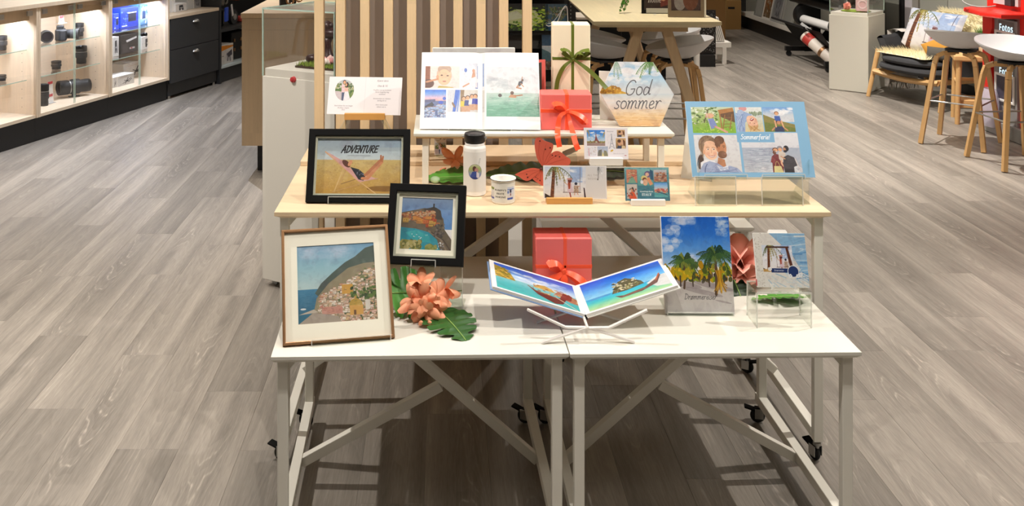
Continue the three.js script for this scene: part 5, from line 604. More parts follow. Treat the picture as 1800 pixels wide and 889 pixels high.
{ // coral gift on the riser
  const d = 3.274, w = 0.163, h = 0.116, t = gift('gift_box', 'coral red gift box with orange bow in front on the riser', w, h, 0.085, [X(995.5, d), HR, -d], R(-2), M.coral, M.coralRibbon, { vx: 0.002, hy: Y(195, d) - HR, rw: 0.016 });
  const y = Y(195, d) - HR; bowPart(t, [0.004, y, 0.003], 0.02, M.coralRibbon, { w: 0.017, loops: [[-0.042, 0.026], [0.055, -0.024]], tails: [[[-0.024, -0.012, 0.014], [-0.033, -0.05, 0.022], [-0.036, -0.07, 0.06], [-0.031, -0.1, 0.064]], [[0.006, -0.03, 0.01], [0.015, -0.07, 0.05], [0.02, -0.09, 0.068], [0.027, -0.107, 0.07]]] });
}
{ // coral gift on the low table
  const d = 2.93, w = 0.162, h = Y(418, d) - HL, t = gift('gift_box', 'coral red gift box with orange bow behind the open book on the low table', w, h, 0.1, [X(991, d), HL, -d], 0, M.coral, M.coralRibbon, { vx: 0.004, hy: 0.075, rw: 0.014 });
  const y = Y(476, d) - HL; bowPart(t, [0.0, y, 0.003], 0.02, M.coralRibbon, { w: 0.02, loops: [[-0.04, 0.028], [0.055, -0.026]], tails: [[[-0.02, -0.01, 0.014], [-0.045, -0.02, 0.02], [-0.055, -0.03, 0.022]], [[0.0, -0.02, 0.012], [0.0, -0.045, 0.016]]] });
}
{ // hexagon print
  const d = D(222, HR + 0.002), s = (px, py) => { const tl = R(13), yy = ((EYE - HR) - (py - CY) / FOCAL * d) / (Math.cos(tl) + (py - CY) / FOCAL * Math.sin(tl)); return [X(px, d + yy * Math.sin(tl)) - X(1124.5, d), yy]; };
  const pts = [[1089.4, 222], [1160.3, 222], [1184.7, 165.8], [1148.2, 109.1], [1081.5, 108.3], [1054.3, 162]].map((q) => s(...q)); const h = thing('hexagon_print', 'hexagonal beach picture board lettered God sommer standing on the riser', 'picture', [X(1124.5, d), HR, -d]), tl = R(13), ys = pts.map((p) => p[1]), y0 = Math.min(...ys), y1 = Math.max(...ys), xs = pts.map((p) => p[0]), x0 = Math.min(...xs), x1 = Math.max(...xs);
  part(h, 'board', prism(pts, 0.009, [0, 0, -0.005]).rotateX(-tl), M.whiteBoard);
  const f = new THREE.ShapeGeometry(new THREE.Shape(pts.map((q) => new THREE.Vector2(...q)))).translate(0, 0, 0.0001), uv = f.attributes.uv, p = f.attributes.position;
  for (let i = 0; i < uv.count; i++) uv.setXY(i, (p.getX(i) - x0) / (x1 - x0), (p.getY(i) - y0) / (y1 - y0));
  part(h, 'print', f.rotateX(-tl), print('summer'));
  const b = thing('white_stand', 'plain white folded card stand behind the God sommer hexagon', 'stand', [X(1084, 3.4), HR, -3.44], R(-20)); part(b, 'back_board', rbox(0.1, 0.165, 0.003, 0.001, [0, 0.0825, 0]).rotateX(0.1), M.whiteBoard); part(b, 'foot', rbox(0.08, 0.003, 0.045, 0.001, [0, 0.0016, -0.02]), M.whiteBoard);
}
{ // blue calendar on a clear stand
  const d = 3.03, h = Y(311.4, d), f = lean([1217, 311], [1433.4, 311.8], 178.5, h, 26), t = thing('wall_calendar', 'light blue photo collage calendar lettered Sommerferie on a clear stand', 'calendar', f.pos, f.turn);
  part(t, 'page_stack', rbox(f.w, f.L, 0.004, 0.0008, [0, f.L / 2, -0.0026]).rotateX(-f.t), M.pages); part(t, 'print', grid(24, 2, (u, v) => [(u - 0.5) * f.w, v * f.L, 0.0004 + 0.0016 * Math.sin(u * Math.PI * 2) ** 2 * v]).rotateX(-f.t), print('calendar', 0.4));
  const s = thing('acrylic_stand', 'wide clear folding stand under the light blue calendar', 'display stand', [f.pos.x, HW, f.pos.z]), y = h - HW, zf = 0.018;
  part(s, 'ledge', box(0.33, 0.003, 0.022, [0.0, y - 0.0025, 0]), M.acrylic);
  for (const k of [-1, 1]) acrylicPlate(s, 0.125, 0.014, y - 0.003, 0.0115, -0.2, 'lip', 0.003, k * 0.085);
  for (const k of [-1, 1]) acrylicPlate(s, 0.12, 0.085, 0.0, zf + 0.005, -0.1, 'front_plate', 0.003, k * 0.098 - 0.02);
  acrylicPlate(s, 0.33, f.L * 0.8, y - 0.003, -0.01, -f.t, 'back_plate'); part(s, 'base_plate', box(0.33, 0.003, 0.14, [0, 0.0016, -0.06]), M.acrylic);
  for (const k of [-1, 1]) part(s, 'side_wing', prism([[0, 0], [-0.13, 0], [0, y + 0.05]], 0.003, [k * 0.163, 0.003, 0], [0, -Math.PI / 2, 0]), M.acrylic);
  const b = thing('folded_card', 'blank white tent card standing behind the light blue calendar', 'card', [X(1216, 3.36), HW, -3.3], R(-28));
  part(b, 'front_leaf', prism([[-0.05, 0], [0.05, 0], [0.045, 0.2], [-0.035, 0.2]], 0.002, [0, 0, 0], [-0.1, 0, 0]), M.offWhite); part(b, 'rear_leaf', prism([[-0.05, 0], [0.05, 0], [0.045, 0.2], [-0.035, 0.2]], 0.002, [0, 0, -0.05], [0.14, 0, 0]), M.whiteBoard);
}
{ // bottle and mug
  const b = thing('drinks_bottle', 'tall white steel bottle with black screw lid and round photo print', 'bottle', [X(834.5, 3.135), HW, -3.135], R(-16)), r = 0.0345;
  const wrap = new THREE.CylinderGeometry(r + 0.0004, r + 0.0004, 0.12, 48, 1, true, Math.PI - 1.6, 3.2); wrap.rotateY(Math.PI);
  part(b, 'bottle_body', lathe([[0, 0], [r - 0.004, 0], [r, 0.004], [r, 0.142], [r - 0.002, 0.148], [r - 0.0055, 0.151], [r - 0.0045, 0.153], [r - 0.0045, 0.158], [r - 0.008, 0.16], [0, 0.16]], null, null, 48), plain(0xeceae6, 0.35));
  part(b, 'printed_band', wrap.translate(0, 0.075, 0), print('bottle'));
  part(b, 'lid', lathe([[r - 0.006, 0.161], [r - 0.0025, 0.162], [r - 0.0022, 0.183], [r - 0.004, 0.187], [r - 0.009, 0.188], [r - 0.01, 0.186], [0, 0.187]], null, null, 48), plain(0x151516, 0.4));
  for (const s of [-1, 1]) part(b, 'lid_pin', cyl(0.004, 0.004, 0.005, [s * (r + 0.0005), 0.174, 0], [0, 0, Math.PI / 2], 14), M.steel);
  const m = thing('enamel_mug', 'small white enamel mug with photo print and black lettering', 'mug', [X(884.5, 3.05), HW, -3.05], 0), q = 0.035;
  part(m, 'mug_body', lathe([[0, 0.002], [q - 0.006, 0.002], [q - 0.003, 0], [q, 0.006], [q, 0.066], [q + 0.002, 0.0695], [q + 0.0035, 0.071], [q + 0.0028, 0.0728], [q, 0.0722], [q - 0.002, 0.068], [q - 0.003, 0.01], [q - 0.008, 0.005], [0, 0.005]], null, null, 56), plain(0xf1efe9, 0.22));
  part(m, 'rim', put(new THREE.TorusGeometry(q + 0.0035, 0.0009, 8, 56), [0, 0.0708, 0], [Math.PI / 2, 0, 0]), M.darkGrey);
  const mg = new THREE.CylinderGeometry(q + 0.0003, q + 0.0003, 0.058, 56, 1, true, -Math.PI * 0.9, Math.PI * 1.8); part(m, 'printed_band', mg.translate(0, 0.036, 0), print('mug'));
  part(m, 'handle', tube([[0, 0.056, -q], [0, 0.056, -q - 0.02], [0, 0.036, -q - 0.028], [0, 0.018, -q - 0.018], [0, 0.016, -q]], 0.0042, 24, 8), plain(0xf1efe9, 0.22));
}
// leaves and flowers
function leafShape(len, wid, notch, droop, seed0, fold = 0.12) {   // along +z from the stalk, opened flat, split edge
  const w = (u) => { const b = Math.pow(Math.sin(Math.PI * Math.min(1, u * 0.93 + 0.07)), 0.62) * (1.06 - 0.35 * u); let k = 0; for (let i = 0; i < 3; i++) k = Math.max(k, Math.exp(-Math.pow((u - 0.42 - i * 0.19 - seed0 * 0.02) / 0.026, 2))); return wid * b * (1 - notch * k); };
  const side = (s) => grid(70, 7, (u, v) => { const ww = w(u) * v, f = 0.35 * v * w(u); return [s * ww, fold * ww - droop * (v * w(u)) ** 2 * 40 * wid - droop * (u - 0.4) ** 2 * len + 0.002 * Math.sin(u * 42) * v, u * len - 0.02 + f * (0.6 - 0.5 * u) - 0.25 * v * w(u) * (1 - u)]; });
  return { blade: [side(1), side(-1)], rib: tube([0, 0.2, 0.4, 0.6, 0.8, 1].map((u) => [0, 0.0012 - droop * (u - 0.4) ** 2 * len, u * len * 0.98 - 0.02]), 0.0016, 20, 6) };
}
function leaf(name, label, pos, turn, len, wid, o = {}) {
  const t = thing(name, label, 'leaf', pos, turn), l = leafShape(len, wid, o.notch ?? 0.55, o.droop ?? 0.25, o.seed ?? 0, o.fold), rx = o.rx ?? 0, rz = o.rz ?? 0, f = (g) => put(g, [0, 0, 0], [rx, 0, rz]);
  const bl = part(t, 'leaf_blade', l.blade.map(f), o.mat ?? M.leaf); part(t, 'midrib', f(l.rib), M.vein);
  if (o.stalk) part(t, 'stalk', f(tube([[0, 0, -0.02], [0, 0.004, -0.05], [o.stalk, 0.002, -0.1]], 0.002, 12, 6)), M.stem); return t;
}
const petal = (len, wid, curl, cup) => grid(6, 8, (u, v) => { const s = u - 0.5, w = wid * Math.pow(Math.sin(Math.PI * (0.07 + 0.87 * v)), 0.62), a = v * curl; return [s * w, len * v * Math.cos(a * 0.6) , len * v * Math.sin(a * 0.6) + cup * (4 * s * s) * w]; });
function blossom(t, c, n, len, wid, open, dir, mat, curl = 0.6) {  // petals around a direction
  const q = new THREE.Quaternion().setFromUnitVectors(V(0, 1, 0), V(...dir).normalize());
  for (let i = 0; i < n; i++) { const g = petal(len * rr(0.85, 1.12), wid * rr(0.85, 1.1), curl * rr(0.6, 1.3), 0.35); g.rotateX(open * rr(0.7, 1.25)).rotateY(i / n * 6.283 + rr(-0.25, 0.25)).applyQuaternion(q).translate(...c); part(t, 'petal', g, mat); }
}
{
  const p = A(782, 580, HL + 0.004), q = A(700, 566, HL + 0.004);
  leaf('monstera_leaf', 'dark green split leaf lying in front to the right of the orange flowers', A(774, 548, HL + 0.016), R(24), 0.185, 0.08, { droop: 0.12, rx: 0.05, seed: 1, fold: 0.03 });
  leaf('monstera_leaf', 'green split leaf half hidden behind the copper gold frame', V(X(742, 2.8), HL + 0.04, -2.82), R(-68), 0.17, 0.085, { droop: 0.2, rx: -0.15, rz: -0.75, seed: 3, mat: M.leafLight, fold: 0.1 });
  const t = thing('orange_flower', 'spray of orange artificial flowers between the gold frame and the open book', 'flower', V(X(748, 2.74), HL, -2.76));
  for (const [c, n, dir, op] of [[[-0.014, 0.088, 0], 6, [-0.2, 1, 0.3], 0.6], [[0.03, 0.062, 0.01], 6, [0.7, 0.7, 0.5], 0.75], [[-0.034, 0.05, 0.02], 6, [-0.9, 0.35, 0.6], 0.8], [[0.012, 0.034, 0.036], 6, [0.3, 0.1, 1], 0.8], [[-0.012, 0.06, 0.03], 5, [-0.2, 0.5, 1], 0.7], [[0.0, 0.03, 0.045], 5, [-0.4, -0.1, 1], 0.8], [[0.055, 0.066, -0.01], 3, [1, 0.3, 0.1], 0.5]]) blossom(t, c, n, 0.044, 0.032, op, dir, M.petalOrange);
  part(t, 'stem', [tube([[-0.01, 0.085, 0], [0, 0.05, 0], [0.01, 0.012, -0.01], [0.05, 0.006, -0.03]], 0.0022, 16, 6), tube([[0.03, 0.06, 0.012], [0.01, 0.03, 0], [0.01, 0.012, -0.01]], 0.002), tube([[0.02, 0.012, 0], [0.06, 0.05, -0.03], [0.1, 0.055, -0.04]], 0.0013)], M.stem);
  for (const [x, z] of [[-0.012, 0.075], [0.012, 0.074]]) part(t, 'bud', ball(0.007, [x, 0.012, z], [0.8, 1.3, 0.8], [0.6, 0, x * 30]), M.petalOrange);
  // on the wooden table
  leaf('tropical_leaf', 'bright green leaf to the left of the white bottle', V(X(842, 3.3), HW + 0.012, -3.3), R(-84), 0.2, 0.075, { notch: 0.2, mat: M.leafLight, rz: -0.12, droop: 0.1 });
  leaf('tropical_leaf', 'dark green long leaf behind the mug on the wooden table', V(X(975, 3.33), HW + 0.014, -3.34), R(-86), 0.25, 0.085, { notch: 0.25, mat: M.leaf, rz: -0.12, droop: 0.08 });
  leaf('tropical_leaf', 'very dark green leaf between the swing card and the ITALY card', V(X(1040, 3.3), HW + 0.014, -3.36), R(86), 0.17, 0.085, { notch: 0.2, mat: M.leafDark, rz: 0.12, droop: 0.1 });
  const o = thing('orange_orchid', 'small orange artificial orchid left of the white bottle', 'flower', V(X(800, 3.36), HW, -3.36)); blossom(o, [0, 0.05, 0], 5, 0.055, 0.03, 0.9, [-0.2, 0.8, 0.6], M.petalOrange); part(o, 'stem', tube([[0, 0.05, 0], [0.02, 0.03, 0], [0.08, 0.004, 0.01]], 0.002), M.stem); part(o, 'bud', [ball(0.008, [-0.035, 0.01, 0.02], [2, 0.8, 0.8]), ball(0.006, [-0.04, 0.022, 0.01], [2, 0.8, 0.8], [0, 0, 0.3])], M.petalOrange);
  const sb = solo('glass_pebble', ball(0.016, [0, 0.011, 0], [1, 0.7, 0.8]), plain(0xb9d9b0, 0.15), 'small pale green glossy pebble beside the riser leg', 'pebble', [X(765, 3.26), HW, -3.26]);
  // pink lotus behind the palm book
  const l = thing('pink_lotus', 'large salmon pink artificial lotus behind the palm beach book', 'flower', V(X(1303, 2.98), HL, -3.0)); for (const [n, r0, y, op, s] of [[7, 0.02, 0.05, 0.35, 0.1], [9, 0.02, 0.04, 0.75, 0.085], [9, 0.02, 0.03, 1.15, 0.07]]) for (let i = 0; i < n; i++) { const g = petal(s, s * 0.8, 0.5, 0.5); g.rotateX(op).rotateY(i / n * 6.283 + y * 40).translate(0, y, 0); part(l, 'petal', g, M.petalPink); } part(l, 'stem', tube([[0, 0.05, 0], [0.01, 0.02, -0.01], [0.03, 0.004, -0.06]], 0.004), M.stem);
  leaf('tropical_leaf', 'blackish green leaf standing under the salmon pink lotus', V(X(1300, 2.9), HL + 0.02, -2.93), R(10), 0.1, 0.05, { notch: 0.2, mat: M.leafDark, rx: 0.7, droop: 0.1 });
  leaf('monstera_leaf', 'green split leaf seen through the small clear box', V(X(1400, 2.87), HL + 0.012, -2.87), R(-86), 0.15, 0.05, { notch: 0.6, mat: M.leafLight, rz: 0.2, droop: 0.1, seed: 2 });
}
{ // paper butterfly: two pairs of wings, body
  const t = thing('paper_butterfly', 'coral red paper butterfly with spread spotted wings behind the swing card', 'decoration', P(951, 296, 3.17)), o = t.position, d0 = 3.17;
  const at = (px, py) => { const p = P(px, py, d0); return [p.x - o.x, p.y - o.y]; };
  const wingOf = (pts, spots, veins, ry, name) => { const s = new THREE.Shape(); const q = pts.map((v) => at(...v)); s.moveTo(...q[0]); s.splineThru(q.slice(1).concat([q[0]]).map((v) => new THREE.Vector2(...v))); const g = new THREE.ExtrudeGeometry(s, { depth: 0.0012, bevelEnabled: false, curveSegments: 40 }); const w = part(t, name, put(g, [0, 0, 0], [0, ry, 0]), M.wing); part(w, 'wing_spots', spots.map(([x, y, r]) => put(cyl(r, r, 0.0008, [0, 0, 0], [Math.PI / 2, 0, 0], 14), [...at(x, y), 0.0015]).rotateY(ry)), M.wingDark); part(w, 'wing_veins', veins.map((v) => tube(v.map((k) => [...at(...k), 0.0013]), 0.0005, 12, 5).rotateY(ry)), plain(0xa8432f, 0.7)); };
  wingOf([[953, 292], [944, 278], [940, 258], [941, 245], [948, 241.5], [957, 247], [966, 250], [972, 253], [972, 260], [969, 268], [962, 282]], [[949, 247.5, 0.0025], [958.5, 262, 0.0022], [967, 259.5, 0.0025]], [[[953, 291], [947, 270], [948, 250]], [[954, 291], [955, 272], [960, 254]], [[955, 291], [962, 275], [970, 262]]], 0, 'upper_wing');
  wingOf([[954, 293], [964, 276], [972, 268], [980, 266], [988, 269], [996, 276], [1003, 281], [1002, 290], [990, 294], [970, 296]], [[971, 273, 0.002], [977, 274.5, 0.0022], [984, 276, 0.0022]], [[[955, 293], [968, 280], [984, 271]], [[955, 293], [972, 286], [996, 279]]], 0.1, 'lower_wing');
  wingOf([[950, 297], [936, 295.5], [922, 299], [911, 304.5], [905.5, 308], [912, 311], [921, 317], [928, 318], [936, 314], [944, 308]], [[926, 306.5, 0.002], [927.5, 312, 0.0024]], [[[950, 298], [930, 301], [912, 307]], [[950, 299], [935, 306], [926, 315]]], -0.1, 'upper_wing');
  wingOf([[951, 298], [942, 308], [936, 313], [940, 318], [946, 322], [953, 326], [960, 324], [960, 306]], [[942, 311.5, 0.0014], [945.5, 314, 0.0014], [949, 317, 0.002]], [[[951, 299], [945, 310], [943, 317]], [[952, 300], [950, 312], [952, 322]]], -0.1, 'lower_wing');
  part(t, 'butterfly_body', [ball(0.005, [0, 0, 0.003], [0.9, 0.8, 1], null, 12), ball(0.004, [0.012, -0.012, 0.003], [2.6, 1, 1], [0, 0, -0.8], 12)], M.wingDark);
  const a = thing('grey_strip', 'pale blue grey strip lying across a small clear block behind the butterfly', 'strip', P(1002, 269, 3.43)); part(a, 'strip', rbox(0.05, 0.018, 0.006, 0.001, [0, 0.006, 0], [-0.9, 0, 0.45]), plain(0xc8d2e0, 0.5)); part(a, 'clear_block', rbox(0.03, 0.04, 0.03, 0.002, [0.008, -0.026, -0.006]), M.acrylic);
}
{ // palm beach book on the low table
  const f = lean([1169.8, 551], [1291.9, 551.7], 380.4, HL + 0.004, 15), t = thing('photo_book', 'standing palm beach photo book lettered Drømmereiser on the low table', 'book', f.pos, f.turn), rot = (g) => g.rotateX(-f.t);
  part(t, 'cover', [rot(rbox(f.w, f.L, 0.0025, 0.001, [0, f.L / 2, -0.0013])), rot(rbox(f.w, f.L, 0.0025, 0.001, [0, f.L / 2, -0.0127])), rot(rbox(0.0025, f.L, 0.013, 0.001, [-f.w / 2 + 0.001, f.L / 2, -0.007]))], M.whiteBoard); part(t, 'page_block', rot(box(f.w - 0.006, f.L - 0.006, 0.0088, [0, f.L / 2, -0.007])), M.pages);
  part(t, 'cover_print', rot(sheet(f.w - 0.001, f.L - 0.001, [0, f.L / 2, 0.0002])), print('palmBook', 0.3));
  easel('clear easel under the palm beach book', f, HL, 0.178, { depth: 0.016, lip: 0.008, back: 0.62 });
}
{ // small album on a clear box
  const d0 = 2.682, t = thing('acrylic_box', 'small clear open fronted box under the swing album', 'display stand', [(X(1329.9, d0) + X(1427, d0)) / 2, HL, -d0 - 0.043]), w = 0.145, h = 0.093, dp = 0.086;
  part(t, 'top_plate', box(w, 0.003, dp, [0, h - 0.0015, 0]), M.acrylic); for (const s of [-1, 1]) part(t, 'side_plate', box(0.003, h - 0.003, dp, [s * (w / 2 - 0.0015), h / 2, 0]), M.acrylic);
  const e = []; for (const s of [-1, 1]) for (const z of [-1, 1]) e.push(box(0.0034, h, 0.002, [s * (w / 2 - 0.0015), h / 2, z * dp / 2])); for (const z of [-1, 1]) e.push(box(w, 0.0034, 0.002, [0, h - 0.0015, z * dp / 2])); part(t, 'edge', e, M.edge);
  const hb = HL + h + 0.004, f = lean([1331.6, 504.6], [1423.7, 506], 409.4, hb, 20), a = thing('photo_album', 'small square album with palm swing photo and navy ribbon badge', 'book', f.pos, f.turn), rot = (g) => g.rotateX(-f.t);
  part(a, 'cover', rot(rbox(f.w, f.L, 0.009, 0.0015, [0, f.L / 2, -0.0046])), M.whiteBoard); part(a, 'cover_print', rot(sheet(f.w - 0.001, f.L - 0.001, [0, f.L / 2, 0.0003])), print('album', 0.35)); part(a, 'red_tab', rot(box(0.0012, 0.016, 0.009, [-f.w / 2 - 0.0004, 0.012, -0.0046])), M.redPlastic);
  const s = thing('white_easel', 'small white easel whose tab shows above the swing album', 'display stand', [f.pos.x, HL + h, f.pos.z], f.turn); part(s, 'back_board', prism([[-0.03, 0], [0.03, 0], [0.026, f.L + 0.004], [0.022, f.L + 0.009], [-0.022, f.L + 0.009], [-0.026, f.L + 0.004]], 0.003, [0, 0.004, -0.012]).rotateX(-f.t), M.whiteBoard);
  for (const k of [-1, 1]) part(s, 'hook', [rbox(0.006, 0.003, 0.02, 0.001, [k * 0.031, 0.0017, -0.006]), rbox(0.006, 0.014, 0.003, 0.001, [k * 0.031, 0.008, 0.0045])], M.edge);
}
{ // open landscape photo book lying in a clear crossed stand
  const b0 = P(1029.3, 553.4, 2.66), al = R(2.5), L = 0.185, pw = 0.254, sl = R(17.3), t = thing('photo_book', 'open landscape photo book with tropical boat pictures on a crossed clear stand', 'book', b0, R(1));
  const on = (g, s) => put(g, [0, 0, 0], [-Math.PI / 2 + al, 0, 0]).rotateZ(s * sl);  // page drawn upright, laid down, tilted to its side
  for (const [s, k, nm] of [[-1, 'boatLeft', 'left_page'], [1, 'boatRight', 'right_page']]) {
    part(t, 'cover', on(rbox(pw, L + 0.004, 0.003, 0.001, [s * (pw / 2 + 0.003), L / 2, -0.0085]), s), s < 0 ? plain(0x7f9cc8, 0.5) : M.whiteBoard);
    part(t, 'page_block', on(box(pw - 0.003, L - 0.002, 0.0065, [s * pw / 2, L / 2, -0.0034]), s), M.pages);
    part(t, 'page', on(sheet(pw - 0.001, L - 0.001, [s * pw / 2, L / 2, 0.0004]), s), print(k, 0.3));
  }
  part(t, 'spine', on(box(0.012, L + 0.003, 0.0025, [0, L / 2, -0.011]), 0), M.black);
  const st = thing('crossed_stand', 'clear crossed legs holding the open boat photo book', 'display stand', [X(1028.5, 2.64), HL, -2.62]);
  for (const z of [0.0, -0.13]) for (const s of [-1, 1]) {
    const y0 = 0.034, p = [[s * -0.118, 0.002], [s * -0.108, 0.0055], [s * -0.004, y0], [s * 0.055, y0 + 0.001], [s * 0.152, y0 + 0.046]];
    for (let i = 0; i < 4; i++) part(st, 'leg', bar([...p[i], z + 0.03 - (i > 1 ? 0.012 : 0) + (s > 0 ? 0.003 : 0)], [...p[i + 1], z + 0.03 - (i > 0 ? 0.012 : 0) + (s > 0 ? 0.003 : 0)], 0.0042, 0.011, 0), M.frosted);
  }
  part(st, 'pivot', cyl(0.0035, 0.0035, 0.15, [0, 0.036, -0.045], [Math.PI / 2, 0, 0]), M.frosted);
}

// ---------------------------------------------------------------- left: display cabinets, drawers, camera shelves
const tAt = (px, b = 0) => { const k = (px - CX) / FOCAL; return (k * (6.76 + LX * b) + 2.92 + LD * b) / (LX - LD * k); };
{
  const W = 0.823, DEP = 0.5, y0 = 0.17, y1 = 0.962;
  const labels = ['light wood glass cabinet at the left edge of the picture, mostly cut off', 'light wood glass cabinet showing camera lenses on glass shelves', 'light wood glass cabinet showing blue and white boxed goods'];
  for (let i = 0; i < 3; i++) {
    const t = thing('display_cabinet', labels[i], 'cabinet', along(-0.448 + i * 0.8235), LEFT_TURN, 'lit glass fronted cabinets');
    part(t, 'plinth', box(W, y0 - 0.003, DEP - 0.03, [W / 2, y0 / 2, -DEP / 2 - 0.015]), M.black);
    for (const x of [0.0115, W - 0.0115]) part(t, 'side_panel', box(0.021, y1 - y0 - 0.03, DEP, [x, (y0 + y1 - 0.03) / 2, -DEP / 2]), M.cabinet);
    part(t, 'bottom_board', box(W - 0.045, 0.022, DEP - 0.01, [W / 2, y0 + 0.011, -DEP / 2]), M.cabinetIn);
    part(t, 'back_panel', box(W - 0.04, y1 - y0 - 0.03, 0.012, [W / 2, (y0 + y1) / 2 - 0.015, -DEP + 0.01]), M.cabinetIn);
    part(t, 'top_rail', box(W - 0.045, 0.085, 0.02, [W / 2, y1 - 0.074, -0.07]), M.oakShade);
    for (const y of [0.642, 0.432]) { const s = part(t, 'glass_shelf', box(W - 0.05, 0.006, DEP - 0.12, [W / 2, y - 0.003, -DEP / 2 - 0.02]), M.glass); part(s, 'edge', box(W - 0.05, 0.006, 0.002, [W / 2, y - 0.003, -0.079]), M.glassEdge); }
    for (const k of [0, 1]) {
      const d = part(t, 'glass_door', box(W / 2 - 0.022, 0.735, 0.004, [0.022 + (W / 2 - 0.022) * (k + 0.5), y0 + 0.024 + 0.37, -0.014 - k * 0.008]), M.glass);
      part(d, 'door_edge', box(0.003, 0.735, 0.0045, [W / 2 + (k ? -0.002 : 0.002), y0 + 0.394, -0.014 - k * 0.008]), M.glassEdge);
      for (const s of [0.14, 0.86]) part(d, 'clip', rbox(0.05, 0.034, 0.016, 0.003, [0.022 + (W / 2 - 0.022) * (k + s), y1 - 0.062, -0.012]), M.steel);
      if (k === 1 && i > 0) part(d, 'lock', [rbox(0.05, 0.026, 0.02, 0.006, [W / 2 + 0.03, 0.6, -0.004]), cyl(0.014, 0.014, 0.03, [W / 2 + 0.045, 0.6, 0.002], [Math.PI / 2, 0, 0])], M.black);
    }
    for (let k = 0; k < 10; k++) for (const z of [-0.12, -0.38]) if (i < 3) part(t, 'peg_hole', [cyl(0.0025, 0.0025, 0.001, [W - 0.0225, 0.24 + k * 0.062, z], [0, 0, Math.PI / 2], 8)], M.darkGrey);
    part(t, 'led_strip', box(W - 0.06, 0.012, 0.02, [W / 2, y1 - 0.098, -0.105]), std({ color: 0xffffff, emissive: 0xeef4ff, emissiveIntensity: 4 }));
    t.updateMatrixWorld(true); const c = t.localToWorld(V(W / 2, y1 - 0.106, -0.12)), l = new THREE.RectAreaLight(0xe9f1ff, 60, W - 0.08, 0.04); l.position.copy(c); l.rotation.order = 'YXZ'; l.rotation.set(-Math.PI / 2 + 0.35, LEFT_TURN, 0); l.name = 'cabinet_light'; scene.add(l);
  }
  const top = solo('cabinet_worktop', rbox(W * 3, 0.03, DEP + 0.02, 0.003, [W * 1.5, 0.015, -DEP / 2]), M.cabinet, 'long light wood top running over the three glass cabinets', 'worktop', along(-0.448, 0, y1 - 0.029), LEFT_TURN);
  // goods: placed on a shelf by where they show
  const spot = (px, back, y) => along(tAt(px, back), back, y);
  const DK = plain(0x19191b, 0.5), DK2 = plain(0x2a2a2c, 0.6);
  function lens(label, px, back, y, r, len, lying = 0, turn = 0, group = 'camera lenses in the cabinets') {
    const t = thing('camera_lens', label, 'lens', spot(px, back, y), LEFT_TURN + turn, group), f = (g) => (lying ? g.rotateX(Math.PI / 2).translate(0, r, -len / 2) : g);
    part(t, 'barrel', f(lathe([[0, 0], [r * 0.86, 0], [r * 0.9, len * 0.12], [r * 0.86, len * 0.3], [r, len * 0.34], [r, len * 0.62], [r * 0.92, len * 0.66], [r, len * 0.72], [r, len], [r * 0.86, len], [r * 0.8, len * 0.93], [0, len * 0.92]], null, null, 28)), DK);
    part(t, 'focus_ring', f(lathe([[r * 1.01, len * 0.36], [r * 1.035, len * 0.37], [r * 1.035, len * 0.58], [r * 1.01, len * 0.6]], null, null, 28)), DK2);
    part(t, 'silver_ring', f(lathe([[r * 0.93, len * 0.655], [r * 0.95, len * 0.66], [r * 0.95, len * 0.68], [r * 0.93, len * 0.685]], null, null, 28)), M.steel);
    part(t, 'front_glass', f(lathe([[0, len * 0.95], [r * 0.5, len * 0.945], [r * 0.8, len * 0.93]], null, null, 24)), plain(0x15161f, 0.08)); return t;
  }
  function boxed(label, px0, px1, back, y, topPy, dep, key, mat, cat = 'box', group = 'boxed goods in the cabinets', name = 'product_box') {
    const a = tAt(px0, back), b = tAt(px1, back), p = along((a + b) / 2, back, y), w = b - a, h = Y(topPy, -p.z) - y, t = thing(name, label, cat, p, LEFT_TURN, group);
    part(t, 'carton', rbox(w, h, dep, 0.002, [0, h / 2, -dep / 2]), mat); part(t, 'lid_flap', box(w * 0.6, 0.0015, dep * 0.5, [0, h + 0.0006, -dep / 2]), mat); if (key) part(t, 'print', sheet(w - 0.004, h - 0.004, [0, h / 2, 0.0006]), print(key)); return t;
  }
  const A1 = 0.642, A2 = 0.432, A3 = 0.192;
  lens('dark lens cut off at the left picture edge on the upper glass shelf', 3, 0.22, A1, 0.036, 0.1); lens('small black lens cut off at the left picture edge on the middle glass shelf', 3, 0.22, A2, 0.03, 0.04);
  lens('wide black lens lying with its front glass facing out beside the camera', 81, 0.2, A1, 0.045, 0.09, 1, -0.7); lens('short black lens with a silver ring standing on the upper glass shelf', 139.5, 0.22, A1, 0.034, 0.1);
  lens('flat black lens alone on the middle glass shelf', 99, 0.2, A2, 0.036, 0.06); lens('tall black zoom lens standing on the middle glass shelf', 143, 0.2, A2, 0.042, 0.135); lens('tall dark lens standing on the cabinet floor beside the price card', 77, 0.18, A3, 0.036, 0.155);
  { const t = lens('long black telephoto lens lying on its foot on the cabinet floor', 130, 0.2, A3 + 0.022, 0.055, 0.24, 1, -2.1); part(t, 'tripod_foot', [rbox(0.03, 0.008, 0.08, 0.002, [0, -0.017, 0.0]), box(0.014, 0.03, 0.03, [0, -0.004, 0])], DK); }
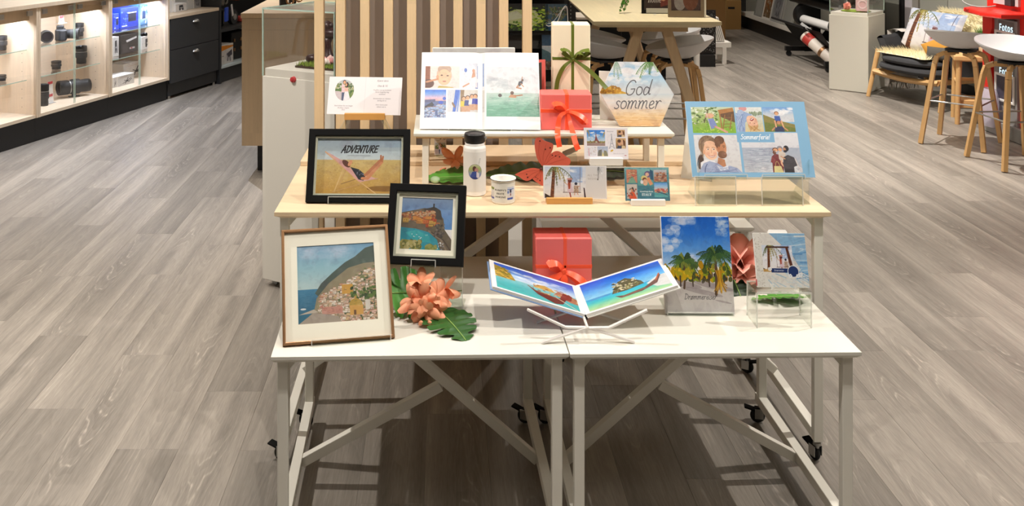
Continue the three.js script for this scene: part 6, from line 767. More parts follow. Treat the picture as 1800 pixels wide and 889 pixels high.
  { const t = thing('camera', 'black camera with a zoom lens on the upper glass shelf', 'camera', spot(106, 0.2, A1), LEFT_TURN + 0.5); part(t, 'camera_body', [rbox(0.13, 0.085, 0.06, 0.012, [0, 0.0425, 0]), rbox(0.05, 0.03, 0.05, 0.008, [0.0, 0.095, 0])], DK); part(t, 'grip', rbox(0.035, 0.08, 0.05, 0.012, [-0.055, 0.041, 0.03]), DK2); part(t, 'lens_barrel', lathe([[0, 0], [0.034, 0], [0.036, 0.06], [0.04, 0.1], [0.034, 0.1], [0.03, 0.09], [0, 0.09]], [0.015, 0.042, 0.03], [Math.PI / 2, 0, 0], 24), DK2); part(t, 'dial', cyl(0.012, 0.012, 0.008, [0.045, 0.089, 0]), M.steel); }
  for (const [px, y, lab, b, rot] of [[108, A1 + 0.115, 'white price card with a red heading above the camera', 0.24, 0.2], [88, A3, 'white price card with red heading and red spot on the cabinet floor', 0.2, 0.1]]) { const t = thing('price_card', lab, 'sign', spot(px, b, y), LEFT_TURN + rot); const h = y > 0.5 ? 0.06 : 0.16; part(t, 'card', prism([[-0.045, 0], [0.045, 0], [0.03, h], [-0.035, h]], 0.002), M.whiteBoard); part(t, 'red_heading', box(0.062, 0.02, 0.001, [-0.002, h - 0.011, 0.0016]), M.redPlastic); part(t, 'red_line', box(0.05, h * 0.12, 0.001, [0.006, h * 0.35, 0.0016]), M.redPlastic); part(t, 'foot', rbox(0.08, 0.004, 0.05, 0.001, [0, 0.002, 0]), M.edge); }
  boxed('dark blue box at the left of the upper glass shelf', 200, 209, 0.2, A1, 24, 0.14, 'blueBox', plain(0x2038b4, 0.4)); boxed('large bright blue box on the upper glass shelf', 212, 243, 0.2, A1, 13, 0.14, 'blueBox', plain(0x2244c0, 0.4)); boxed('sky blue and white patterned box on the upper glass shelf', 246, 265, 0.2, A1, 8, 0.12, 'skyBox', plain(0x5fa8e8, 0.4));
  boxed('white box with a dark figure at the left of the middle glass shelf', 198.5, 209, 0.18, A2, 65, 0.12, 'whiteBox', M.whiteBoard); boxed('black box with white lettering on the middle glass shelf', 212, 243, 0.2, A2, 60, 0.16, 'blackBox', plain(0x262423, 0.5)); boxed('white box with a black product on the middle glass shelf', 249, 270, 0.2, A2, 63, 0.14, 'whiteBox', M.whiteBoard);
  boxed('narrow white box cut off by the cabinet side on the cabinet floor', 199, 205, 0.14, A3, 136, 0.14, 'droneBox', M.whiteBoard); boxed('low white box with a small drawing on the cabinet floor', 207, 236, 0.13, A3, 131, 0.14, 'droneBox', M.whiteBoard); boxed('tall white box with a folded arm drawing on the cabinet floor', 217, 258, 0.29, A3, 108, 0.14, 'droneBox', M.whiteBoard);
  // drawers
  const T0 = 2.035, w = 0.81, dr = thing('drawer_cabinet', 'dark grey two drawer cabinet with cup handles under a pale worktop', 'cabinet', along(T0), LEFT_TURN);
  part(dr, 'carcass', box(w, 0.63, DEP - 0.03, [w / 2, 0.355, -DEP / 2 - 0.015]), M.darkGrey);
  for (const [y, h, hy] of [[0.42, 0.262, 0.652], [0.135, 0.28, 0.388]]) { const d = part(dr, 'drawer', rbox(w - 0.006, h, 0.02, 0.002, [w / 2, y + h / 2, -0.008]), M.anthracite); part(d, 'cup_handle', put(new THREE.SphereGeometry(0.05, 24, 12, 0, Math.PI * 2, 0, Math.PI / 2).scale(1, 0.55, 0.5), [w * 0.5, hy - 0.03, 0.002]), M.steel); }
  part(dr, 'plinth', box(w - 0.004, 0.105, DEP - 0.05, [w / 2, 0.078, -DEP / 2]), M.anthracite); part(dr, 'foot', [cyl(0.015, 0.018, 0.025, [0.03, 0.0125, -0.04]), cyl(0.015, 0.018, 0.025, [w - 0.03, 0.0125, -0.04])], M.steel);
  solo('drawer_worktop', rbox(w + 0.012, 0.028, DEP + 0.01, 0.002, [w / 2, 0.014, -DEP / 2]), M.cabinet, 'pale wood top lying on the dark drawer cabinet', 'worktop', along(T0 - 0.006, 0, 0.684), LEFT_TURN);
  const HT = 0.713, gname = 'boxes on the drawer cabinet';
  boxed('small white box with dark product and red badge on the drawer cabinet', 309, 328, 0.12, HT, 6, 0.1, 'whiteBox', M.whiteBoard, 'box', gname); boxed('plain pale grey box beside the badge box', 330, 340, 0.16, HT, -14, 0.14, null, plain(0xb9bab9, 0.6), 'box', gname); boxed('grey picture box with a white round mark on the drawer cabinet', 341, 353, 0.16, HT, -16, 0.14, 'greyFrame', M.whiteBoard, 'box', gname); boxed('black glossy box at the far end of the drawer cabinet', 356, 382, 0.2, HT, -30, 0.2, null, plain(0x1c1f1f, 0.25), 'box', gname); boxed('narrow white box against the glass cabinet end', 303, 308, 0.14, HT, -6, 0.1, null, M.whiteBoard, 'box', gname);
  // open dark shelf unit
  const T1 = 2.885, u = thing('open_shelf_unit', 'dark open shelf unit beyond the drawer cabinet, bags and cases on it', 'shelf', along(T1), LEFT_TURN), uw = 2.6, back = plain(0x3c4547, 0.7);
  part(u, 'plinth', box(uw, 0.13, DEP - 0.05, [uw / 2, 0.07, -DEP / 2]), M.anthracite); part(u, 'bottom_board', box(uw, 0.02, DEP, [uw / 2, 0.146, -DEP / 2]), plain(0xb9c4c6, 0.5)); part(u, 'top_board', box(uw, 0.03, DEP, [uw / 2, 0.488, -DEP / 2]), M.darkGrey); part(u, 'back_panel', box(uw, 0.32, 0.015, [uw / 2, 0.315, -DEP + 0.02]), plain(0x9fb0b2, 0.6)); for (const x of [0.012, uw - 0.012]) part(u, 'side_panel', box(0.02, 0.33, DEP - 0.01, [x, 0.315, -DEP / 2]), M.darkGrey); part(u, 'wall_rack', box(uw, 0.9, 0.03, [uw / 2, 0.96, -DEP - 0.02]), M.black); part(u, 'end_panel', box(0.03, 1.2, DEP + 0.05, [-0.014, 0.6, -DEP / 2 - 0.02]), M.darkGrey);  // inner boards coloured pale cyan to stand in for the lit inside
  boxed('white box with an orange top and a gimbal drawing on the low shelf', 386, 410, 0.05, 0.157, 78, 0.22, 'gimbalBox', M.whiteBoard, 'box', null); { const p = spot(402, 0.16, 0.157); }
  { const t = thing('black_case', 'black equipment case with metal catches on the low shelf', 'case', spot(421, 0.1, 0.157), LEFT_TURN); part(t, 'case_body', rbox(0.3, 0.27, 0.3, 0.012, [0, 0.136, -0.15]), M.black); for (const x of [-0.11, 0.02]) for (const y of [0.19, 0.1]) part(t, 'catch', rbox(0.022, 0.03, 0.012, 0.002, [x, y, 0.004]), M.gold); }
  { const t = thing('camera_bag', 'grey camera bag hanging above the dark shelf', 'bag', spot(397, 0.14, 0.69), LEFT_TURN + 0.4); part(t, 'bag_body', rbox(0.2, 0.3, 0.1, 0.035, [0, 0.15, -0.05]), plain(0x77756c, 0.85)); part(t, 'pocket', rbox(0.16, 0.13, 0.02, 0.01, [0, 0.08, 0.004]), plain(0x6b6a62, 0.85)); part(t, 'strap', tube([[-0.08, 0.28, -0.02], [-0.1, 0.15, 0.03], [-0.07, 0.02, 0.0]], 0.006), M.blackMatt); }
  { const t = thing('camera_bag', 'small black camera bag standing on the dark shelf', 'bag', spot(394, 0.1, 0.503), LEFT_TURN + 0.4); part(t, 'bag_body', rbox(0.14, 0.17, 0.1, 0.03, [0, 0.085, -0.05]), M.blackMatt); part(t, 'zip', tube([[-0.06, 0.03, 0.003], [-0.055, 0.12, 0.003], [0, 0.145, 0.003], [0.055, 0.12, 0.003]], 0.003), M.grey); const k = solo('blue_pack', rbox(0.1, 0.13, 0.02, 0.003, [0, 0.065, 0]), plain(0x2a50c0, 0.4), 'small blue and white hanging pack in front of the bags', 'package', spot(398, 0.02, 0.565), LEFT_TURN + 0.3); solo('white_pack', rbox(0.03, 0.12, 0.012, 0.002, [0, 0.06, 0], [0, 0, 0.5]), M.whiteBoard, 'white card sticking out beside the blue pack', 'package', spot(408, 0.02, 0.6), LEFT_TURN + 0.3); }
  { const t = thing('cable_reel', 'dark grey round cable reel on the dark shelf', 'reel', spot(412, 0.1, 0.503), LEFT_TURN); part(t, 'disc', cyl(0.07, 0.07, 0.04, [0, 0.072, -0.02], [Math.PI / 2, 0, 0], 28), M.anthracite); part(t, 'hub', cyl(0.03, 0.03, 0.05, [0, 0.072, -0.015], [Math.PI / 2, 0, 0]), M.grey); solo('red_pot', [lathe([[0, 0], [0.04, 0.01], [0.045, 0.05], [0.03, 0.06], [0, 0.06]])], plain(0xd05048, 0.5), 'small round red tin on the dark shelf beside the counter', 'tin', spot(423, 0.14, 0.503), LEFT_TURN); }
  { const t = thing('orange_case', 'orange hard case on the upper rack beyond the grey bag', 'case', spot(416, 0.3, 0.72), LEFT_TURN); part(t, 'case_body', rbox(0.22, 0.3, 0.15, 0.02, [0, 0.15, 0]), plain(0xc4781c, 0.5)); part(t, 'handle', tube([[-0.05, 0.15, 0.075], [-0.04, 0.15, 0.1], [0.04, 0.15, 0.1], [0.05, 0.15, 0.075]], 0.008), M.black); part(t, 'orange_foot', rbox(0.24, 0.012, 0.17, 0.003, [0, -0.006, 0]), plain(0xd8501c, 0.5)); }
  // on the service counter
  for (const [i, px] of [498, 514].entries()) { const t = thing('camera_clamp', ['black camera on a grip at the near end of the counter', 'second smaller black camera on a grip on the counter'][i], 'camera', P(px, 12 - i * 5, 6.6 + i * 0.2).setY(0.987), R(20)); part(t, 'grip', [rbox(0.05, 0.14, 0.04, 0.012, [0, 0.07, 0]), rbox(0.08, 0.05, 0.06, 0.012, [0.01, 0.16, 0])], M.black); part(t, 'metal_ring', put(new THREE.TorusGeometry(0.022, 0.006, 8, 20), [0.04, 0.04, 0.02]), M.gold); }
  solo('yellow_folder', rbox(0.4, 0.012, 0.25, 0.002, [0, 0.006, 0]), plain(0xe6d89a, 0.6), 'pale yellow flat folder lying on the counter', 'folder', V(-0.72, 0.987, -6.75), R(10));
}

// ---------------------------------------------------------------- back and right of the shop
{ // black print rack at the back
  const d = 9.35, x0 = X(872, d), x1 = X(1000, d), cx = (x0 + x1) / 2, w = x1 - x0, t = thing('print_rack', 'black print display rack at the back, green picture on its upper tier', 'rack', [cx, 0, -d]);
  part(t, 'base', box(w, 0.04, 0.4, [0, 0.022, -0.2]), M.whitePaint); part(t, 'lower_tier', box(w, 0.1, 0.38, [0, 0.095, -0.21]), M.black); part(t, 'back_board', box(w, 0.9, 0.03, [0, 0.6, -0.37]), M.black); part(t, 'grey_tier', box(w, 0.13, 0.25, [0, 0.4, -0.22]), plain(0x4a4845, 0.6)); part(t, 'upper_ledge', box(w, 0.035, 0.3, [0, 0.49, -0.16]), M.black); part(t, 'top_shelf', box(w, 0.05, 0.32, [0, 0.82, -0.18]), plain(0xbcbab4, 0.5));
  for (const y of [0.34]) for (let k = 0; k < 4; k++) part(t, 'hook', rod([-w / 2 + 0.1 + k * 0.15, y + 0.06, -0.09], [-w / 2 + 0.1 + k * 0.15, y + 0.05, -0.04], 0.004), M.black);
  const u = thing('slotted_upright', 'black slotted steel upright at the end of the print rack', 'post', [X(1004.5, d), 0, -d + 0.02]); part(u, 'post', rbox(X(1011, d) - X(998, d), 1.6, 0.05, 0.002, [0, 0.8, 0]), M.black); for (let k = 0; k < 12; k++) part(u, 'slot', box(0.006, 0.016, 0.002, [-0.012, 0.6 + k * 0.034, 0.0255]), M.grey);
  const g = thing('landscape_print', 'wide green garden picture on the upper tier of the back rack', 'picture', [X(924, d), 0.51, -d + 0.02], 0); part(g, 'board', box(0.42, 0.25, 0.01, [0, 0.125, -0.006]).rotateX(-0.12), M.black); part(g, 'print', sheet(0.41, 0.24, [0, 0.125, 0.0004]).rotateX(-0.12), print('greenScreen'));
  const h = thing('landscape_print', 'blue hillside town picture at the right of the green one', 'picture', [X(978, d), 0.51, -d + 0.02], 0); part(h, 'board', box(0.205, 0.25, 0.01, [0, 0.125, -0.006]).rotateX(-0.12), M.black); part(h, 'print', sheet(0.2, 0.24, [0, 0.125, 0.0004]).rotateX(-0.12), print('townScreen')); solo('white_cable', tube([[-0.1, 0.06, 0.03], [-0.07, 0.05, 0.03], [0.0, 0.09, 0.035], [0.05, 0.2, 0.02], [0.09, 0.22, 0.01], [0.1, 0.05, 0.02]].map((v) => v), 0.005, 40, 6), M.whitePaint, 'thin white cable looping in front of the hillside picture', 'cable', [X(978, d), 0.51, -d + 0.03]);
  const m = thing('landscape_print', 'tall blue mountain picture on the lower tier behind the cream gift', 'picture', [X(972, d), 0.15, -d + 0.005]); part(m, 'board', box(0.21, 0.34, 0.01, [0, 0.17, -0.006]).rotateX(-0.05), M.black); part(m, 'print', sheet(0.2, 0.33, [0, 0.17, 0.0004]).rotateX(-0.05), print('mountain'));
  const gb = thing('white_cabinet', 'white low cabinet behind the slat screen under the wooden table', 'cabinet', [X(916, 4.6), 0, -4.8]); part(gb, 'carcass', rbox(0.12, 0.36, 0.3, 0.003, [0, 0.19, 0]), M.whitePaint); part(gb, 'foot', box(0.1, 0.012, 0.28, [0, 0.006, 0]), M.grey);
  // dark counter and goods behind the high table
  const c = thing('back_counter', 'black low counter with pale top behind the high table', 'counter', [X(1092, 9.7), 0, -9.7]), cw = X(1170, 9.7) - X(1013, 9.7); part(c, 'carcass', box(cw, 0.57, 0.5, [0, 0.287, -0.25]), M.black); part(c, 'door', box(cw / 2 - 0.01, 0.5, 0.012, [-cw / 4, 0.29, 0.004]), M.blackMatt); part(c, 'door', box(cw / 2 - 0.01, 0.5, 0.012, [cw / 4, 0.29, 0.004]), M.blackMatt); part(c, 'worktop', box(cw, 0.02, 0.5, [0, 0.585, -0.25]), plain(0xcfc4b4, 0.6));
  solo('blue_poster', box(0.1, 0.32, 0.01, [0, 0.16, 0]), plain(0x3d6a8c, 0.6), 'blue board standing beside the black counter', 'board', [X(1184, 9.9), 0.3, -9.9]);
  solo('white_post', rbox(0.046, 1.0, 0.04, 0.003, [0, 0.5, 0]), M.whitePaint, 'short white post beside the blue board', 'post', [X(1194, 9.95), 0, -9.95]); solo('pale_post', cyl(0.026, 0.026, 0.86, [0, 0.43, 0]), plain(0xaaa69e, 0.5), 'slim pale round post behind the grey bar stools', 'post', [X(1224.5, 8.6), 0, -8.6]);
  const sp = []; for (let i = 0; i < 400; i++) sp.push(box(rr(0.003, 0.01), rr(0.003, 0.01), 0.002, [rr(-0.16, 0.16), rr(0.02, 0.44), 0.008], [0, 0, rr(0, 3)]));
  const bk = thing('glitter_board', 'black board with silver speckles behind the bar stools', 'board', [X(1229, 10.6), 0.12, -10.6]); part(bk, 'board', box(0.34, 0.46, 0.012, [0, 0.23, 0]), M.black); part(bk, 'speckles', sp, plain(0x8d8d8b, 0.4)).userData.kind = 'stuff'; part(bk, 'stand', box(0.3, 0.12, 0.2, [0, -0.06, -0.03]), M.black);
  // white bench and leaning boards
  const b = thing('white_bench', 'low white wooden bench beside the cardboard boxes', 'bench', [X(1258, 10.8), 0, -10.85]); part(b, 'seat', rbox(0.26, 0.055, 0.24, 0.003, [0.015, 0.2, 0]), M.whitePaint); for (const x of [-0.1, 0.075]) for (const z of [-0.09, 0.1]) part(b, 'leg', rbox(0.042, 0.172, 0.042, 0.002, [x, 0.086, z]), M.whitePaint); part(b, 'apron', box(0.16, 0.07, 0.018, [-0.015, 0.135, 0.1]), M.whitePaint);
  for (let k = 0; k < 5; k++) solo('white_board', box(0.012, 0.26, 0.2, [0, 0.13, 0], [0, 0, 0.28]), M.whitePaint, ['leftmost of the five white boards leaning on the low bench', 'second white board from the left leaning on the low bench', 'middle one of the five white boards leaning on the low bench', 'second white board from the right leaning on the low bench', 'rightmost of the five white boards leaning on the low bench'][k], 'board', [X(1247, 10.8) + k * 0.019 + 0.035, 0.231, -10.85], 0, 'white boards leaning on the bench');
  for (const [x0b, x1b, top, dd, mat, lab, dp] of [[1229, 1275, -30, 12.6, M.cardboardDark, 'darker brown cardboard box close behind the white bench', 0.5], [1276, 1303, 1, 13.85, M.cardboard, 'lighter cardboard box with a dark hand hole against the back wall', 0.5]]) { const w1 = X(x1b, dd) - X(x0b, dd), hh = Y(top, dd), q = thing('cardboard_box', lab, 'box', [(X(x0b, dd) + X(x1b, dd)) / 2, 0, -dd], 0, 'cardboard boxes'); part(q, 'carton', rbox(w1, hh, dp, 0.004, [0, hh / 2, -dp / 2]), mat); part(q, 'flap', box(w1 * 0.98, 0.004, dp * 0.48, [0, hh + 0.002, -dp * 0.25]), mat); if (dd > 13) part(q, 'hand_hole', rbox(0.09, 0.028, 0.004, 0.012, [-0.03, hh - 0.1, 0.0005]), M.black); }
}
{ // high table, stools, things on it
  const d0 = 6.06, h = 0.95, w = 0.757, L = 2.4, t = thing('high_table', 'long wooden high table with splayed legs at the back of the shop', 'table', [X(1165, 6.06), 0, -(d0 + L / 2)], R(-1.5)), z0 = L / 2 - 0.17;
  part(t, 'table_top', slab(w, L, h, 0.04, 0.05, M.tableWood, 2), wood(0xdcdcc4, 0.45, 2));
  part(t, 'rail', [box(0.42, 0.035, 0.06, [0.0, h - 0.058, z0]), box(0.42, 0.035, 0.06, [0, h - 0.058, -z0])], M.oakShade); part(t, 'long_rail', box(0.06, 0.03, L - 0.5, [0, h - 0.056, 0]), M.oakShade);
  for (const z of [z0, -z0 + 0.4]) for (const s of [-1, 1]) part(t, 'leg', bar([s * 0.08, h - 0.05, z], [s * 0.36, 0.01, z + (z > 0 ? 0.05 : -0.05)], 0.062, 0.05, 0.012), M.oakShade);
  function stool(label, pos, turn, group, mat = M.shell) {         // bar stool: dished shell, four bent wooden legs, rod foot rest; front +z, raised back -z
    const s = thing('bar_stool', label, 'stool', pos, turn, group), H = 0.655;
    const f = (off) => (u, v) => { const a = u * Math.PI * 2, x = Math.sin(a), z = Math.cos(a), back = Math.max(0, -z), side = Math.abs(x), r = v, rx = 0.225 + 0.012 * back, rz = 0.205 + 0.02 * back; return [x * rx * r, H + off + (0.052 + 0.08 * (0.5 - 0.5 * z) + 0.008 * side) * Math.pow(r, 2.4) + 0.004, z * rz * r - 0.01]; };
    const up = grid(48, 12, f(0.006)), lo = grid(48, 12, (u, v) => f(-0.004)(1 - u, v)), rim = grid(48, 1, (u, v) => f(0.006 - v * 0.01)(u, 1));
    part(s, 'seat_shell', [up, lo, rim], mat); part(s, 'seat_bracket', [cyl(0.1, 0.1, 0.012, [0, H - 0.008, 0]), box(0.2, 0.01, 0.03, [0, H - 0.018, 0], [0, Math.PI / 4, 0]), box(0.2, 0.01, 0.03, [0, H - 0.018, 0], [0, -Math.PI / 4, 0])], M.darkGrey);
    for (const [x, z] of [[1, 1], [1, -1], [-1, 1], [-1, -1]]) { const p = [[0.03, H - 0.028], [0.085, H - 0.03], [0.118, H - 0.05], [0.13, H - 0.1], [0.2, 0.004]].map(([q, y]) => V(x * q, y, z * q)); part(s, 'leg', [bar(p[0], p[1], 0.03, 0.022), bar(p[1], p[2], 0.03, 0.024), bar(p[2], p[3], 0.03, 0.026), bar(p[3], p[4], 0.03, 0.026), ball(0.0135, p[2], [1, 1, 1], null, 8), ball(0.014, p[3], [1, 1, 1], null, 8)], M.oak); }
    const q = 0.168, y = 0.3; part(s, 'foot_rest', [[1, 1, 1, -1], [1, -1, -1, -1], [-1, -1, -1, 1], [-1, 1, 1, 1]].map(([a, b, c, e]) => rod([a * q, y, b * q], [c * q, y, e * q], 0.0055)), M.steel); return s;
  }
  const st = stool('grey shell bar stool tucked in at the near right of the high table', [X(1190, 6.58), 0, -6.6], R(-96), 'bar stools around the high table', M.shellShade);
  copyOf(st, 'grey shell bar stool tucked in at the near left of the high table', [X(1066, 6.58), 0, -6.6], R(84)); copyOf(st, 'grey shell bar stool at the far right of the high table', [X(1171, 7.12), 0, -7.12], R(-92)); copyOf(st, 'grey shell bar stool at the far left of the high table', [X(1050, 7.12), 0, -7.12], R(88));
  const a = stool('light grey bar stool standing in front of the lounge chair', [3.578, 0, -7.07], R(137), 'light grey bar stools by the photo kiosk');
  copyOf(a, 'light grey bar stool nearest the red photo kiosk, cut by the picture edge', [3.635, 0, -6.5], R(176));
  { const y = 0.952, f1 = thing('picture_frame', 'black picture frame with white script lettering on the high table', 'picture frame', [X(1156, 6.53), y, -6.53], R(-4)); part(f1, 'frame', ringOf(0.2, 0.22, 0.014, 0.02, -0.01, 0.014, 0.022), M.blackMatt); part(f1, 'print', sheet(0.172, 0.184, [0, 0.114, -0.008]), print('momFrame')); part(f1, 'pale_strip', box(0.16, 0.03, 0.003, [0.008, 0.018, 0.0006]), M.wallGrey);
    const f2 = thing('picture_frame', 'weathered grey wood frame with couple photo on the high table', 'picture frame', [X(1206, 6.3), y, -6.3], R(-6)); part(f2, 'frame', ringOf(0.215, 0.24, 0.018, 0.025, -0.012, 0.018, 0.04), wood(0x8d857c, 0.7, 0)); part(f2, 'print', sheet(0.178, 0.18, [0, 0.13, -0.008]), print('coupleFrame')); part(f2, 'side_stand', box(0.012, 0.22, 0.05, [0.116, 0.11, -0.03]), M.whitePaint);
    const v = thing('trailing_plant', 'small trailing green plant on the high table', 'plant', [X(1112, 6.6), y, -6.6]); const st1 = [], lv = []; for (let i = 0; i < 9; i++) { const a1 = rr(2.2, 4.4), r = rr(0.06, 0.13), e = [Math.cos(a1) * r, rr(0.005, 0.05), Math.sin(a1) * r * 0.6 + 0.03]; st1.push(tube([[0, 0.1, 0], [e[0] * 0.5, 0.1, e[2] * 0.5], e], 0.0015, 10, 5)); for (let k = 1; k < 6; k++) { const q = k / 5, c = [e[0] * q, 0.1 * (1 - q) + e[1] * q + 0.03 * Math.sin(q * 3), e[2] * q]; lv.push(put(petal(0.026, 0.018, 0.4, 0.3), c, [rr(0.6, 1.6), rr(0, 6.28), 0])); } } part(v, 'stem', st1, M.stem); part(v, 'foliage', lv, M.leafLight).userData.kind = 'stuff';
    solo('white_tag', box(0.016, 0.004, 0.01, [0, 0.002, 0]), M.whiteBoard, 'tiny white price tag on the high table edge', 'tag', [X(1151, 6.45), y, -6.45]); }
}
{ // wall ledge with leaning frames
  const x = 4.13, t = thing('frame_ledge', 'white wall ledge on a black base along the right wall holding frames', 'shelf', [x, 0, -13.0], 0); part(t, 'ledge', box(0.38, 0.035, 2.6, [0.17, 0.185, 0]), M.whitePaint); part(t, 'lip', box(0.02, 0.05, 2.6, [-0.02, 0.2, 0]), M.whitePaint); part(t, 'base', box(0.36, 0.165, 2.6, [0.19, 0.0835, 0]), M.black);
  const fr = (label, pxa, pxb, mat, key, hh, group) => { const da = x * FOCAL / (pxa - CX) * 1.0, db = x * FOCAL / (pxb - CX), c = (da + db) / 2 + 0.15, w = Math.abs(da - db) * 0.92, f = thing('picture_frame', label, 'picture frame', [x + 0.03, 0.204, -c], -Math.PI / 2, group); part(f, 'frame', ringOf(w, hh, 0.03, 0.02, -0.01, 0.03, 0.03).rotateX(-0.2), mat); part(f, 'print', sheet(w - 0.055, hh - 0.055, [0, hh / 2, -0.006]).rotateX(-0.2), key ? print(key) : plain(0x9a9a94, 0.6)); };
  fr('blank grey frame farthest along the white ledge', 1326, 1341, plain(0x8d8d88, 0.6), null, 0.5); fr('white frame with an amber picture on the white ledge', 1340, 1356, M.whitePaint, 'orangeFrame', 0.5); fr('silver frame with a grey picture on the white ledge', 1355, 1374, plain(0xb4b4b2, 0.4), 'greyFrame', 0.5); fr('plain pale grey board at the near end of the white ledge', 1375, 1394, plain(0xa9a9a2, 0.6), null, 0.55);
}
{ // large format printer on a wheeled stand
  const t = thing('plotter', 'black large format printer on a wheeled stand with a white paper roll', 'printer', [4.05, 0, -10.75], -Math.PI / 2), w = 1.5, c = (x, y, z) => [x, y, z];   // local: z to the room, x towards the camera
  part(t, 'printer_body', [rbox(w, 0.26, 0.42, 0.05, [0, 0.82, -0.05]), rbox(w, 0.1, 0.3, 0.04, [0, 0.64, 0.03])], M.black); part(t, 'front_cover', put(new THREE.CylinderGeometry(0.17, 0.17, w - 0.1, 32, 1, false, 0, Math.PI).rotateZ(Math.PI / 2), [0, 0.72, 0.1]), plain(0x18191a, 0.3));
  part(t, 'end_cap', put(new THREE.CylinderGeometry(0.13, 0.13, 0.12, 28).rotateZ(Math.PI / 2), [-0.42, 0.47, 0.08]), M.black); part(t, 'end_cap', [put(new THREE.CylinderGeometry(0.08, 0.08, 0.08, 28).rotateZ(Math.PI / 2), [0.55, 0.45, 0.12])], M.black); part(t, 'paper_roll', put(new THREE.CylinderGeometry(0.046, 0.046, 1.0, 32).rotateZ(Math.PI / 2), [0.13, 0.43, 0.13]), M.whiteBoard); part(t, 'roll_shaft', put(new THREE.CylinderGeometry(0.018, 0.018, 1.3, 20).rotateZ(Math.PI / 2), [0.1, 0.43, 0.13]), M.steel);
  part(t, 'catch_flap', put(new THREE.CylinderGeometry(0.26, 0.26, 0.98, 32, 1, true, Math.PI * 0.62, Math.PI * 0.36).rotateZ(Math.PI / 2), [-0.2, 0.55, 0.18]), plain(0x1d1f24, 0.35)); part(t, 'flap_rod', rod([-0.72, 0.41, 0.36], [0.3, 0.41, 0.36], 0.012), M.black);
  part(t, 'catch_basket', grid(6, 16, (u, v) => [-0.55 + u * 1.15, 0.4 - 0.26 * Math.sin(v * Math.PI) - 0.0 * u, 0.3 - v * 0.55]), M.blackMatt); for (const x of [-0.58, 0.58]) { part(t, 'stand_leg', [rbox(0.05, 0.5, 0.09, 0.004, [x, 0.33, -0.08]), rbox(0.05, 0.05, 0.56, 0.004, [x, 0.085, -0.02])], M.black); for (const z of [-0.26, 0.22]) part(t, 'caster', [put(new THREE.CylinderGeometry(0.028, 0.028, 0.03, 20).rotateZ(Math.PI / 2), [x, 0.029, z]), box(0.04, 0.03, 0.03, [x, 0.058, z])], M.rubber); } part(t, 'cross_bar', rod([-0.56, 0.14, -0.08], [0.56, 0.14, -0.08], 0.02), M.black);
  const pr = thing('print_roll', 'rolled colour print lying in the printer basket', 'roll', P(1446, 90, 10.35)); part(pr, 'paper', rod([-0.11, 0.13, -0.2], [0.08, -0.09, 0.12], 0.058, 0.062, 24), plain(0xe9dfd4, 0.5)); part(pr, 'gold_band', rod([0.0, 0.002, -0.014], [0.016, -0.016, 0.012], 0.0632, 0.0634, 24), M.gold); part(pr, 'roll_end', rod([0.08, -0.09, 0.12], [0.082, -0.0923, 0.1234], 0.058, 0.058, 24), plain(0xa89684, 0.8)); part(pr, 'red_motif', rod([-0.1, 0.117, -0.18], [-0.06, 0.072, -0.116], 0.0596, 0.0604, 24), plain(0xc03c34, 0.5));
  solo('steel_rail', bar([-0.12, 0.16, -0.24], [0.16, -0.12, 0.22], 0.03, 0.03), plain(0x8f8f8d, 0.5), 'pale metal rail slanting over the rolled colour print', 'rail', P(1444, 74, 10.4));
}
{ // white plinth with glass case
  const t = thing('white_plinth', 'pale grey plinth with a glass case of pink things beside the lounge chair', 'plinth', [3.752, 0, -9.27], R(-41)), w = 0.345, dp = 0.44, h = 0.67;
  part(t, 'plinth_body', rbox(w, h, dp, 0.003, [0, h / 2 + 0.004, 0]), plain(0xd2cfc2, 0.55)); part(t, 'cap', rbox(w - 0.02, 0.025, dp - 0.02, 0.002, [0, h + 0.0165, 0]), plain(0xdedbcf, 0.5));
  const y0 = h + 0.03, hh = 0.34; for (const s of [-1, 1]) { part(t, 'glass_pane', box(0.004, hh, dp - 0.02, [s * (w / 2 - 0.006), y0 + hh / 2, 0]), M.glass); part(t, 'glass_pane', box(w - 0.02, hh, 0.004, [0, y0 + hh / 2, s * (dp / 2 - 0.006)]), M.glass); } part(t, 'glass_edge', [-1, 1].flatMap((a) => [-1, 1].map((b) => box(0.005, hh, 0.005, [a * (w / 2 - 0.006), y0 + hh / 2, b * (dp / 2 - 0.006)]))), M.glassEdge);
  const p = V(3.752, y0, -9.27), o = (x, z) => { const c = Math.cos(R(-41)), s = Math.sin(R(-41)); return [p.x + x * c + z * s, y0, p.z - x * s + z * c]; };
  solo('green_mat', lathe([[0, 0], [0.13, 0], [0.12, 0.006], [0, 0.008]], null, null, 20), M.grass, 'round green mat in the glass case on the pale grey plinth', 'mat', o(0.0, 0.03));
  const c = thing('pink_camera', 'pale pink box camera in the glass case on the pale grey plinth', 'camera', [...o(0.08, 0.1)], R(-20)); part(c, 'camera_body', rbox(0.11, 0.13, 0.06, 0.014, [0, 0.073, 0]), plain(0xdfb9b8, 0.5)); part(c, 'lens_ring', put(new THREE.TorusGeometry(0.034, 0.008, 10, 28), [0, 0.07, 0.03]), plain(0xe9cfcd, 0.5)); part(c, 'flash', rbox(0.03, 0.016, 0.006, 0.002, [0.025, 0.118, 0.03]), M.whiteBoard);
  const b = thing('pink_flower', 'coral pink flower lying in the glass case on the pale grey plinth', 'flower', o(-0.07, 0.09)); for (let i = 0; i < 8; i++) part(b, 'petal', put(petal(0.07, 0.045, 0.5, 0.4), [0, 0.02, 0], [rr(0.5, 1.2), i * 0.8, 0]), M.petalPink);
}
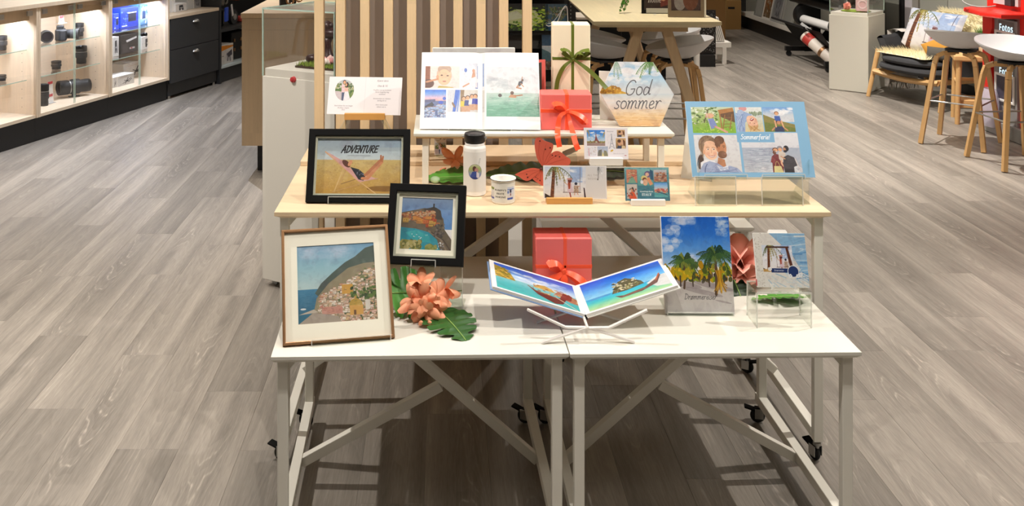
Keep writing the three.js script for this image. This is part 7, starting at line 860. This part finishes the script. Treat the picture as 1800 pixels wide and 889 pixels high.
{ // lounge chair: local z forward, x towards the camera
  const t = thing('lounge_chair', 'dark grey upholstered lounge chair with oak legs', 'armchair', [4.09, 0, -8.6], R(-70)), rx = 0.4, rz = 0.36;
  const wall = (inner) => (u, v) => { const a = -Math.PI * 0.62 + u * Math.PI * 1.24, x = Math.sin(a), z = -Math.cos(a), b = Math.pow(Math.max(0, -z), 1.2), top = 0.5 + 0.22 * b, y = 0.27 + v * (top - 0.27), fl = 1 + 0.14 * v * v, k = inner ? 0.87 : 1; return [x * rx * fl * k * (1.02), y, z * rz * fl * k + 0.0 - 0.05 * v * b]; };
  const rimTop = grid(48, 4, (u, v) => { const a = wall(0)(u, 1), b = wall(1)(u, 1); return [a[0] + (b[0] - a[0]) * v, a[1] + 0.02 * Math.sin(v * Math.PI), a[2] + (b[2] - a[2]) * v]; }), ends = [0, 1].map((u) => grid(4, 8, (s, v) => { const a = wall(0)(u, v), b = wall(1)(u, v); return [a[0] + (b[0] - a[0]) * s, a[1], a[2] + (b[2] - a[2]) * s + 0.03 * Math.sin(s * Math.PI)]; }));
  part(t, 'shell', [grid(48, 10, wall(0)), grid(48, 10, wall(1)), rimTop, ...ends], M.felt); const oval = (ax, az, y0, y1, zo, nm) => { const e = (a) => Math.sign(a) * Math.pow(Math.abs(a), 0.7), pr2 = [[0, 0], [0.8, 0], [0.97, 0.25], [1, 0.5], [0.97, 0.78], [0.85, 0.96], [0, 1.04]]; part(t, nm, grid(48, 24, (u, v) => { const k = v * (pr2.length - 1), i0 = Math.min(pr2.length - 2, Math.floor(k)), f0 = k - i0, r = pr2[i0][0] + (pr2[i0 + 1][0] - pr2[i0][0]) * f0, h = pr2[i0][1] + (pr2[i0 + 1][1] - pr2[i0][1]) * f0, an = -u * Math.PI * 2; return [e(Math.sin(an)) * ax * r, y0 + (y1 - y0) * h, e(Math.cos(an)) * az * r + zo]; }), M.felt); }; oval(0.375, 0.335, 0.25, 0.325, -0.0, 'seat_base'); oval(0.33, 0.3, 0.318, 0.392, 0.03, 'seat_cushion');
  for (const sx of [-1, 1]) { part(t, 'leg', rod([sx * 0.365, 0.41, 0.2], [sx * 0.39, 0, 0.29], 0.022, 0.017), M.oakX); part(t, 'leg', rod([sx * 0.28, 0.27, -0.22], [sx * 0.3, 0, -0.3], 0.024, 0.017), M.oakX); part(t, 'side_rail', rbox(0.03, 0.045, 0.5, 0.01, [sx * 0.33, 0.225, 0.02]), M.oakX); } part(t, 'front_rail', grid(16, 4, (u, v) => { const a = v * Math.PI * 2; return [(u - 0.5) * 0.7, 0.225 - 0.02 * Math.sin(u * Math.PI) + 0.024 * Math.sin(a), 0.27 + 0.013 * Math.cos(a)]; }), M.oakX); part(t, 'rear_rail', rbox(0.58, 0.04, 0.028, 0.008, [0, 0.225, -0.24]), M.oakX);
  const toW = (x, y, z) => t.localToWorld(V(x, y, z)); t.updateMatrixWorld(true);
  // sheepskin over seat and back
  const s = thing('sheepskin', 'creamy yellow sheepskin spread over the lounge chair', 'sheepskin', [4.09, 0, -8.6], R(-70)); const hide = (u, v) => { const e = 0.03 * perlin.noise(u * 5, v * 7, 3), x = (u - 0.5) * (0.56 + 0.06 * Math.sin(v * 9)) + e; if (v < 0.45) { const q = v / 0.45; return [x * 0.95 - 0.02, 0.402, 0.3 - q * 0.52 + e]; } const q = (v - 0.45) / 0.55; if (q < 0.8) return [x + 0.06, 0.402 + q * 0.44 - 0.02, -0.22 - q * 0.16 + x * x * 0.5]; return [x * 0.95 + 0.06, 0.735 + e * 0.3, -0.345 - (q - 0.8) * 0.35 + x * x * 0.5]; };
  part(s, 'hide', grid(24, 40, hide), M.wool); const fur = []; for (let i = 0; i < 5200; i++) { const u = rnd(), v = rnd(), p = hide(u, v), nrm = v < 0.45 ? [0, 1, 0.2] : v < 0.9 ? [0, 0.3, 1] : [0, 1, 0], l = rr(0.02, 0.048), a = rr(-0.5, 0.5), b = rr(-0.5, 0.5), q = [p[0] + (nrm[0] + a + (u - 0.5) * 1.4) * l, p[1] + (nrm[1] + b * 0.5) * l, p[2] + (nrm[2] + b) * l], w = rr(0.003, 0.007); fur.push(new THREE.BufferGeometry().setAttribute('position', new THREE.Float32BufferAttribute([p[0] - w, p[1], p[2], p[0] + w, p[1] + w * 0.5, p[2] + w, ...q], 3))); }
  const wf = part(s, 'wool', fur, M.wool); wf.userData.kind = 'stuff';
  function pillow(name, label, w, h, th, key, mat, pos, turn, tilt, roll) { const p = thing(name, label, 'cushion', pos, turn), f = (sg) => grid(24, 20, (u, v) => { const a = u * 2 - 1, b = v * 2 - 1, e = Math.pow(Math.max(0, (1 - a * a) * (1 - b * b)), 0.45); return [a * w / 2 * (1 - 0.05 * (1 - b * b)), h / 2 + b * h / 2 * (1 - 0.05 * (1 - a * a)), sg * th / 2 * e]; }); const g1 = put(f(1), [0, 0, 0], [-tilt, 0, roll]), g2 = put(f(-1), [0, 0, 0], [-tilt, 0, roll]); part(p, 'front_cover', g1, key ? print(key, 0.85) : mat); part(p, 'rear_cover', g2, mat); return p; }
  pillow('cushion', 'white cushion printed with a palm tree swing scene on the lounge chair', 0.52, 0.38, 0.13, 'cushion', plain(0xe9e6e2, 0.9), toW(-0.06, 0.405, -0.02), R(-58), 0.42, -0.06); pillow('cushion', 'small ochre and brown patterned cushion beside the swing cushion', 0.26, 0.2, 0.1, null, plain(0xc08a34, 0.9), toW(0.27, 0.4, 0.1), R(-40), 0.5, 0.5); pillow('cushion', 'dark grey knitted small cushion under the ochre cushion', 0.2, 0.11, 0.09, null, plain(0x55524c, 0.95), toW(0.27, 0.395, 0.19), R(-50), 0.3, 0.0);
  const b = thing('throw_blanket', 'pale grey throw with tassels hanging behind the lounge chair', 'blanket', toW(-0.37, 0, -0.16), R(-70)); part(b, 'cloth', [grid(14, 12, (u, v) => [-0.12 + 0.02 * Math.sin(u * 14 + v * 2), 0.08 + v * 0.47, -0.2 + u * 0.34]), grid(14, 3, (u, v) => [-0.12 + v * 0.16, 0.55 + 0.02 * Math.sin(v * 3), -0.2 + u * 0.34])], M.throwGrey); const ta = []; for (let i = 0; i < 26; i++) ta.push(rod([-0.12 + 0.02 * Math.sin(i * 0.54), 0.085, -0.2 + i * 0.0135], [-0.12 + rr(-0.02, 0.02), 0.02, -0.2 + i * 0.0135 + rr(-0.008, 0.008)], 0.004, 0.002, 5)); part(b, 'fringe', ta, M.throwGrey).userData.kind = 'stuff';
}
{ // small side table, plant, kiosk, wall panels
  const t = thing('side_table', 'small oak side table with a lower shelf behind the bar stools', 'table', [4.1, 0, -7.78], R(-21)), w = 0.42, dp = 0.34, h = 0.52; part(t, 'table_top', rbox(w, 0.045, dp, 0.012, [0, h - 0.0225, 0]), M.oakX); for (const a of [-1, 1]) for (const b of [-1, 1]) part(t, 'leg', rod([a * (w / 2 - 0.04), h - 0.04, b * (dp / 2 - 0.04)], [a * (w / 2 - 0.025), 0, b * (dp / 2 - 0.025)], 0.021, 0.018), M.oakX); part(t, 'lower_shelf', rbox(w - 0.1, 0.06, dp - 0.1, 0.006, [0, 0.15, 0]), M.oakX); part(t, 'side_rail', [rod([-w / 2 + 0.04, 0.3, -dp / 2 + 0.03], [w / 2 - 0.04, 0.3, -dp / 2 + 0.03], 0.014), rod([-w / 2 + 0.04, 0.3, dp / 2 - 0.03], [-w / 2 + 0.04, 0.3, -dp / 2 + 0.03], 0.014)], M.oakX);
  t.updateMatrixWorld(true); const on = (x, z) => t.localToWorld(V(x, h + 0.0005, z));
  solo('folded_paper', rbox(0.08, 0.025, 0.06, 0.004, [0, 0.0125, 0]), M.whiteBoard, 'small white folded paper at the left on the oak side table', 'paper', on(-0.1, 0.08), R(-10)); solo('white_booklet', rbox(0.1, 0.02, 0.12, 0.003, [0, 0.01, 0]), M.offWhite, 'pale booklet at the right on the oak side table', 'booklet', on(0.08, 0.06), R(-30));
  const g = thing('potted_grass', 'bushy green grass plant behind the bar stools', 'plant', on(0.04, -0.1)); part(g, 'pot', lathe([[0, 0], [0.05, 0], [0.06, 0.09], [0.052, 0.095], [0, 0.085]]), M.whitePaint); const bl = []; for (let i = 0; i < 420; i++) { const a = rr(0, 6.283), r = rr(0.01, 0.05), o = rr(0.02, 0.1), hh = rr(0.06, 0.12), x = Math.cos(a), z = Math.sin(a), wd = 0.0035; bl.push(new THREE.BufferGeometry().setAttribute('position', new THREE.Float32BufferAttribute([x * r - z * wd, 0.085, z * r + x * wd, x * r + z * wd, 0.085, z * r - x * wd, x * (r + o), 0.085 + hh, z * (r + o)], 3))); } part(g, 'grass_blades', bl, M.leafLight).userData.kind = 'stuff';
  // kiosk: local z = out of the wall (towards -x), local x = towards the camera
  const K = 3.98, dl = 7.53, dr = 6.93, kw = dl - dr, k = thing('photo_kiosk', 'red and grey photo printing kiosk lettered Fotos at the right picture edge', 'kiosk', [K, 0, -(dl + dr) / 2], -Math.PI / 2), lx = (d) => (dl + dr) / 2 - d;
  part(k, 'cabinet_body', rbox(kw, 1.9, 0.5, 0.01, [0, 0.97, -0.27]), M.redKiosk); part(k, 'base', rbox(kw - 0.02, 0.1, 0.54, 0.006, [0, 0.052, -0.25]), M.grey); part(k, 'side_strip', [prism([[-0.055, 0.12], [0.055, 0.12], [0.055, 0.66], [0.05, 0.72], [0.075, 0.76], [0.075, 0.9], [-0.055, 0.9]], 0.03, [lx(7.465), 0, 0.0])], M.redKiosk);
  const cx = lx(7.245); part(k, 'service_panel', box(0.3, 0.8, 0.02, [cx, 0.5, -0.012]), M.kioskGrey); part(k, 'screen_panel', box(0.32, 0.6, 0.02, [cx, 1.24, -0.012]), plain(0xb4b2b2, 0.4));
  const lit = std({ color: 0x6f6d6c, map: null, emissive: 0xd8f4ff, emissiveMap: PRINT.fotos(), emissiveIntensity: 1.1, roughness: 0.4 }); for (const [y, oy] of [[0.775, 0], [0.463, 0]]) part(k, 'lettering', sheet(0.2, 0.1, [cx + 0.01, y, 0.0006]), lit, 'white lettering Fotos on grey');
  for (const [y, hh] of [[0.685, 0.14], [0.35, 0.2]]) { const s = part(k, 'print_slot', prism(rect(0.25, hh, cx, y - hh / 2), 0.012, [0, 0, 0.004], null, 0.004, [rect(0.21, hh - 0.036, cx, y - hh / 2 + 0.018)]), M.whiteBoard); part(s, 'slot_recess', box(0.214, hh - 0.034, 0.004, [cx, y, 0.0]), plain(0x4a4452, 0.6)); }
  part(k, 'tray', [prism([[-0.28, 0], [0.3, 0], [0.3, 0.2], [0.1, 0.24], [-0.2, 0.2], [-0.28, 0.1]].map(([a, b]) => [a, b]), 0.035, [0, 0.89, 0], [Math.PI / 2, 0, 0], 0.01)], M.redKiosk); part(k, 'card_reader', rbox(0.08, 0.12, 0.03, 0.006, [cx + 0.08, 1.0, 0.014]), M.darkGrey); part(k, 'panel_seam', [box(0.3, 0.004, 0.004, [cx, 0.838, 0.0]), box(0.3, 0.005, 0.03, [cx, 0.845, 0.005])], M.black);
  solo('kiosk_cable', tube([[0.1, 0.0, 0.0], [0.02, -0.01, -0.02], [-0.04, 0.0, -0.1], [-0.06, 0.04, -0.16], [-0.02, 0.14, -0.2]].map(([a, b, c]) => [a - 0.06, b, c + 0.08]), 0.005, 30, 6), M.grey, 'thin grey cable lying over the red kiosk tray', 'cable', [3.86, 0.935, -7.3]);
  const pb = thing('plastic_bag', 'translucent pale lilac plastic bag hanging below the lower kiosk slot', 'bag', [3.93, 0.06, -7.36], -Math.PI / 2); part(pb, 'bag', grid(20, 14, (u, v) => { const a = u * Math.PI * 2, r = (0.5 + 0.5 * Math.sin(Math.PI * (0.15 + 0.75 * (1 - v)))) * (1 + 0.12 * perlin.noise(u * 6, v * 5, 2)); return [Math.sin(a) * 0.1 * r, v * 0.27, Math.cos(a) * 0.045 * r]; }), phys({ color: 0xe4dfee, transmission: 0.35, thickness: 0, roughness: 0.5 }));
  const wr = scene.getObjectByName('wall_right'); const pn = (name, d0, d1, mat, th) => part(wr, name, box(th, 2.9, d0 - d1 - 0.004, [4.6 - th / 2, 1.46, -(d0 + d1) / 2]), mat);
  pn('panel', 10.9, 10.55, plain(0x77766a, 0.7), 0.02); pn('panel', 10.55, 10.21, plain(0x85847a, 0.7), 0.03); pn('panel', 10.21, 10.15, M.black, 0.05); pn('panel', 10.15, 9.97, plain(0xd2cdd2, 0.6), 0.02); pn('panel', 9.97, 9.84, plain(0x9c9890, 0.7), 0.03); pn('panel', 9.84, 9.3, plain(0xa6a69c, 0.7), 0.015); pn('panel', 9.3, 6.0, plain(0xb9b8ae, 0.7), 0.01);
}
scene.traverse((o) => { if (o.isMesh) o.castShadow = o.receiveShadow = true; });
renderer.render(scene, camera);
